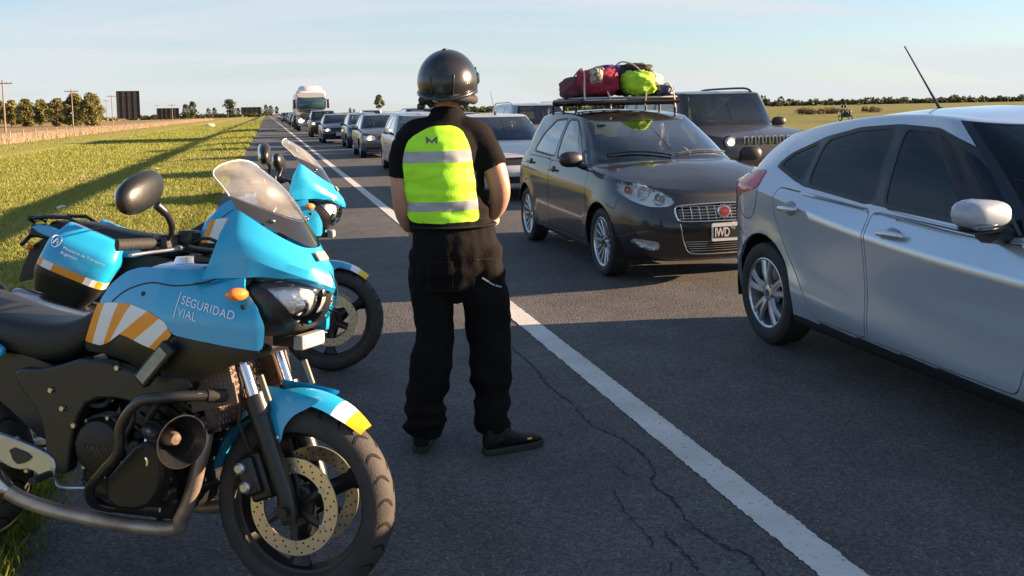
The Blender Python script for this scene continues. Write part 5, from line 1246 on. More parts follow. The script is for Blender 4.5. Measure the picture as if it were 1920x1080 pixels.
    # ---- panniers
    for sy in (-1, 1):
        pn = bpy.data.objects.new('pannier', None); COL.objects.link(pn); pn.parent = root
        pn.location = (.06, 0, .70); pn.rotation_euler = (0, R(26), 0); pn.matrix_parent_inverse = Matrix()
        def sec(z):
            k = (z-.50)/.40; hx = interp([(0, .14), (.25, .185), (.7, .195), (1, .15)], k); hy = interp([(0, .07), (.3, .105), (.75, .10), (1, .045)], k)
            cx_ = .03*(k-.5); cy_ = sy*interp([(0, .30), (.5, .315), (1, .30)], k); row = []
            for j in range(28):
                t = 2*PI*j/28; c_, s_ = math.cos(t), math.sin(t); row.append((cx_+math.copysign(abs(c_)**.5, c_)*hx, cy_+math.copysign(abs(s_)**.6, s_)*hy, z-.70))
            return row
        zz_ = lambda a0, a1, n: [sec(a0+(a1-a0)*i/n) for i in range(n+1)]
        a = MB(); a.loft(zz_(.50, .635, 6), True, True); a.build('case_base', BBLK, pn, ang=60)
        a = MB(); r_ = zz_(.675, .90, 9); r_[-1] = [(x*1, y, z-.006) for x, y, z in r_[-1]]; a.loft(r_, True, True); lid = a.build('case_lid', BLUE, pn, ang=60)
        rb = zz_(.635, .675, 2)
        for j in range(28):
            a = MB(); k = (j+1) % 28; a.add([rb[0][j], rb[0][k], rb[1][k], rb[1][j], rb[2][k], rb[2][j]], [(0, 1, 2, 3), (3, 2, 4, 5)]); a.build('tape_block', ORG if (j//2) % 2 == 0 else WTAPE, pn)
        if sy < 0:
            def onlid(x, z):
                k = (z+.70-.50)/.40; return sy*(interp([(0, .30), (.5, .315), (1, .30)], k)+interp([(0, .07), (.3, .105), (.75, .10), (1, .045)], k))-.0025
            for body, x0, z0 in (('Ministerio de Transporte', -.085, .065), ('Argentina', -.085, .038)):
                v, f = textmesh(body, .022, 0, False, 'LEFT', 1.05); a = MB(); a.add([(x0+x, onlid(x0+x, z0+y), z0+y) for x, y, z in v], f); a.build('lid_lettering', WPRINT, pn, smooth=False)
            cr = [(0, .035), (.022, .028), (.026, .005), (.018, -.018), (0, -.032), (-.018, -.018), (-.026, .005), (-.022, .028)]
            a = MB(); P_ = [(-.13+x, onlid(-.13+x, .085+z), .085+z) for x, z in chaikin(cr, 2)]; a.ribbon(P_+P_[:1], (0, -1, 0), .004); a.ribbon([(-.13+x, onlid(-.13+x, .085+z), .085+z) for x, z in ((-.012, -.012), (0, .022), (.012, -.012))], (0, -1, 0), .004)
            a.ribbon([(-.13+x, onlid(-.13+x, .085+z), .085+z) for x, z in ((-.016, .002), (.016, .002))], (0, -1, 0), .004); a.build('lid_crest', WPRINT, pn, smooth=False)
        a = MB(); a.tube([(-.05, sy*.12, .82), (-.05, sy*.24, .80)], .012, 8); a.tube([(-.25, sy*.12, .86), (-.25, sy*.24, .82)], .012, 8); a.build('case_rack', BBLK, root)
    for ch in root.children:                                   # short tail: everything behind the rear axle is pulled in
        if ch.name.split('.')[0] in ('seat', 'tail_panel', 'grab_rail', 'tail_unit', 'luggage_plate', 'rear_mudguard', 'turn_signal'):
            for o in [ch]+list(ch.children):
                for v_ in o.data.vertices:
                    if v_.co.x < .1: v_.co.x = .1+(v_.co.x-.1)*.66
    return root
bk = make_bike()
def place_bike(o, x, y, deg, lean, label):
    o.location = (x, y, 0); o.rotation_euler = (-R(lean), 0, R(deg)); tag(o, label, 'motorcycle', 'parked blue police motorcycles'); return o
bk2 = copy_tree(bk)
for ch in [c for c in bk.children if c.name.startswith('pannier')]:
    for g_ in list(ch.children): bpy.data.objects.remove(g_)
    bpy.data.objects.remove(ch)
place_bike(bk, -1.13, 3.72, -30.8, 5, 'sky blue motorcycle lettered SEGURIDAD VIAL, its front wheel by the officer')
place_bike(bk2, -1.05, 5.83, -6.5, 5, 'sky blue motorcycle with a lettered pannier, parked behind the one with the siren horn')
# ================================================================ people
def fuse(mb, voxel=.012, smooth=6, fac=.5):
    """one continuous surface from overlapping limbs"""
    me = bpy.data.meshes.new('tmp'); me.from_pydata(mb.v, [], mb.f); o = bpy.data.objects.new('tmp', me); COL.objects.link(o)
    b = bmesh.new(); b.from_mesh(me); bmesh.ops.recalc_face_normals(b, faces=b.faces); b.to_mesh(me); b.free()
    q = o.modifiers.new('r', 'REMESH'); q.mode = 'VOXEL'; q.voxel_size = voxel
    q = o.modifiers.new('s', 'SMOOTH'); q.iterations = smooth; q.factor = fac
    dg = bpy.context.evaluated_depsgraph_get(); ev = o.evaluated_get(dg); m2 = ev.to_mesh()
    v = [x.co.copy() for x in m2.vertices]; n = [x.normal.copy() for x in m2.vertices]; f = [tuple(p.vertices) for p in m2.polygons]
    ev.to_mesh_clear(); bpy.data.objects.remove(o); bpy.data.meshes.remove(me)
    return v, n, f
def disp(v, n, fn): return [p+q*fn(p) for p, q in zip(v, n)]
def asmb(v, f): m_ = MB(); m_.add(v, f); return m_
SKIN = mat('plain skin', (.48, .24, .16), .5, var=.15, vscale=12, bump=.08, bscale=90)  # own skin colour, slightly mottled at random
BLACKC = mat('black shirt cloth', (.008, .007, .0075), .9, spec=.12, bump=.25, bscale=170)
TROUS = mat('black work trousers', (.0075, .0065, .0065), .9, spec=.12, bump=.3, bscale=140)
HIVIS = mat('fluorescent lime vest', (.42, .88, .02), .6, bump=.2, bscale=200, emit=(.35, .9, .02), estr=.0)
GTAPE = mat('grey reflective tape', (.36, .37, .40), .45, bump=.1, bscale=200)
HELM = mat('satin black helmet', (.016, .016, .018), .26, .0, .35, croff=.22)
BOOT = mat('black boot leather', (.009, .009, .010), .5, spec=.3, bump=.3, bscale=120)
GLOVE = mat('tan glove', (.42, .33, .24), .8, bump=.3, bscale=120)
SEAMT = mat('stitched seam', (.004, .004, .004), .9)
HAIR = mat('dark hair', (.02, .014, .010), .7, bump=.6, bscale=160)
def hand(mb, wrist, d, palm_n, curl=.5, s=1.0, thumb=1):
    d = Vector(d).normalized(); pn = Vector(palm_n); pn = (pn-d*pn.dot(d)).normalized(); sd = d.cross(pn)
    w_ = Vector(wrist); mb.ell(w_+d*.05*s, (.05*s, .042*s, .018*s), Matrix((d, sd, pn)).transposed(), 12, 8)
    for i, (L_, off) in enumerate(((.072, -.030), (.082, -.010), (.076, .010), (.060, .029))):
        p = w_+d*.085*s+sd*off*s; path = [p]; a = 0
        for k in range(3):
            a += curl*(.55 if k else .35); dd = d*math.cos(a)+pn*math.sin(a); p = p+dd*L_*s*(.42, .33, .25)[k]; path.append(p)
        mb.tube(path, [.0095*s, .009*s, .0085*s, .007*s], 7)
    p = w_+d*.03*s-sd*.036*s*thumb; mb.tube([p, p+(d*.7-sd*.6*thumb+pn*.3)*.035*s, p+(d*1.4-sd*.75*thumb+pn*.8)*.042*s], [.012*s, .0105*s, .008*s], 7)
def head_mesh(mb, c, rz=0., s=1.0):
    m = rot('Z', rz); c = Vector(c); mv = lambda x, y, z: c+m@Vector((x, y, z))*s       # faces +y
    mb.ell(mv(0, -.01, .03), (.077*s, .097*s, .095*s), m, 18, 12); mb.ell(mv(0, .022, -.045), (.058*s, .066*s, .075*s), m, 16, 10)
    mb.ell(mv(0, .098, -.015), (.013*s, .020*s, .026*s), m, 10, 8); mb.ell(mv(0, .078, -.062), (.026*s, .014*s, .010*s), m, 10, 6); mb.ell(mv(0, .068, -.10), (.028*s, .022*s, .020*s), m, 10, 6)
    for sx in (-1, 1): mb.ell(mv(.078*sx, -.005, -.005), (.010*s, .020*s, .032*s), m, 8, 6); mb.ell(mv(.033*sx, .085, .022), (.022*s, .012*s, .008*s), m, 8, 6)
    mb.tube([mv(0, -.02, -.07), mv(0, -.03, -.17)], .055*s, 12)
# ---------------------------------------------------------------- the officer, seen from behind
of = thing('person', (.78, 4.15, 0), 0, 'person in black helmet, lime reflective vest and black trousers standing with back turned', 'person')
b = MB()
b.tube([(-.02, .02, .98), (-.025, .02, 1.12), (-.03, .015, 1.28), (-.03, .01, 1.40), (-.02, .015, 1.47)], [.135, .130, .150, .150, .08], 18, flat=.66, upv=(0, 1, 0))
b.tube([(-.012, .02, 1.44), (-.005, .035, 1.58)], [.062, .058], 14)
head_mesh(b, (-.004, .055, 1.635), -.35)
RA = [(.125, .0, 1.40), (.155, -.01, 1.33), (.188, -.025, 1.25), (.208, -.03, 1.165), (.208, .01, 1.10), (.194, .055, 1.05), (.188, .085, 1.02)]
LA = [(-.185, .03, 1.395), (-.205, .04, 1.32), (-.218, .04, 1.24), (-.220, .035, 1.16), (-.210, .06, 1.08), (-.19, .095, 1.02), (-.18, .12, .995)]
b.tube(crom(RA, 3), [.062, .062, .062, .060, .058, .056, .055, .052, .050, .048, .047, .046, .045, .043, .040, .036, .033, .031, .030], 14)
b.tube(crom(LA, 3), [.062, .062, .062, .060, .058, .056, .054, .050, .048, .046, .045, .044, .043, .041, .038, .035, .032, .030, .029], 14)
for path in (((-.085, .03, .95), (-.10, .035, .60), (-.14, .01, .12)), ((.085, .0, .95), (.14, .0, .56), (.145, -.04, .12))): b.tube(path, [.085, .055, .045], 12)
hand(b, (-.175, .13, .985), (.35, .65, -.6), (.9, .1, .2), .6, 1.0, -1)
v, n, f = fuse(b, .011, 5); asmb(v, f).build('body', SKIN, of, ang=180)
# trousers
t = MB()
t.tube([(.005, .015, 1.035), (.005, .015, .98), (.008, .01, .90), (.01, .01, .82), (.012, .01, .74), (.012, .01, .68)], [.168, .180, .196, .195, .16, .09], 20, flat=.72, upv=(0, 1, 0))
t.tube(crom([(-.088, .02, .90), (-.095, .025, .76), (-.095, .03, .62), (-.10, .015, .50), (-.122, .005, .36), (-.142, .0, .24), (-.150, .0, .13), (-.152, .0, .085)], 3), [.108, .106, .104, .100, .096, .092, .088, .086, .084, .084, .086, .090, .092, .090, .084, .080, .082, .086, .086, .084, .082, .08], 16)
t.tube(crom([(.105, .0, .90), (.125, -.005, .76), (.142, .0, .64), (.148, .01, .52), (.152, -.015, .38), (.150, -.035, .26), (.143, -.05, .15), (.143, -.05, .095)], 3), [.108, .108, .106, .104, .104, .106, .106, .102, .098, .094, .090, .088, .088, .088, .086, .080, .076, .076, .080, .080, .076, .074], 16)
v, n, f = fuse(t, .010, 4)
def wr(p):
    lo = max(0, min(1, (.62-p.z)/.5)); d = .010*noise.noise((p.x*7, p.y*7, p.z*9))
    d += (.006+.016*lo)*(1-2*abs(noise.noise((p.x*4+3, p.y*5, p.z*(10+6*lo)))))-.006*lo
    d += .005*noise.noise((p.x*25, p.y*25, p.z*22))
    return d
v = disp(v, n, wr)
o = asmb(v, f).build('trousers', TROUS, of, ang=180)
tb = BVHTree.FromPolygons(v, f)
def on_back(x, z, off=.004, bv=tb):
    r = bv.ray_cast(Vector((x, -1, z)), Vector((0, 1, 0))); return r[0]+Vector((0, -off, 0)) if r[0] else Vector((x, -.1, z))
for pts, nm, mt, wd in ((((-.13, .87), (-.13, .74), (-.03, .74), (-.03, .87), (-.13, .87)), 'pocket_seam', SEAMT, .004), (((.06, .87), (.06, .74), (.16, .74), (.16, .87), (.06, .87)), 'pocket_seam', SEAMT, .004), (((.015, .98), (.012, .86), (.012, .70)), 'back_seam', SEAMT, .004), (((.10, .79), (.15, .755), (.20, .735)), 'pocket_zip', GTAPE, .007)):
    P_ = []
    for a_, c_ in zip(pts, pts[1:]):
        for k in range(8): P_.append(on_back(a_[0]+(c_[0]-a_[0])*k/8, a_[1]+(c_[1]-a_[1])*k/8))
    m_ = MB(); m_.ribbon(P_, (0, -1, 0), wd); m_.build(nm, mt, o)
m_ = MB(); m_.tube([Vector((.005+.176*math.cos(a), .015+.127*math.sin(a), 1.012)) for a in (2*PI*k/40 for k in range(41))], .020, 8, flat=.4); m_.build('belt', BOOT, of)
# shirt
s_ = MB()
s_.tube([(.0, .02, .985), (-.01, .02, 1.05), (-.028, .02, 1.14), (-.035, .012, 1.26), (-.035, .004, 1.36), (-.03, .005, 1.42), (-.022, .012, 1.475)], [.178, .172, .170, .178, .176, .150, .080], 22, flat=.70, upv=(0, 1, 0))
s_.tube(crom([(.02, .005, 1.435), (.085, .0, 1.415), (.130, -.005, 1.375), (.158, -.012, 1.31), (.178, -.022, 1.262)], 3), [.062, .065, .068, .07, .071, .072, .072, .072, .071, .071, .070, .069, .068], 16)
s_.tube(crom([(-.08, .01, 1.435), (-.15, .022, 1.415), (-.185, .03, 1.37), (-.205, .04, 1.30), (-.214, .04, 1.225)], 3), [.062, .065, .068, .07, .07, .069, .068, .067, .066, .065, .064, .064, .063], 16)
s_.tube([(-.016, .015, 1.44), (-.008, .03, 1.525)], [.085, .072], 16)
v, n, f = fuse(s_, .010, 5)
v = disp(v, n, lambda p: .007*noise.noise((p.x*6, p.y*6, p.z*7))+.013*(1-2*abs(noise.noise((p.x*4+1+p.z*2, p.y*4, p.z*12))))*max(.3, min(1, (1.34-p.z)/.2))-.004+.0045*(1-2*abs(noise.noise((p.x*9-p.z*5, p.y*9, p.z*24)))))
bm = bmesh.new(); me = bpy.data.meshes.new('tmp'); me.from_pydata(v, [], f); bm.from_mesh(me); bpy.data.meshes.remove(me); bm.normal_update()
vest = rnd_poly([(-.150, 1.425), (-.10, 1.447), (-.01, 1.450), (.030, 1.43), (.062, 1.36), (.078, 1.25), (.090, 1.13), (.102, 1.035), (-.04, 1.028), (-.190, 1.038), (-.200, 1.09), (-.212, 1.2), (-.220, 1.30), (-.200, 1.385)], .03, 3)
bk_ = lambda q: q.normal.y < .15 and q.calc_center_median().y < .06
def inpoly(po): return [q for q in bm.faces if bk_(q) and pip((q.calc_center_median().x, q.calc_center_median().z), po)]
S1 = [(-.4, 1.297), (.3, 1.297), (.3, 1.345), (-.4, 1.345)]; S2 = [(-.4, 1.083), (.3, 1.090), (.3, 1.130), (-.4, 1.125)]
cutpoly(bm, vest, X_, Z_, bk_); cutpoly(bm, S1, X_, Z_, bk_); cutpoly(bm, S2, X_, Z_, bk_)
allv = inpoly(vest); g1 = [q for q in allv if pip((q.calc_center_median().x, q.calc_center_median().z), S1)]; g2 = [q for q in allv if pip((q.calc_center_median().x, q.calc_center_median().z), S2)]
gs = set(g1) | set(g2); rest = [q for q in allv if q not in gs]
m1 = take(bm, g1, .0075, .006, False); m2 = take(bm, g2, .0075, .006, False); m3 = take(bm, rest, .006, .008, False)
vo = m3.build('vest', HIVIS, of, ang=180); m1.build('reflective_band', GTAPE, vo, ang=60); m2.build('reflective_band', GTAPE, vo, ang=60)
shb = BVHTree.FromBMesh(bm)
idx = {x: i for i, x in enumerate(bm.verts)}; a = MB(); a.add([x.co for x in bm.verts], [tuple(idx[x] for x in q.verts) for q in bm.faces]); bm.free(); a.build('shirt', BLACKC, of, ang=180)
em = [(-.022, -.018), (-.024, .018), (-.012, .010), (0, -.002), (.012, .010), (.024, .018), (.022, -.018), (.012, -.006), (.012, .000), (0, -.014), (-.012, .0), (-.012, -.006)]
m_ = MB(); m_.add([on_back(-.105+x, 1.392+z, .0085, shb) for x, z in em], [(0, 1, 2, 10, 11), (2, 3, 9, 10), (3, 4, 8, 9), (4, 5, 6, 7, 8)]); m_.build('vest_emblem', mat('emblem grey', (.10, .12, .12), .5), vo, smooth=False)
# boots
def boot(heel, d, sc=1.0, parent=of):
    d = Vector(d).normalized(); sd = Vector((-d.y, d.x, 0)); hx = Vector(heel); mb_ = MB()
    fr = lambda x, y, z: hx+d*x*sc+sd*y*sc+Vector((0, 0, z*sc))
    rows_ = []
    for x, w_, zt in ((-.002, .024, .07), (.012, .034, .12), (.05, .040, .125), (.10, .041, .115), (.15, .046, .088), (.20, .050, .070), (.245, .046, .060), (.275, .032, .046), (.287, .014, .030)):
        rows_.append([fr(x, math.copysign(abs(math.cos(t))**.7, math.cos(t))*w_, .022+(zt-.022)*.5+math.copysign(abs(math.sin(t))**.75, math.sin(t))*(zt-.022)*.5) for t in (2*PI*k/18 for k in range(18))])
    mb_.loft(rows_); mb_.tube([fr(.065, 0, .06), fr(.055, 0, .11), fr(.05, 0, .15)], [.050, .046, .044], 16)
    v, n, f = fuse(mb_, .008, 4); v = disp(v, n, lambda p: .003*noise.noise((p.x*30, p.y*30, p.z*40)))
    o = asmb(v, f).build('boot', BOOT, parent, ang=180)
    q = MB(); pl = [fr(x, y, 0)-Vector((0, 0, 0)) for x, y in ((-.006, -.02), (-.006, .02), (.02, .038), (.08, .040), (.14, .048), (.20, .054), (.25, .050), (.285, .030), (.294, 0), (.285, -.030), (.25, -.050), (.20, -.054), (.14, -.048), (.08, -.040), (.02, -.038))]
    q.loft([[p+Vector((0, 0, .002)) for p in pl], [p+Vector((0, 0, .028)) for p in pl]]); q.build('sole', RUB, o, bevel=.004)
    for k in range(5):
        q = MB(); zz_ = .108+.022*k; xx = .115-.016*k; q.tube([fr(xx, -.032, zz_-.008), fr(xx+.012, 0, zz_+.012), fr(xx, .032, zz_-.008)], .0035, 6); q.build('lace', mat('lace', (.012, .012, .012), .9), o)
    return o
b1 = boot((.095, -.105, 0), (.97, .24, 0)); boot((-.175, .0, 0), (.28, .96, 0))
q = MB(); q.box((.095+.97*.20+.05*.24, -.105+.24*.20-.05*.97, .052), (.02, .004, .008), rot('Z', .24)); q.build('boot_tab', YTAPE, b1)
# glove
g_ = MB(); g_.tube([(.186, .070, 1.04), (.188, .085, 1.005)], [.040, .042], 12); hand(g_, (.188, .085, 1.01), (-.08, .25, -.96), (-.9, -.1, 0), .55, 1.12, -1)
v, n, f = fuse(g_, .006, 3); asmb(v, f).build('glove', GLOVE, of, ang=180)
# helmet
he = bpy.data.objects.new('helmet', None); COL.objects.link(he); he.parent = of; he.location = (-.004, .03, 1.642); he.rotation_euler = (R(6), 0, -.35)
bm = bmesh.new(); bmesh.ops.create_uvsphere(bm, u_segments=56, v_segments=40, radius=1.0)
for v_ in bm.verts:
    p = v_.co.copy(); w_ = 1-.10*max(0, -p.z); v_.co = Vector((.132*p.x*w_, .158*p.y*(1-.06*max(0, -p.z)), .143*p.z if p.z > 0 else .150*p.z))
bm.normal_update()
dl = [q for q in bm.faces if q.calc_center_median().z < -.112+(.05 if q.calc_center_median().y < -.02 else 0) or (q.calc_center_median().y > .055 and -.055 < q.calc_center_median().z < .055)]
bmesh.ops.delete(bm, geom=dl, context='FACES')
idx = {x: i for i, x in enumerate(bm.verts)}; a = MB(); a.add([x.co for x in bm.verts], [tuple(idx[x] for x in q.verts) for q in bm.faces]); addskirt(a, set(bm.faces), .022); bm.free(); a.build('helmet_shell', HELM, he, ang=60, weld=False)
a = MB(); a.loft([[Vector((.136*math.sin(t)*r_, .162*math.cos(t)*r_, z_)) for t in (-1.15+2.3*k/24 for k in range(25))] for z_, r_ in ((-.060, .955), (-.02, 1.0), (.02, 1.0), (.058, .965))], False, False); a.build('visor', SMOKE, he, ang=180)
for sx in (-1, 1): a = MB(); a.lathe([(0, .012), (.022, .010), (.028, 0)], (sx*.126, .035, .012), (sx, 0, 0), 18); a.build('visor_hinge', HELM, he)
a = MB(); a.tube([Vector((.112*math.cos(t), .135*math.sin(t), -.082+.028*max(0, -math.sin(t)))) for t in (2*PI*k/40 for k in range(41))], .020, 10); a.build('neck_roll', mat('helmet lining', (.014, .014, .015), .8), he)
a = MB(); a.tube([Vector((.126*math.cos(t), .152*math.sin(t), -.052+.012*math.cos(2*t))) for t in (PI*1.02+.96*PI*k/24 for k in range(25))], .010, 8); a.build('rear_spoiler', HELM, he, ang=60)
for x0, x1 in ((-.045, -.052), (.045, .052)):
    a = MB(); a.tube([Vector((x0+(x1-x0)*k/6, -.1585*math.sqrt(max(.05, 1-(x0/.132)**2-((-.045+.085*k/6)/.143)**2)), -.045+.085*k/6)) for k in range(7)], .004, 6); a.build('shell_ridge', HELM, he)
a = MB(); a.box((-.012, -.150, -.062), (.058, .006, .022), rot('X', -.42)); a.build('reflective_label', mat('label grey', (.34, .34, .33), .4), he, bevel=.002)
a = MB(); a.box((-.118, -.02, -.102), (.03, .06, .028)); a.build('strap_buckle', HELM, he, bevel=.008)
a = MB(); a.ell((-.005, -.01, .142), (.012, .016, .006)); a.build('top_vent', HELM, he)
# ---------------------------------------------------------------- people sitting in the cars
SHIRTS = [mat('white shirt', (.6, .6, .6), .8), mat('red shirt', (.35, .03, .03), .8), mat('blue shirt', (.05, .09, .2), .8), mat('dark shirt', (.03, .03, .035), .85)]
def sitter(x, y, z, m_sh, label, hair=True, lookz=0.0, arms=True):
    """seated figure facing -y (the way its car faces); x, y, z is the seat point under the hips"""
    p = thing('person', (x, y, z), PI, label, 'person', None)
    b = MB(); head_mesh(b, (0, .02, .70), lookz)
    b.tube([(0, -.02, .05), (0, -.03, .25), (0, -.02, .42), (0, 0, .52)], [.15, .14, .155, .07], 14, flat=.65, upv=(0, 1, 0))
    for sx in (-1, 1):
        b.tube(crom([(.13*sx, -.01, .46), (.20*sx, .03, .30), (.21*sx, .20, .22), (.14*sx, .40, .32)], 4), [.052]*5+[.045]*4+[.036]*4, 10)
        b.tube([(.09*sx, .0, .06), (.11*sx, .38, .10), (.11*sx, .45, -.25)], [.085, .065, .05], 10)
        hand(b, (.14*sx, .40, .32), (-.1*sx, .8, .4), (0, .3, -1), .9, .95, sx)
    v, n, f = fuse(b, .016, 3); a = asmb(v, f)
    a.m = [1 if (lambda c: c.z < .535 and not (c.y > .28 and c.z > .15))(sum((v[i] for i in q), Vector())/len(q)) else 0 for q in f]
    a.build('body', [SKIN, m_sh], p, ang=180)
    h_ = MB(); h_.ell((0, -.025, .745), (.088, .105, .098), rot('Z', lookz), 18, 12); h_.v = [q for q in h_.v]
    vv = []
    for q in h_.v:
        u = rot('Z', -lookz)@(Vector(q)-Vector((0, -.025, .745)))
        if u.y > .045: u.y = .045+(u.y-.045)*.2
        vv.append(Vector((0, -.025, .745))+rot('Z', lookz)@u+Vector((0, 0, .006)))
    h_.v = [tuple(q) for q in vv]; h_.build('hair', HAIR, p, ang=180)
    return p
sitter(3.69+.36, 7.32+2.30, .56, SHIRTS[3], 'driver at the wheel of the black hatchback with roof luggage')
# ================================================================ the rest of the queue
def far_car(P, paintm, x, y, label, lit=None, text=None, gm=None, wheels='plain', interior=False, N=(10, 26, 8), dens=.6, yaw=0.):
    r, s = build_car(P, paintm, (x, y, 0), label, 'car', 'cars in the queue', 1, gm, 'car', interior, text, lit, wheels, N, dens, paintm)
    return r, s
WSILV = paint('pale silver', (.62, .60, .60), .45, .35, .6, .1)
GSILV = paint('grey silver', (.38, .40, .42), .6, .35, .6, .1)
DGREY = paint('dark grey', (.10, .10, .115), .5, .35, .7, .1)
DBLUE = paint('dark blue', (.015, .025, .05), .3, .3, .8, .1)
BLKP = paint('black', (.012, .012, .014), .2, .28, .8, .1)
MAROON = paint('maroon', (.10, .015, .02), .3, .35, .7, .1)
BEIGE = paint('beige', (.38, .34, .28), .4, .4, .5, .1)
LC = 3.72; L2 = 7.45
sed = variant(SEDAN, clearws=True)
r1, s1 = far_car(sed, WSILV, LC+.30, 15.0, 'pale silver saloon following the black hatchback with roof luggage', None, None, None, 'five', True, (14, 40, 12), 1.0)
a = MB(); a.tube([(2.0, 0, 1.43), (2.06, 0, 1.50), (2.35, 0, 1.85)], [.010, .005, .003], 6); a.lathe([(.03, 0), (.02, .03), (.008, .05)], (2.0, 0, 1.425), (0, 0, 1), 12); a.build('aerial', TRIM, r1)
seam(s1, poly3([(-.66, .80), (-.45, .775), (0, .765), (.45, .775), (.66, .80)], 8), r1, 'hood_seam', .012, 'f')
sitter(LC+.30+.34, 15.0+2.35, .50, SHIRTS[3], 'driver inside the pale silver saloon', lookz=.25)
suv = variant(SUV, lamps=[('headlamp', [(.56, .76), (.80, .76), (.80, .95), (.56, .95)], 'f', 'lens')])
# the black off-roader in the second lane: seven-slot grille, round lamps, roof rails
jp, js = build_car(variant(SUV, lamps=[], windows=[[(1.55, 1.09), (2.42, 1.095), (2.44, 1.56), (1.86, 1.555), (1.70, 1.4)]]+SUV['windows'][1:], roof=dict(xf=1.50, xr=4.05, w=.70, z=[(1.5, 1.60), (2.1, 1.635), (3.0, 1.635), (4.05, 1.60)], front=(.2, 4.0), rear=(.2, 5), crown=.025)),
    paint('dusty dark brown', (.045, .036, .032), .3, .42, .6, .2), (L2+.12, 13.5, 0), 'black off-road car with slotted grille and roof rails in the far lane', 'car', 'cars in the queue', 1, None, 'car', False, None, None, 'five', (14, 40, 10), 1.0)
jp.scale = (1.06,)*3
for k in range(-3, 4):
    p = hit_front(js, .115*k+.001, .875)[0]; q = MB(); q.loft([[Vector((p.x-.012, .115*k+(.036*u if z_ else .036*u), .875+w_)) for u, w_ in chaikin([(-1, -.085), (1, -.085), (1, .085), (-1, .085)], 2)] if z_ else [Vector((p.x+.02, .115*k+.036*u, .875+w_)) for u, w_ in chaikin([(-1, -.085), (1, -.085), (1, .085), (-1, .085)], 2)] for z_ in (0, 1)]); so = q.build('grille_slot_frame', CHROME, jp)
    q = MB(); q.prism(chaikin([(-.026, -.075), (.026, -.075), (.026, .075), (-.026, .075)], 2), (p.x-.0135, .115*k, .875), (0, -1, 0), (0, 0, 1), .004); q.build('grille_slot', GLOSSB, so)
for sy in (-1, 1):
    p = hit_front(js, sy*.60, .875)[0]; q = MB(); q.lathe([(0, .035), (.06, .03), (.085, .015), (.09, -.02)], p, (-1, 0, 0), 24); o = q.build('headlamp', mat('headlamp glass grey', (.45, .47, .48), .1, .3, 1.0), jp); q = MB(); q.ell(p+Vector((-.03, 0, 0)), (.03, .045, .045)); q.build('bulb', HLOW, o)
    q = MB(); q.lathe([(.085, -.01), (.085, .022), (.102, .018), (.105, -.02)], p, (-1, 0, 0), 24); q.build('lamp_ring', TRIM, o)
    q = MB(); q.tube(crom([(1.85, sy*.70, 1.63), (1.98, sy*.70, 1.68), (2.3, sy*.70, 1.70), (3.4, sy*.70, 1.70), (3.75, sy*.70, 1.68), (3.9, sy*.70, 1.62)], 5), .018, 8); q.build('roof_rail', TRIM, jp)
a = MB(); a.tube([(3.6, .35, 1.64), (3.95, .35, 2.0)], [.007, .004], 6); a.build('aerial', TRIM, jp)
p = hit_front(js, .01, 1.0)[0]; v, f = textmesh('Jeep', .075, .002, True, 'CENTER'); a = MB(); a.add([(p.x-.004-z, -x, y+.962) for x, y, z in v], f); a.build('hood_lettering', CHROME, jp, smooth=False)
far_car(variant(HATCH_F, insets=SEDAN['insets'], lamps=[('headlamp', [(.40, .70), (.74, .72), (.76, .84), (.56, .83)], 'f', 'lens')], doors=[]), GSILV, LC+.05, 22.3, 'grey silver hatchback half hidden behind the officer', None, None, None, 'five', False, (12, 34, 10), .8)
r3, s3 = far_car(variant(sed, sh=[(0, .72), (.3, .80), (.8, .88), (1.3, .91), (2.5, .94), (3.4, .96), (4.35, .95)], lamps=[('headlamp', [(.36, .58), (.74, .58), (.78, .72), (.42, .73)], 'f', 'lens')], insets=[('grille', [(-.02, .58), (.30, .58), (.32, .70), (-.02, .72)], 'f', TRIM), ('lower_grille', [(-.02, .28), (.70, .28), (.66, .36), (-.02, .36)], 'f', TRIM)]), DGREY, LC+.06, 31.3, 'dark grey saloon with lit headlamps and two people in front', HLON, ' ', None, 'five', True, (14, 40, 12), .8)
p = hit_front(s3, .01, .65)[0]; a = MB(); a.lathe([(.05, .012), (.066, .012), (.066, 0)], (p.x-.01, 0, .65), (-1, 0, 0), 20); a.build('badge', CHROME, r3)
sitter(LC+.06+.35, 31.3+2.35, .50, SHIRTS[1], 'driver inside the dark grey saloon'); sitter(LC+.06-.35, 31.3+2.4, .46, SHIRTS[1], 'front passenger inside the dark grey saloon')
far_car(variant(HATCH_F, doors=[]), DBLUE, LC+.30, 39.8, 'dark hatchback close behind the dark grey saloon', None, None, None, 'plain')
far_car(variant(SEDAN, lamps=[('headlamp', [(.40, .60), (.76, .60), (.79, .72), (.44, .73)], 'f', 'lens')]), DBLUE, LC-.30, 47.6, 'dark blue saloon with orange lit headlamp in the shoulder lane', HLON, ' ', None, 'five')
far_car(suv, BLKP, LC-.28, 60.0, 'black pickup-nosed car just ahead of the truck', HLON, None, None, 'plain')
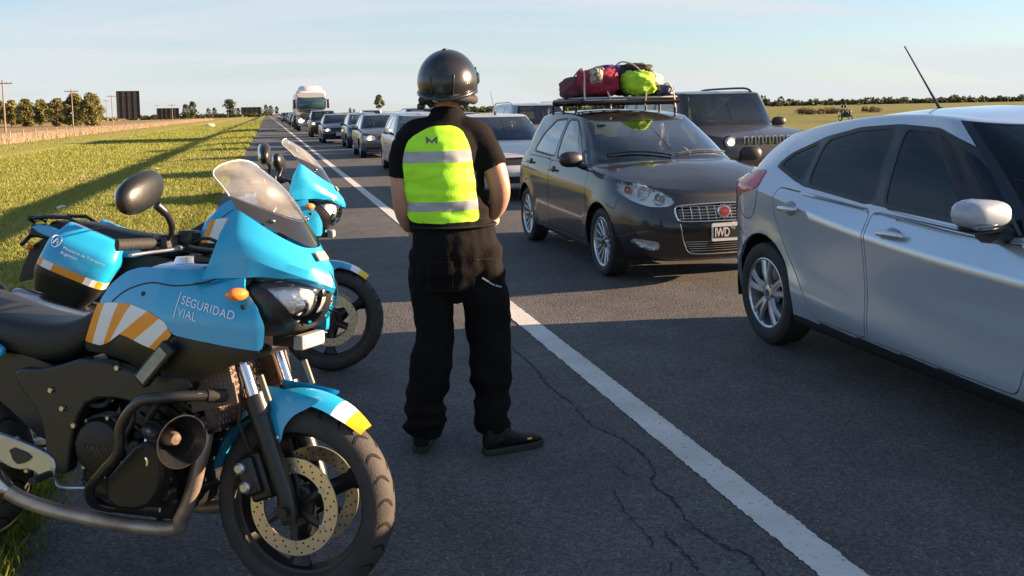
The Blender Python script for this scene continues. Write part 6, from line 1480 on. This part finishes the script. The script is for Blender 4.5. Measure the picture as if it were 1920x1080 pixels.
# second lane
r5, s5 = far_car(suv, GSILV, L2-.55, 22.6, 'silver off-road car with roof rails beyond the pale saloon', None, None, None, 'plain')
for sy in (-1, 1): q = MB(); q.tube([(1.9, sy*.66, 1.63), (2.1, sy*.66, 1.68), (3.6, sy*.66, 1.68), (3.8, sy*.66, 1.62)], .018, 6); q.build('roof_rail', CHROME, r5)
sitter(L2-.55+.38, 22.6+2.2, .72, SHIRTS[0], 'driver inside the silver off-road car')
far_car(SEDAN, MAROON, L2-.2, 34.5, 'maroon saloon in the far lane beside the dark grey saloon')
far_car(suv, DGREY, L2-.3, 44.0, 'dark grey off-road car in the far lane')
far_car(variant(HATCH_F, doors=[], lamps=[('headlamp', [(.40, .70), (.74, .72), (.76, .84), (.56, .83)], 'f', 'lens')]), WSILV, L2-.3, 54.0, 'pale silver hatchback in the far lane', HLON)
protos = [far_car(SEDAN, BLKP, LC-.2, 108., 'small distant black saloon behind the truck', HLON, N=(8, 20, 6), dens=.45)[0], far_car(variant(suv, wheels=(.85, 3.4)), WSILV, L2-.3, 66., 'distant pale off-road car in the far lane, level with the truck', None, N=(8, 20, 6), dens=.45)[0],
          far_car(variant(HATCH_F, doors=[]), MAROON, LC-.2, 122., 'distant maroon hatchback behind the small black saloon', None, N=(8, 20, 6), dens=.45)[0]]
cols = [WSILV, DGREY, GSILV, BEIGE, MAROON, DBLUE, BLKP]
rr = random.Random(5); yv = [LC, L2]; ya = 134.; yb = 78.; k = 0
for i in range(26):
    lane = i % 2
    if lane == 0: yq = ya; ya += rr.uniform(8.5, 14)
    else: yq = yb; yb += rr.uniform(8.5, 13)
    c = copy_tree(protos[rr.randrange(3)]); c.location = ((LC if lane == 0 else L2)+rr.uniform(-.4, .3), yq, 0); mt = cols[rr.randrange(7)]
    for ch in c.children:
        if ch.name.startswith(('body', 'mirror', 'door')) and ch.data and ch.data.materials: ch.material_slots[0].link = 'OBJECT'; ch.material_slots[0].material = mt
    tag(c, 'tiny far-off car in the queue that runs to the horizon', 'car', 'far-off cars in the queue')
# ---------------------------------------------------------------- the truck with the white wind deflector
tr = thing('truck', (3.65, 82.0, 0), PI/2, 'tall truck with white rounded top and lit headlamp towering over the queue', 'truck')
TW = paint('truck white', (.70, .66, .64), .0, .4, .5, .1); TG = paint('truck grey', (.16, .17, .18), .2, .4, .5, .1)
def sect(x, w_, z0, z1, e=.35, n=20): return [(x, math.copysign(abs(math.cos(t))**e, math.cos(t))*w_, (z0+z1)/2+math.copysign(abs(math.sin(t))**e, math.sin(t))*(z1-z0)/2) for t in (2*PI*k/n+PI/n for k in range(n))]
a = MB(); a.loft([sect(.06, 1.15, .42, 1.7), sect(0, 1.2, .40, 1.75), sect(.4, 1.24, .40, 1.85), sect(2.1, 1.24, .45, 1.85)]); a.build('cab_lower', TG, tr, ang=60)
a = MB(); a.loft([sect(.12, 1.16, 1.70, 2.85), sect(.04, 1.20, 1.72, 2.82), sect(.5, 1.23, 1.72, 2.9), sect(2.1, 1.23, 1.72, 2.9)]); a.build('cab_upper', TG, tr, ang=60)
a = MB(); a.loft([sect(.02, 1.05, 1.86, 2.74, .3), sect(-.004, 1.03, 1.88, 2.72, .3)]); a.build('windscreen', mat('truck windscreen', (.03, .07, .08), .06, coat=1.), tr, ang=60)
a = MB(); a.loft([sect(.02, 1.12, 2.78, 3.18, .5), sect(.35, 1.22, 2.80, 3.3, .5), sect(1.2, 1.22, 2.80, 3.45, .5), sect(2.1, 1.2, 2.80, 3.5, .5)]); a.build('sun_visor', TW, tr, ang=60)
a = MB(); a.loft([sect(.7, .45, 3.2, 3.35, .8), sect(.9, .75, 3.2, 3.65, .8), sect(1.5, .95, 3.2, 3.82, .7), sect(2.4, 1.0, 3.1, 3.85, .6)]); a.build('wind_deflector', TW, tr, ang=60)
a = MB(); a.loft([sect(2.6, 1.2, 1.1, 3.45, .6), sect(2.8, 1.25, 1.0, 3.55, .6), sect(12, 1.25, 1.0, 3.55, .6), sect(12.2, 1.2, 1.1, 3.45, .6)]); a.build('trailer', TW, tr, ang=60)
a = MB(); a.box((6.5, 0, .85), (11, .9, .2)); a.build('chassis', UNDER, tr)
for sy in (-1, 1):
    a = MB(); a.box((-.01, sy*.85, .85), (.06, .42, .22)); o = a.build('headlamp', REFL, tr, bevel=.02); a = MB(); a.ell((-.05, sy*.9, .86), (.05, .16, .14)); a.build('bulb', HLBUS if sy > 0 else HLON, o)
    a = MB(); a.box((.22, sy*1.38, 2.25), (.12, .2, .75)); o = a.build('mirror', TRIM, tr, bevel=.03); a = MB(); a.tube([(.3, sy*1.2, 2.6), (.22, sy*1.38, 2.6)], .03, 6); a.build('mirror_arm', TRIM, o)
a = MB(); a.box((-.02, 0, 1.25), (.05, 1.7, .5)); gg = a.build('grille', TRIM, tr)
for k in range(4): a = MB(); a.box((-.05, 0, 1.08+.12*k), (.03, 1.66, .03)); a.build('grille_bar', CHROME, gg)
a = MB(); a.box((-.03, 0, .55), (.1, 2.35, .3)); a.build('bumper', TG, tr, bevel=.04)
a = MB(); a.box((-.04, 0, .98), (.04, 1.3, .04)); a.build('lamp_strip', mat('orange lamp strip', (.6, .15, .05), .4), tr)
for x in (1.2, 5.2, 9.6, 10.9):
    for sy in (1, -1): make_wheel(.5, .29, .3, 'plain', tr, (x, sy*1.08, .5), sy)
# ================================================================ grass, trees, poles, billboards
def np_mesh(name, V, F, mt, parent=None):
    me = bpy.data.meshes.new(name); nv = len(V); nf = len(F); k = F.shape[1]
    me.vertices.add(nv); me.vertices.foreach_set('co', V.astype(np.float32).ravel()); me.loops.add(nf*k); me.loops.foreach_set('vertex_index', F.astype(np.int32).ravel())
    me.polygons.add(nf); me.polygons.foreach_set('loop_start', np.arange(0, nf*k, k, dtype=np.int32)); me.polygons.foreach_set('loop_total', np.full(nf, k, dtype=np.int32))
    me.update(); me.materials.append(mt); o = bpy.data.objects.new(name, me); COL.objects.link(o)
    if parent: o.parent = parent
    return o
def mat_leaf(name, c0, c1, scale, trans=.35, zc=None):
    m = bpy.data.materials.new(name); m.use_nodes = True; n = m.node_tree.nodes; l = m.node_tree.links; b = n['Principled BSDF']; b.inputs['Roughness'].default_value = .6; b.inputs['Specular IOR Level'].default_value = .25
    g = n.new('ShaderNodeNewGeometry'); q = n.new('ShaderNodeTexNoise'); q.inputs['Scale'].default_value = scale; q.inputs['Detail'].default_value = 3; l.new(g.outputs['Position'], q.inputs['Vector'])
    r = n.new('ShaderNodeValToRGB'); e = r.color_ramp.elements; e[0].position = .36; e[0].color = (*c0, 1); e[1].position = .64; e[1].color = (*c1, 1); l.new(q.outputs['Fac'], r.inputs[0]); l.new(r.outputs[0], b.inputs['Base Color'])
    t = n.new('ShaderNodeBsdfTranslucent'); l.new(r.outputs[0], t.inputs[0]); mx = n.new('ShaderNodeMixShader'); mx.inputs[0].default_value = trans; l.new(b.outputs[0], mx.inputs[1]); l.new(t.outputs[0], mx.inputs[2]); l.new(mx.outputs[0], n['Material Output'].inputs[0])
    return m
BLADE = mat_leaf('grass blades', (.175, .21, .042), (.31, .315, .08), 11, .4)
WEED = mat_leaf('roadside weeds', (.09, .13, .018), (.22, .23, .04), 20, .4)
STRAW = mat_leaf('dry tall grass', (.36, .27, .17), (.46, .36, .25), 1.2, .3)
def blades(name, X0, Y0, hgt, wid, lean, mt, seed, zoff=0.):
    rg = np.random.default_rng(seed); n = len(X0)
    zs_ = np.interp(X0, [p[0] for p in GP], [p[1] for p in GP]); nr = np.where((Y0 < 60) & (X0 < -.9))[0]
    zs_[nr] = [gz(x, y) for x, y in zip(X0[nr], Y0[nr])]
    a = rg.uniform(0, 2*np.pi, n); hh = hgt*rg.uniform(.5, 1.3, n); ww = wid*rg.uniform(.7, 1.3, n); la = rg.uniform(0, 2*np.pi, n); ll = lean*hh*rg.uniform(.2, 1, n)
    B_ = np.stack([X0, Y0, zs_-.006+zoff], 1); d = np.stack([np.cos(a)*ww/2, np.sin(a)*ww/2, np.zeros(n)], 1)
    T = B_+np.stack([np.cos(la)*ll, np.sin(la)*ll, hh], 1); M_ = B_+np.stack([np.cos(la)*ll*.35, np.sin(la)*ll*.35, hh*.55], 1)
    V = np.stack([B_-d, B_+d, M_+d*.75, T, M_-d*.75], 1).reshape(-1, 3); i = np.arange(n)*5
    F = np.concatenate([np.stack([i, i+1, i+2, i+4], 1)]); F2 = np.stack([i+4, i+2, i+3, i+3], 1)
    F = np.stack([np.concatenate([i, i, i+4]), np.concatenate([i+1, i+2, i+2]), np.concatenate([i+2, i+4, i+3])], 1)
    return np_mesh(name, V, F, mt)
rg = np.random.default_rng(4)
def scatter(n, y0, y1, x0, x1, p=1.0):
    u = rg.random(n)**p; y = y0+(y1-y0)*u; x = x0+(x1-x0)*rg.random(n); return x, y
XX = []; YY = []
for n, y0, y1, x0, x1 in ((26000, 1.0, 9, -8, -4.5), (90000, 2.5, 9, -4.5, -.86), (70000, 9, 18, -6.5, -.86), (56000, 18, 34, -9.5, -.86), (40000, 34, 60, -15, -.86), (40000, 60, 110, -21, -.86), (30000, 110, 220, -22, -.86)):
    x, y = scatter(n, y0, y1, x0, x1); XX.append(x); YY.append(y)
XX = np.concatenate(XX); YY = np.concatenate(YY)
keep = np.array([y > 40 or noise.noise((x*.8, y*.5, 0)) > -.62 for x, y in zip(XX, YY)]); XX = XX[keep]; YY = YY[keep]
go = blades('grass', XX, YY, (.032+.0016*YY).clip(0, .15), (.005+.0007*YY).clip(0, .09), .9, BLADE, 7); stuff(tag(go, 'short mown green grass on the road verge', 'grass'))
nd_ = 26000; xd, yd = scatter(nd_, 2.5, 45, -8, -.88, 1.5); kd = np.array([noise.noise((x*.6+9, y*.35, 4)) > .05 for x, y in zip(xd, yd)]); go = blades('dead_grass', xd[kd], yd[kd], .06, (.006+.0008*yd[kd]), 1.3, STRAW, 13); stuff(tag(go, 'dead straw coloured stalks scattered through the green verge', 'grass'))
xe = np.concatenate([-.90-np.abs(rg.normal(0, .12, 9000)), -.95+np.abs(rg.normal(0, .07, 1800))]); ye = np.concatenate([3+27*rg.random(9000)**1.4, 3.0+10*rg.random(1800)])
go = blades('verge_weeds', xe, ye, .085, .009, .8, WEED, 9, .004); stuff(tag(go, 'ragged longer grass along the edge of the asphalt', 'grass'))
xf = -21.5-7*rg.random(70000); yf = 55+380*rg.random(70000)**1.3
go = blades('dry_grass', xf, yf, .52, .05, .6, STRAW, 11); stuff(tag(go, 'strip of tall dry straw coloured grass along the fence', 'grass'))
# ---- litter on the verge
LIT = mat('white litter', (.75, .75, .74), .6)
for i, (px, py, s_) in enumerate(((372, 270, .09), (292, 328, .10), (117, 377, .10), (412, 265, .07), (365, 312, .06))):
    p = ground_at(px, py, -.25); p.z = gz(p.x, p.y)+.03; tag(lump('litter', p, (s_, s_*.7, s_*.4), LIT, None, amp=.5, ns=1.5, seed=30+i, n=12, k=8), 'crumpled scrap of white litter lying on the grass verge', 'litter', 'scraps of litter on the verge')
p = ground_at(393, 237, -.7); p.z = -.55; lump('white_sack', p, (.9, .6, .35), mat('pale sack', (.6, .58, .55), .8), 'white sack lying far off on the mown grass', 'sack', seed=40, amp=.3, n=20, k=12)
# ---- trees
def leaf_cloud(rg, clumps, per, size):
    V = []; 
    for c, r in clumps:
        d = rg.normal(size=(per, 3)); d /= np.linalg.norm(d, axis=1)[:, None]; p = c+d*(r*rg.uniform(.45, 1.05, per)**.6)[:, None]*np.array([1, 1, .85])
        a = rg.normal(size=(per, 3)); a /= np.linalg.norm(a, axis=1)[:, None]; b_ = np.cross(a, rg.normal(size=(per, 3))); b_ /= np.linalg.norm(b_, axis=1)[:, None]; s_ = (size*rg.uniform(.6, 1.4, per))[:, None]
        V.append(np.stack([p-a*s_-b_*s_*.5, p+a*s_-b_*s_*.35, p+a*s_*.8+b_*s_*.5, p-a*s_*.7+b_*s_*.45], 1))
    V = np.concatenate(V).reshape(-1, 3); return V, np.arange(len(V)).reshape(-1, 4)
BARK = mat('grey bark', (.16, .12, .09), .9, var=.4, vscale=6, bump=.5, bscale=20)
OLIVE = mat_leaf('olive foliage', (.12, .12, .035), (.24, .22, .08), .9, .3)
DKLEAF = mat_leaf('dark foliage', (.03, .045, .016), (.07, .075, .025), 1.2, .25)
FARL = mat_leaf('far grey green foliage', (.055, .07, .035), (.10, .11, .055), .3, .25)
PALEL = mat_leaf('pale green foliage', (.09, .11, .03), (.15, .16, .05), 2.0, .3)
def tree(seed, h_, w_, mt, trunkfrac=.25, per=42, size=.17, ncl=30, tall=1.0):
    rg = np.random.default_rng(seed); t = thing('tree', (0, 0, 0)); m_ = MB(); rr_ = random.Random(seed)
    m_.tube(crom([(0, 0, -.1), (.05*h_*rr_.uniform(-.5, .5), 0, h_*.3), (.06*h_*rr_.uniform(-1, 1), .03*h_, h_*.6), (0, 0, h_*.9)], 4), [h_*.026*(1-.062*k) for k in range(13)], 8)
    for k in range(7):
        a = rr_.uniform(0, 2*PI); z0 = h_*rr_.uniform(trunkfrac, .6); m_.tube([(0, 0, z0), (math.cos(a)*w_*.22, math.sin(a)*w_*.22, z0+h_*.12), (math.cos(a)*w_*.40, math.sin(a)*w_*.40, z0+h_*.24)], [h_*.012, h_*.008, h_*.004], 6)
    m_.build('trunk', BARK, t)
    cl = []
    for k in range(ncl):
        z = trunkfrac+(1-trunkfrac)*rg.random()**.85; prof = math.sin(PI*min(1, max(0.03, (z-trunkfrac)/(1-trunkfrac)*.86+.13)))**.6
        a = rg.uniform(0, 2*np.pi); rad = w_/2*prof*math.sqrt(rg.random())*.85; cl.append((np.array([math.cos(a)*rad, math.sin(a)*rad, z*h_*.94]), w_*rg.uniform(.11, .2)))
    V, F = leaf_cloud(rg, cl, per, size*h_/6); np_mesh('crown', V, F, mt, t)
    return t
def put(t, px, py, zg, h_scale=1.0, rz=0., label=None, grp=None, first=[0]):
    p = ground_at(px, py, zg); t.location = (p.x, p.y, gz(p.x)); t.scale = (h_scale,)*3; t.rotation_euler = (0, 0, rz); tag(t, label, 'tree', grp); return p
ol = [tree(1, 6.6, 5.0, OLIVE, .06, 90, .19, 44), tree(2, 6.4, 4.8, OLIVE, .06, 90, .19, 44), tree(3, 7.0, 5.6, OLIVE, .05, 100, .19, 48)]
lab = 'rounded olive green tree in the row behind the utility poles'
for i, (px, k, sc) in enumerate(((-28, 1, 1.1), (-4, 0, 1.12), (22, 0, 1.08), (50, 1, 1.14), (80, 0, 1.06), (108, 1, 1.12), (141, 2, 1.14), (172, 2, 1.12))):
    t = ol[k] if i in (1, 3, 6) else copy_tree(ol[k]); put(t, px, 238.5-.012*px, -.7, sc, i*1.3, lab, 'row of olive trees behind the poles')
dk = [tree(11, 9, 6.0, DKLEAF, .2, 50, .16, 34), tree(12, 11, 8.5, DKLEAF, .22, 60, .15, 40), tree(13, 7, 4.0, PALEL, .25, 80, .18, 30)]
used = set()
for px, py, k, sc, lb_ in ((348, 221.5, 0, .95, 'dark bushy tree just right of the low billboard'), (362, 221, 0, 1.15, 'taller dark tree beside the low billboard'), (391, 219.5, 0, .75, 'small dark tree between the bushy tree and the big eucalyptus'), (402, 219, 0, .8, 'small dark tree touching the big eucalyptus'),
                           (431, 219, 1, 1.12, 'big dark spreading eucalyptus on the horizon'), (447, 218, 0, .75, 'low dark tree at the foot of the big eucalyptus'), (488, 215.5, 0, 1.05, 'dark tree beside the wide far billboard'), (499, 215.2, 0, 1.25, 'dark tree over the end of the far queue'), (508, 215, 0, 1.15, 'dark tree at the vanishing end of the road'), (519, 214.8, 0, 1.0, 'dark tree just before the truck'), (711, 210.2, 2, 3.4, 'lone pale green tree standing above the queue'), (657, 212, 0, .7, 'low dark tree behind the queue'), (664, 212, 0, .55, 'low dark shrub tree behind the queue')):
    t = dk[k] if k not in used else copy_tree(dk[k]); used.add(k); put(t, px, py+1.5, -.6, sc, px*.7, lb_, 'dark trees along the horizon')
def wood(name, pts, hgt, mt, label, seed, size):
    rg = np.random.default_rng(seed); cl = [(np.array([x, y, z+hgt*rg.uniform(.15, .8)*s_]), hgt*.35*s_) for x, y, z, s_ in pts]
    V, F = leaf_cloud(rg, cl, 26, size); o = np_mesh(name, V, F, mt); stuff(tag(o, label, 'trees'))
def line_pts(p0, p1, n, seed, z=-.4):
    rr_ = random.Random(seed); out = []
    for k in range(n):
        t = rr_.random(); px = p0[0]+(p1[0]-p0[0])*t; py = p0[1]+(p1[1]-p0[1])*t; d_ = _F+_R*((px-960)/1800); d_.z = 0; p = d_.normalized()*py
        s_ = .25+1.1*abs(noise.noise((px*.035, seed, 0)))+.25*rr_.random(); out.append((p.x+rr_.uniform(-6, 6), p.y+rr_.uniform(-30, 30), -.4, s_))
    return out
wood('tree_line', line_pts((1440, 620), (2300, 620), 900, 3), 4.6, FARL, 'far line of low trees beyond the right hand field', 5, .7)
wood('tree_line', line_pts((860, 560), (1440, 600), 620, 8), 5.2, FARL, 'far line of trees behind the luggage car', 6, .8)
wood('tree_line', line_pts((250, 560), (500, 700), 260, 12), 4.0, DKLEAF, 'low far scrub along the horizon behind the billboards', 7, .6)
wood('tree_line', line_pts((-300, 420), (215, 520), 320, 14), 3.6, OLIVE, 'low far scrub behind the row of olive trees', 8, .6)
BUSH = mat_leaf('brown shrub', (.075, .05, .03), (.13, .09, .05), 1.5, .25)
for i, (px, py, w_) in enumerate(((1528, 214, 3.2), (1550, 213, 3.6), (1562, 213, 2.6), (1512, 214, 2.0), (1628, 210.5, 3.0), (1640, 210, 2.2), (1500, 213, 2.4))):
    rg2 = np.random.default_rng(50+i); p = ground_at(px, py, -.45); b_ = thing('shrub', (p.x, p.y, gz(p.x)), 0, 'low brown shrub in the field beyond the highway', 'shrub', 'brown shrubs in the right hand field')
    V, F = leaf_cloud(rg2, [(np.array([rg2.uniform(-.4, .4)*w_, rg2.uniform(-.3, .3)*w_, rg2.uniform(.2, .7)]), .55) for k in range(10)], 40, .12); np_mesh('foliage', V, F, BUSH, b_)
    m_ = MB(); [m_.tube([(0, 0, -.05), (x, .1, .5)], .03, 5) for x in (0,)]; m_.build('stem', BARK, b_)
# ---- utility poles
POLE = mat('weathered pole', (.24, .18, .13), .85, var=.3, vscale=3)
WIRE = mat('pole wire', (.06, .06, .06), .6)
pts = []
def upole(px, py, ptop, lb_, zg=-.72, arm=1.1):
    p = ground_at(px, py, zg); dist = _F.dot(p-Vector((0, 0, CAM_H))); hh = (py-ptop)*dist/1800
    t = thing('utility_pole', (p.x, p.y, zg-.1), 0, lb_, 'pole', 'utility poles along the left fence')
    m_ = MB(); m_.tube([(0, 0, 0), (-.03, 0, hh+.25)], [.12, .085], 8); m_.build('post', POLE, t)
    m_ = MB(); m_.box((-.03, 0, hh-.15), (arm*2, .12, .12)); m_.build('crossarm', POLE, t)
    for x in (-.9, -.45, .45, .9): m_ = MB(); m_.lathe([(.04, 0), (.05, .06), (.03, .14), (0, .15)], (x*arm-.03, 0, hh-.09), (0, 0, 1), 8); m_.build('insulator', mat('insulator', (.2, .17, .15), .3), t)
    pts.append(Vector((p.x-.03, p.y, zg+hh+.0)))
for a_ in ((11, 258, 153, 'tallest looking utility pole, in front of the middle of the olive tree row'), (138, 245.5, 169, 'utility pole in front of the last two olive trees of the row'), (212, 236, 179, 'utility pole with wide crossarm close beside the tall billboard'), (201, 231, 188, 'thin utility pole between the olive trees and the tall billboard'), (324, 229.5, 196, 'utility pole standing in front of the low wide billboard'), (296, 225, 197, 'distant utility pole at the edge of the low wide billboard')): upole(*a_)
# ---- wire fence with white posts
fe = thing('fence', (-22.5, 60, -.7), 0, 'wire fence with pale posts along the dry grass', 'fence')
m_ = MB(); m_.box((0, 0, .55), (.1, .1, 1.3)); f0 = m_.build('post', mat('pale fence post', (.42, .36, .30), .85, var=.3), fe); 
for k in range(1, 44):
    c = f0.copy(); COL.objects.link(c); c.location = (0, k*5.0, 0)
for z in (.4, .75, 1.1): m_ = MB(); m_.tube([(0, 0, z), (0, 215, z)], .008, 4); m_.build('wire', WIRE, fe)
# ---- billboards seen from behind
BBK = mat('dark weathered billboard back', (.018, .020, .024), .7, var=.4, vscale=.7); BBR = mat('billboard frame rust', (.09, .05, .045), .8, var=.4)
def billboard(px0, px1, py0, py1, pyb, label, rows_=5, cols_=4):
    p = ground_at((px0+px1)/2, pyb, -.6); dist = _F.dot(p-Vector((0, 0, CAM_H))); s_ = dist/1800; W_ = (px1-px0)*s_; H_ = (py1-py0)*s_; zb_ = (pyb-py1)*s_
    t = thing('billboard', (p.x, p.y, -.6), math.atan2(-p.x, p.y)*.9, label, 'billboard')
    m_ = MB(); m_.box((0, 0, zb_+H_/2), (W_, .12, H_)); m_.build('panel', BBK, t, smooth=False)
    for k in range(cols_+1): m_ = MB(); m_.box((-W_/2+W_*k/cols_, -.16, zb_+H_/2-zb_/2), (.13, .2, H_+zb_)); m_.build('upright', BBR, t, smooth=False)
    for k in range(rows_+1): m_ = MB(); m_.box((0, -.12, zb_+H_*k/rows_), (W_, .12, .1)); m_.build('rail', BBR if k % 2 else BBK, t, smooth=False)
billboard(222, 262, 171, 222, 229, 'tall dark billboard seen from behind near the olive trees', 6, 4)
billboard(296, 335, 203, 222.5, 226, 'low wide dark billboard beside the tall one', 3, 5)
billboard(453, 488, 201, 214, 217.5, 'wide dark billboard far along the road by the dark trees', 2, 4)
# ---- rider on a motorcycle far across the highway
p = ground_at(1585, 226, -.45); mt_ = thing('motorcycle', (p.x, p.y, gz(p.x)), PI+.2, 'dark motorcycle far across the highway with two people riding', 'motorcycle')
m_ = MB(); m_.lathe([(.22, -.06), (.30, -.05), (.32, 0), (.30, .05), (.22, .06)], (0, .7, .32), (1, 0, 0), 24, closed=True); m_.build('front_wheel', RUB, mt_)
m_ = MB(); m_.lathe([(.22, -.07), (.30, -.06), (.32, 0), (.30, .06), (.22, .07)], (0, -.7, .32), (1, 0, 0), 24, closed=True); m_.build('rear_wheel', RUB, mt_)
m_ = MB(); m_.ell((0, .05, .62), (.2, .75, .22)); m_.ell((0, .15, .85), (.17, .3, .13)); m_.tube([(0, .72, .35), (0, .5, 1.0)], .05, 8); m_.build('body', DBLUE, mt_)
m_ = MB(); m_.tube([(-.38, .38, 1.08), (0, .48, 1.02), (.38, .38, 1.08)], .02, 6); m_.build('handlebar', TRIM, mt_)
m_ = MB(); m_.ell((0, .68, .92), (.16, .1, .14)); m_.build('headlamp', BBLK, mt_)
for sx in (-1, 1): m_ = MB(); m_.ell((.42*sx, .36, 1.22), (.09, .03, .06)); m_.tube([(.3*sx, .40, 1.08), (.42*sx, .36, 1.2)], .01, 5); m_.build('mirror', TRIM, mt_)
for i, (dy, lb_) in enumerate(((-.05, 'rider in dark clothes steering the far motorcycle'), (-.48, 'passenger in dark clothes behind the rider of the far motorcycle'))):
    rz_ = PI+.2; o_ = Vector((p.x, p.y, gz(p.x)+.80))+rot('Z', rz_)@Vector((0, dy, 0)); pr_ = thing('person', o_, rz_, lb_, 'person')
    b = MB(); head_mesh(b, (0, .05, .72)); b.tube([(0, -.02, .02), (0, 0, .3), (0, .04, .5)], [.16, .15, .1], 12, flat=.7, upv=(0, 1, 0))
    for sx in (-1, 1): b.tube([(.15*sx, .03, .47), (.27*sx, .16, .30), (.33*sx, .40, .28)], [.055, .045, .035], 8); b.tube([(.09*sx, 0, .04), (.24*sx, .36, -.05), (.2*sx, .1, -.45)], [.09, .07, .05], 8)
    v, n, f = fuse(b, .022, 3); asmb(v, f).build('body', SHIRTS[3], pr_, ang=180); m_ = MB(); m_.ell((0, .05, .75), (.13, .15, .14)); m_.build('helmet', HELM, pr_)
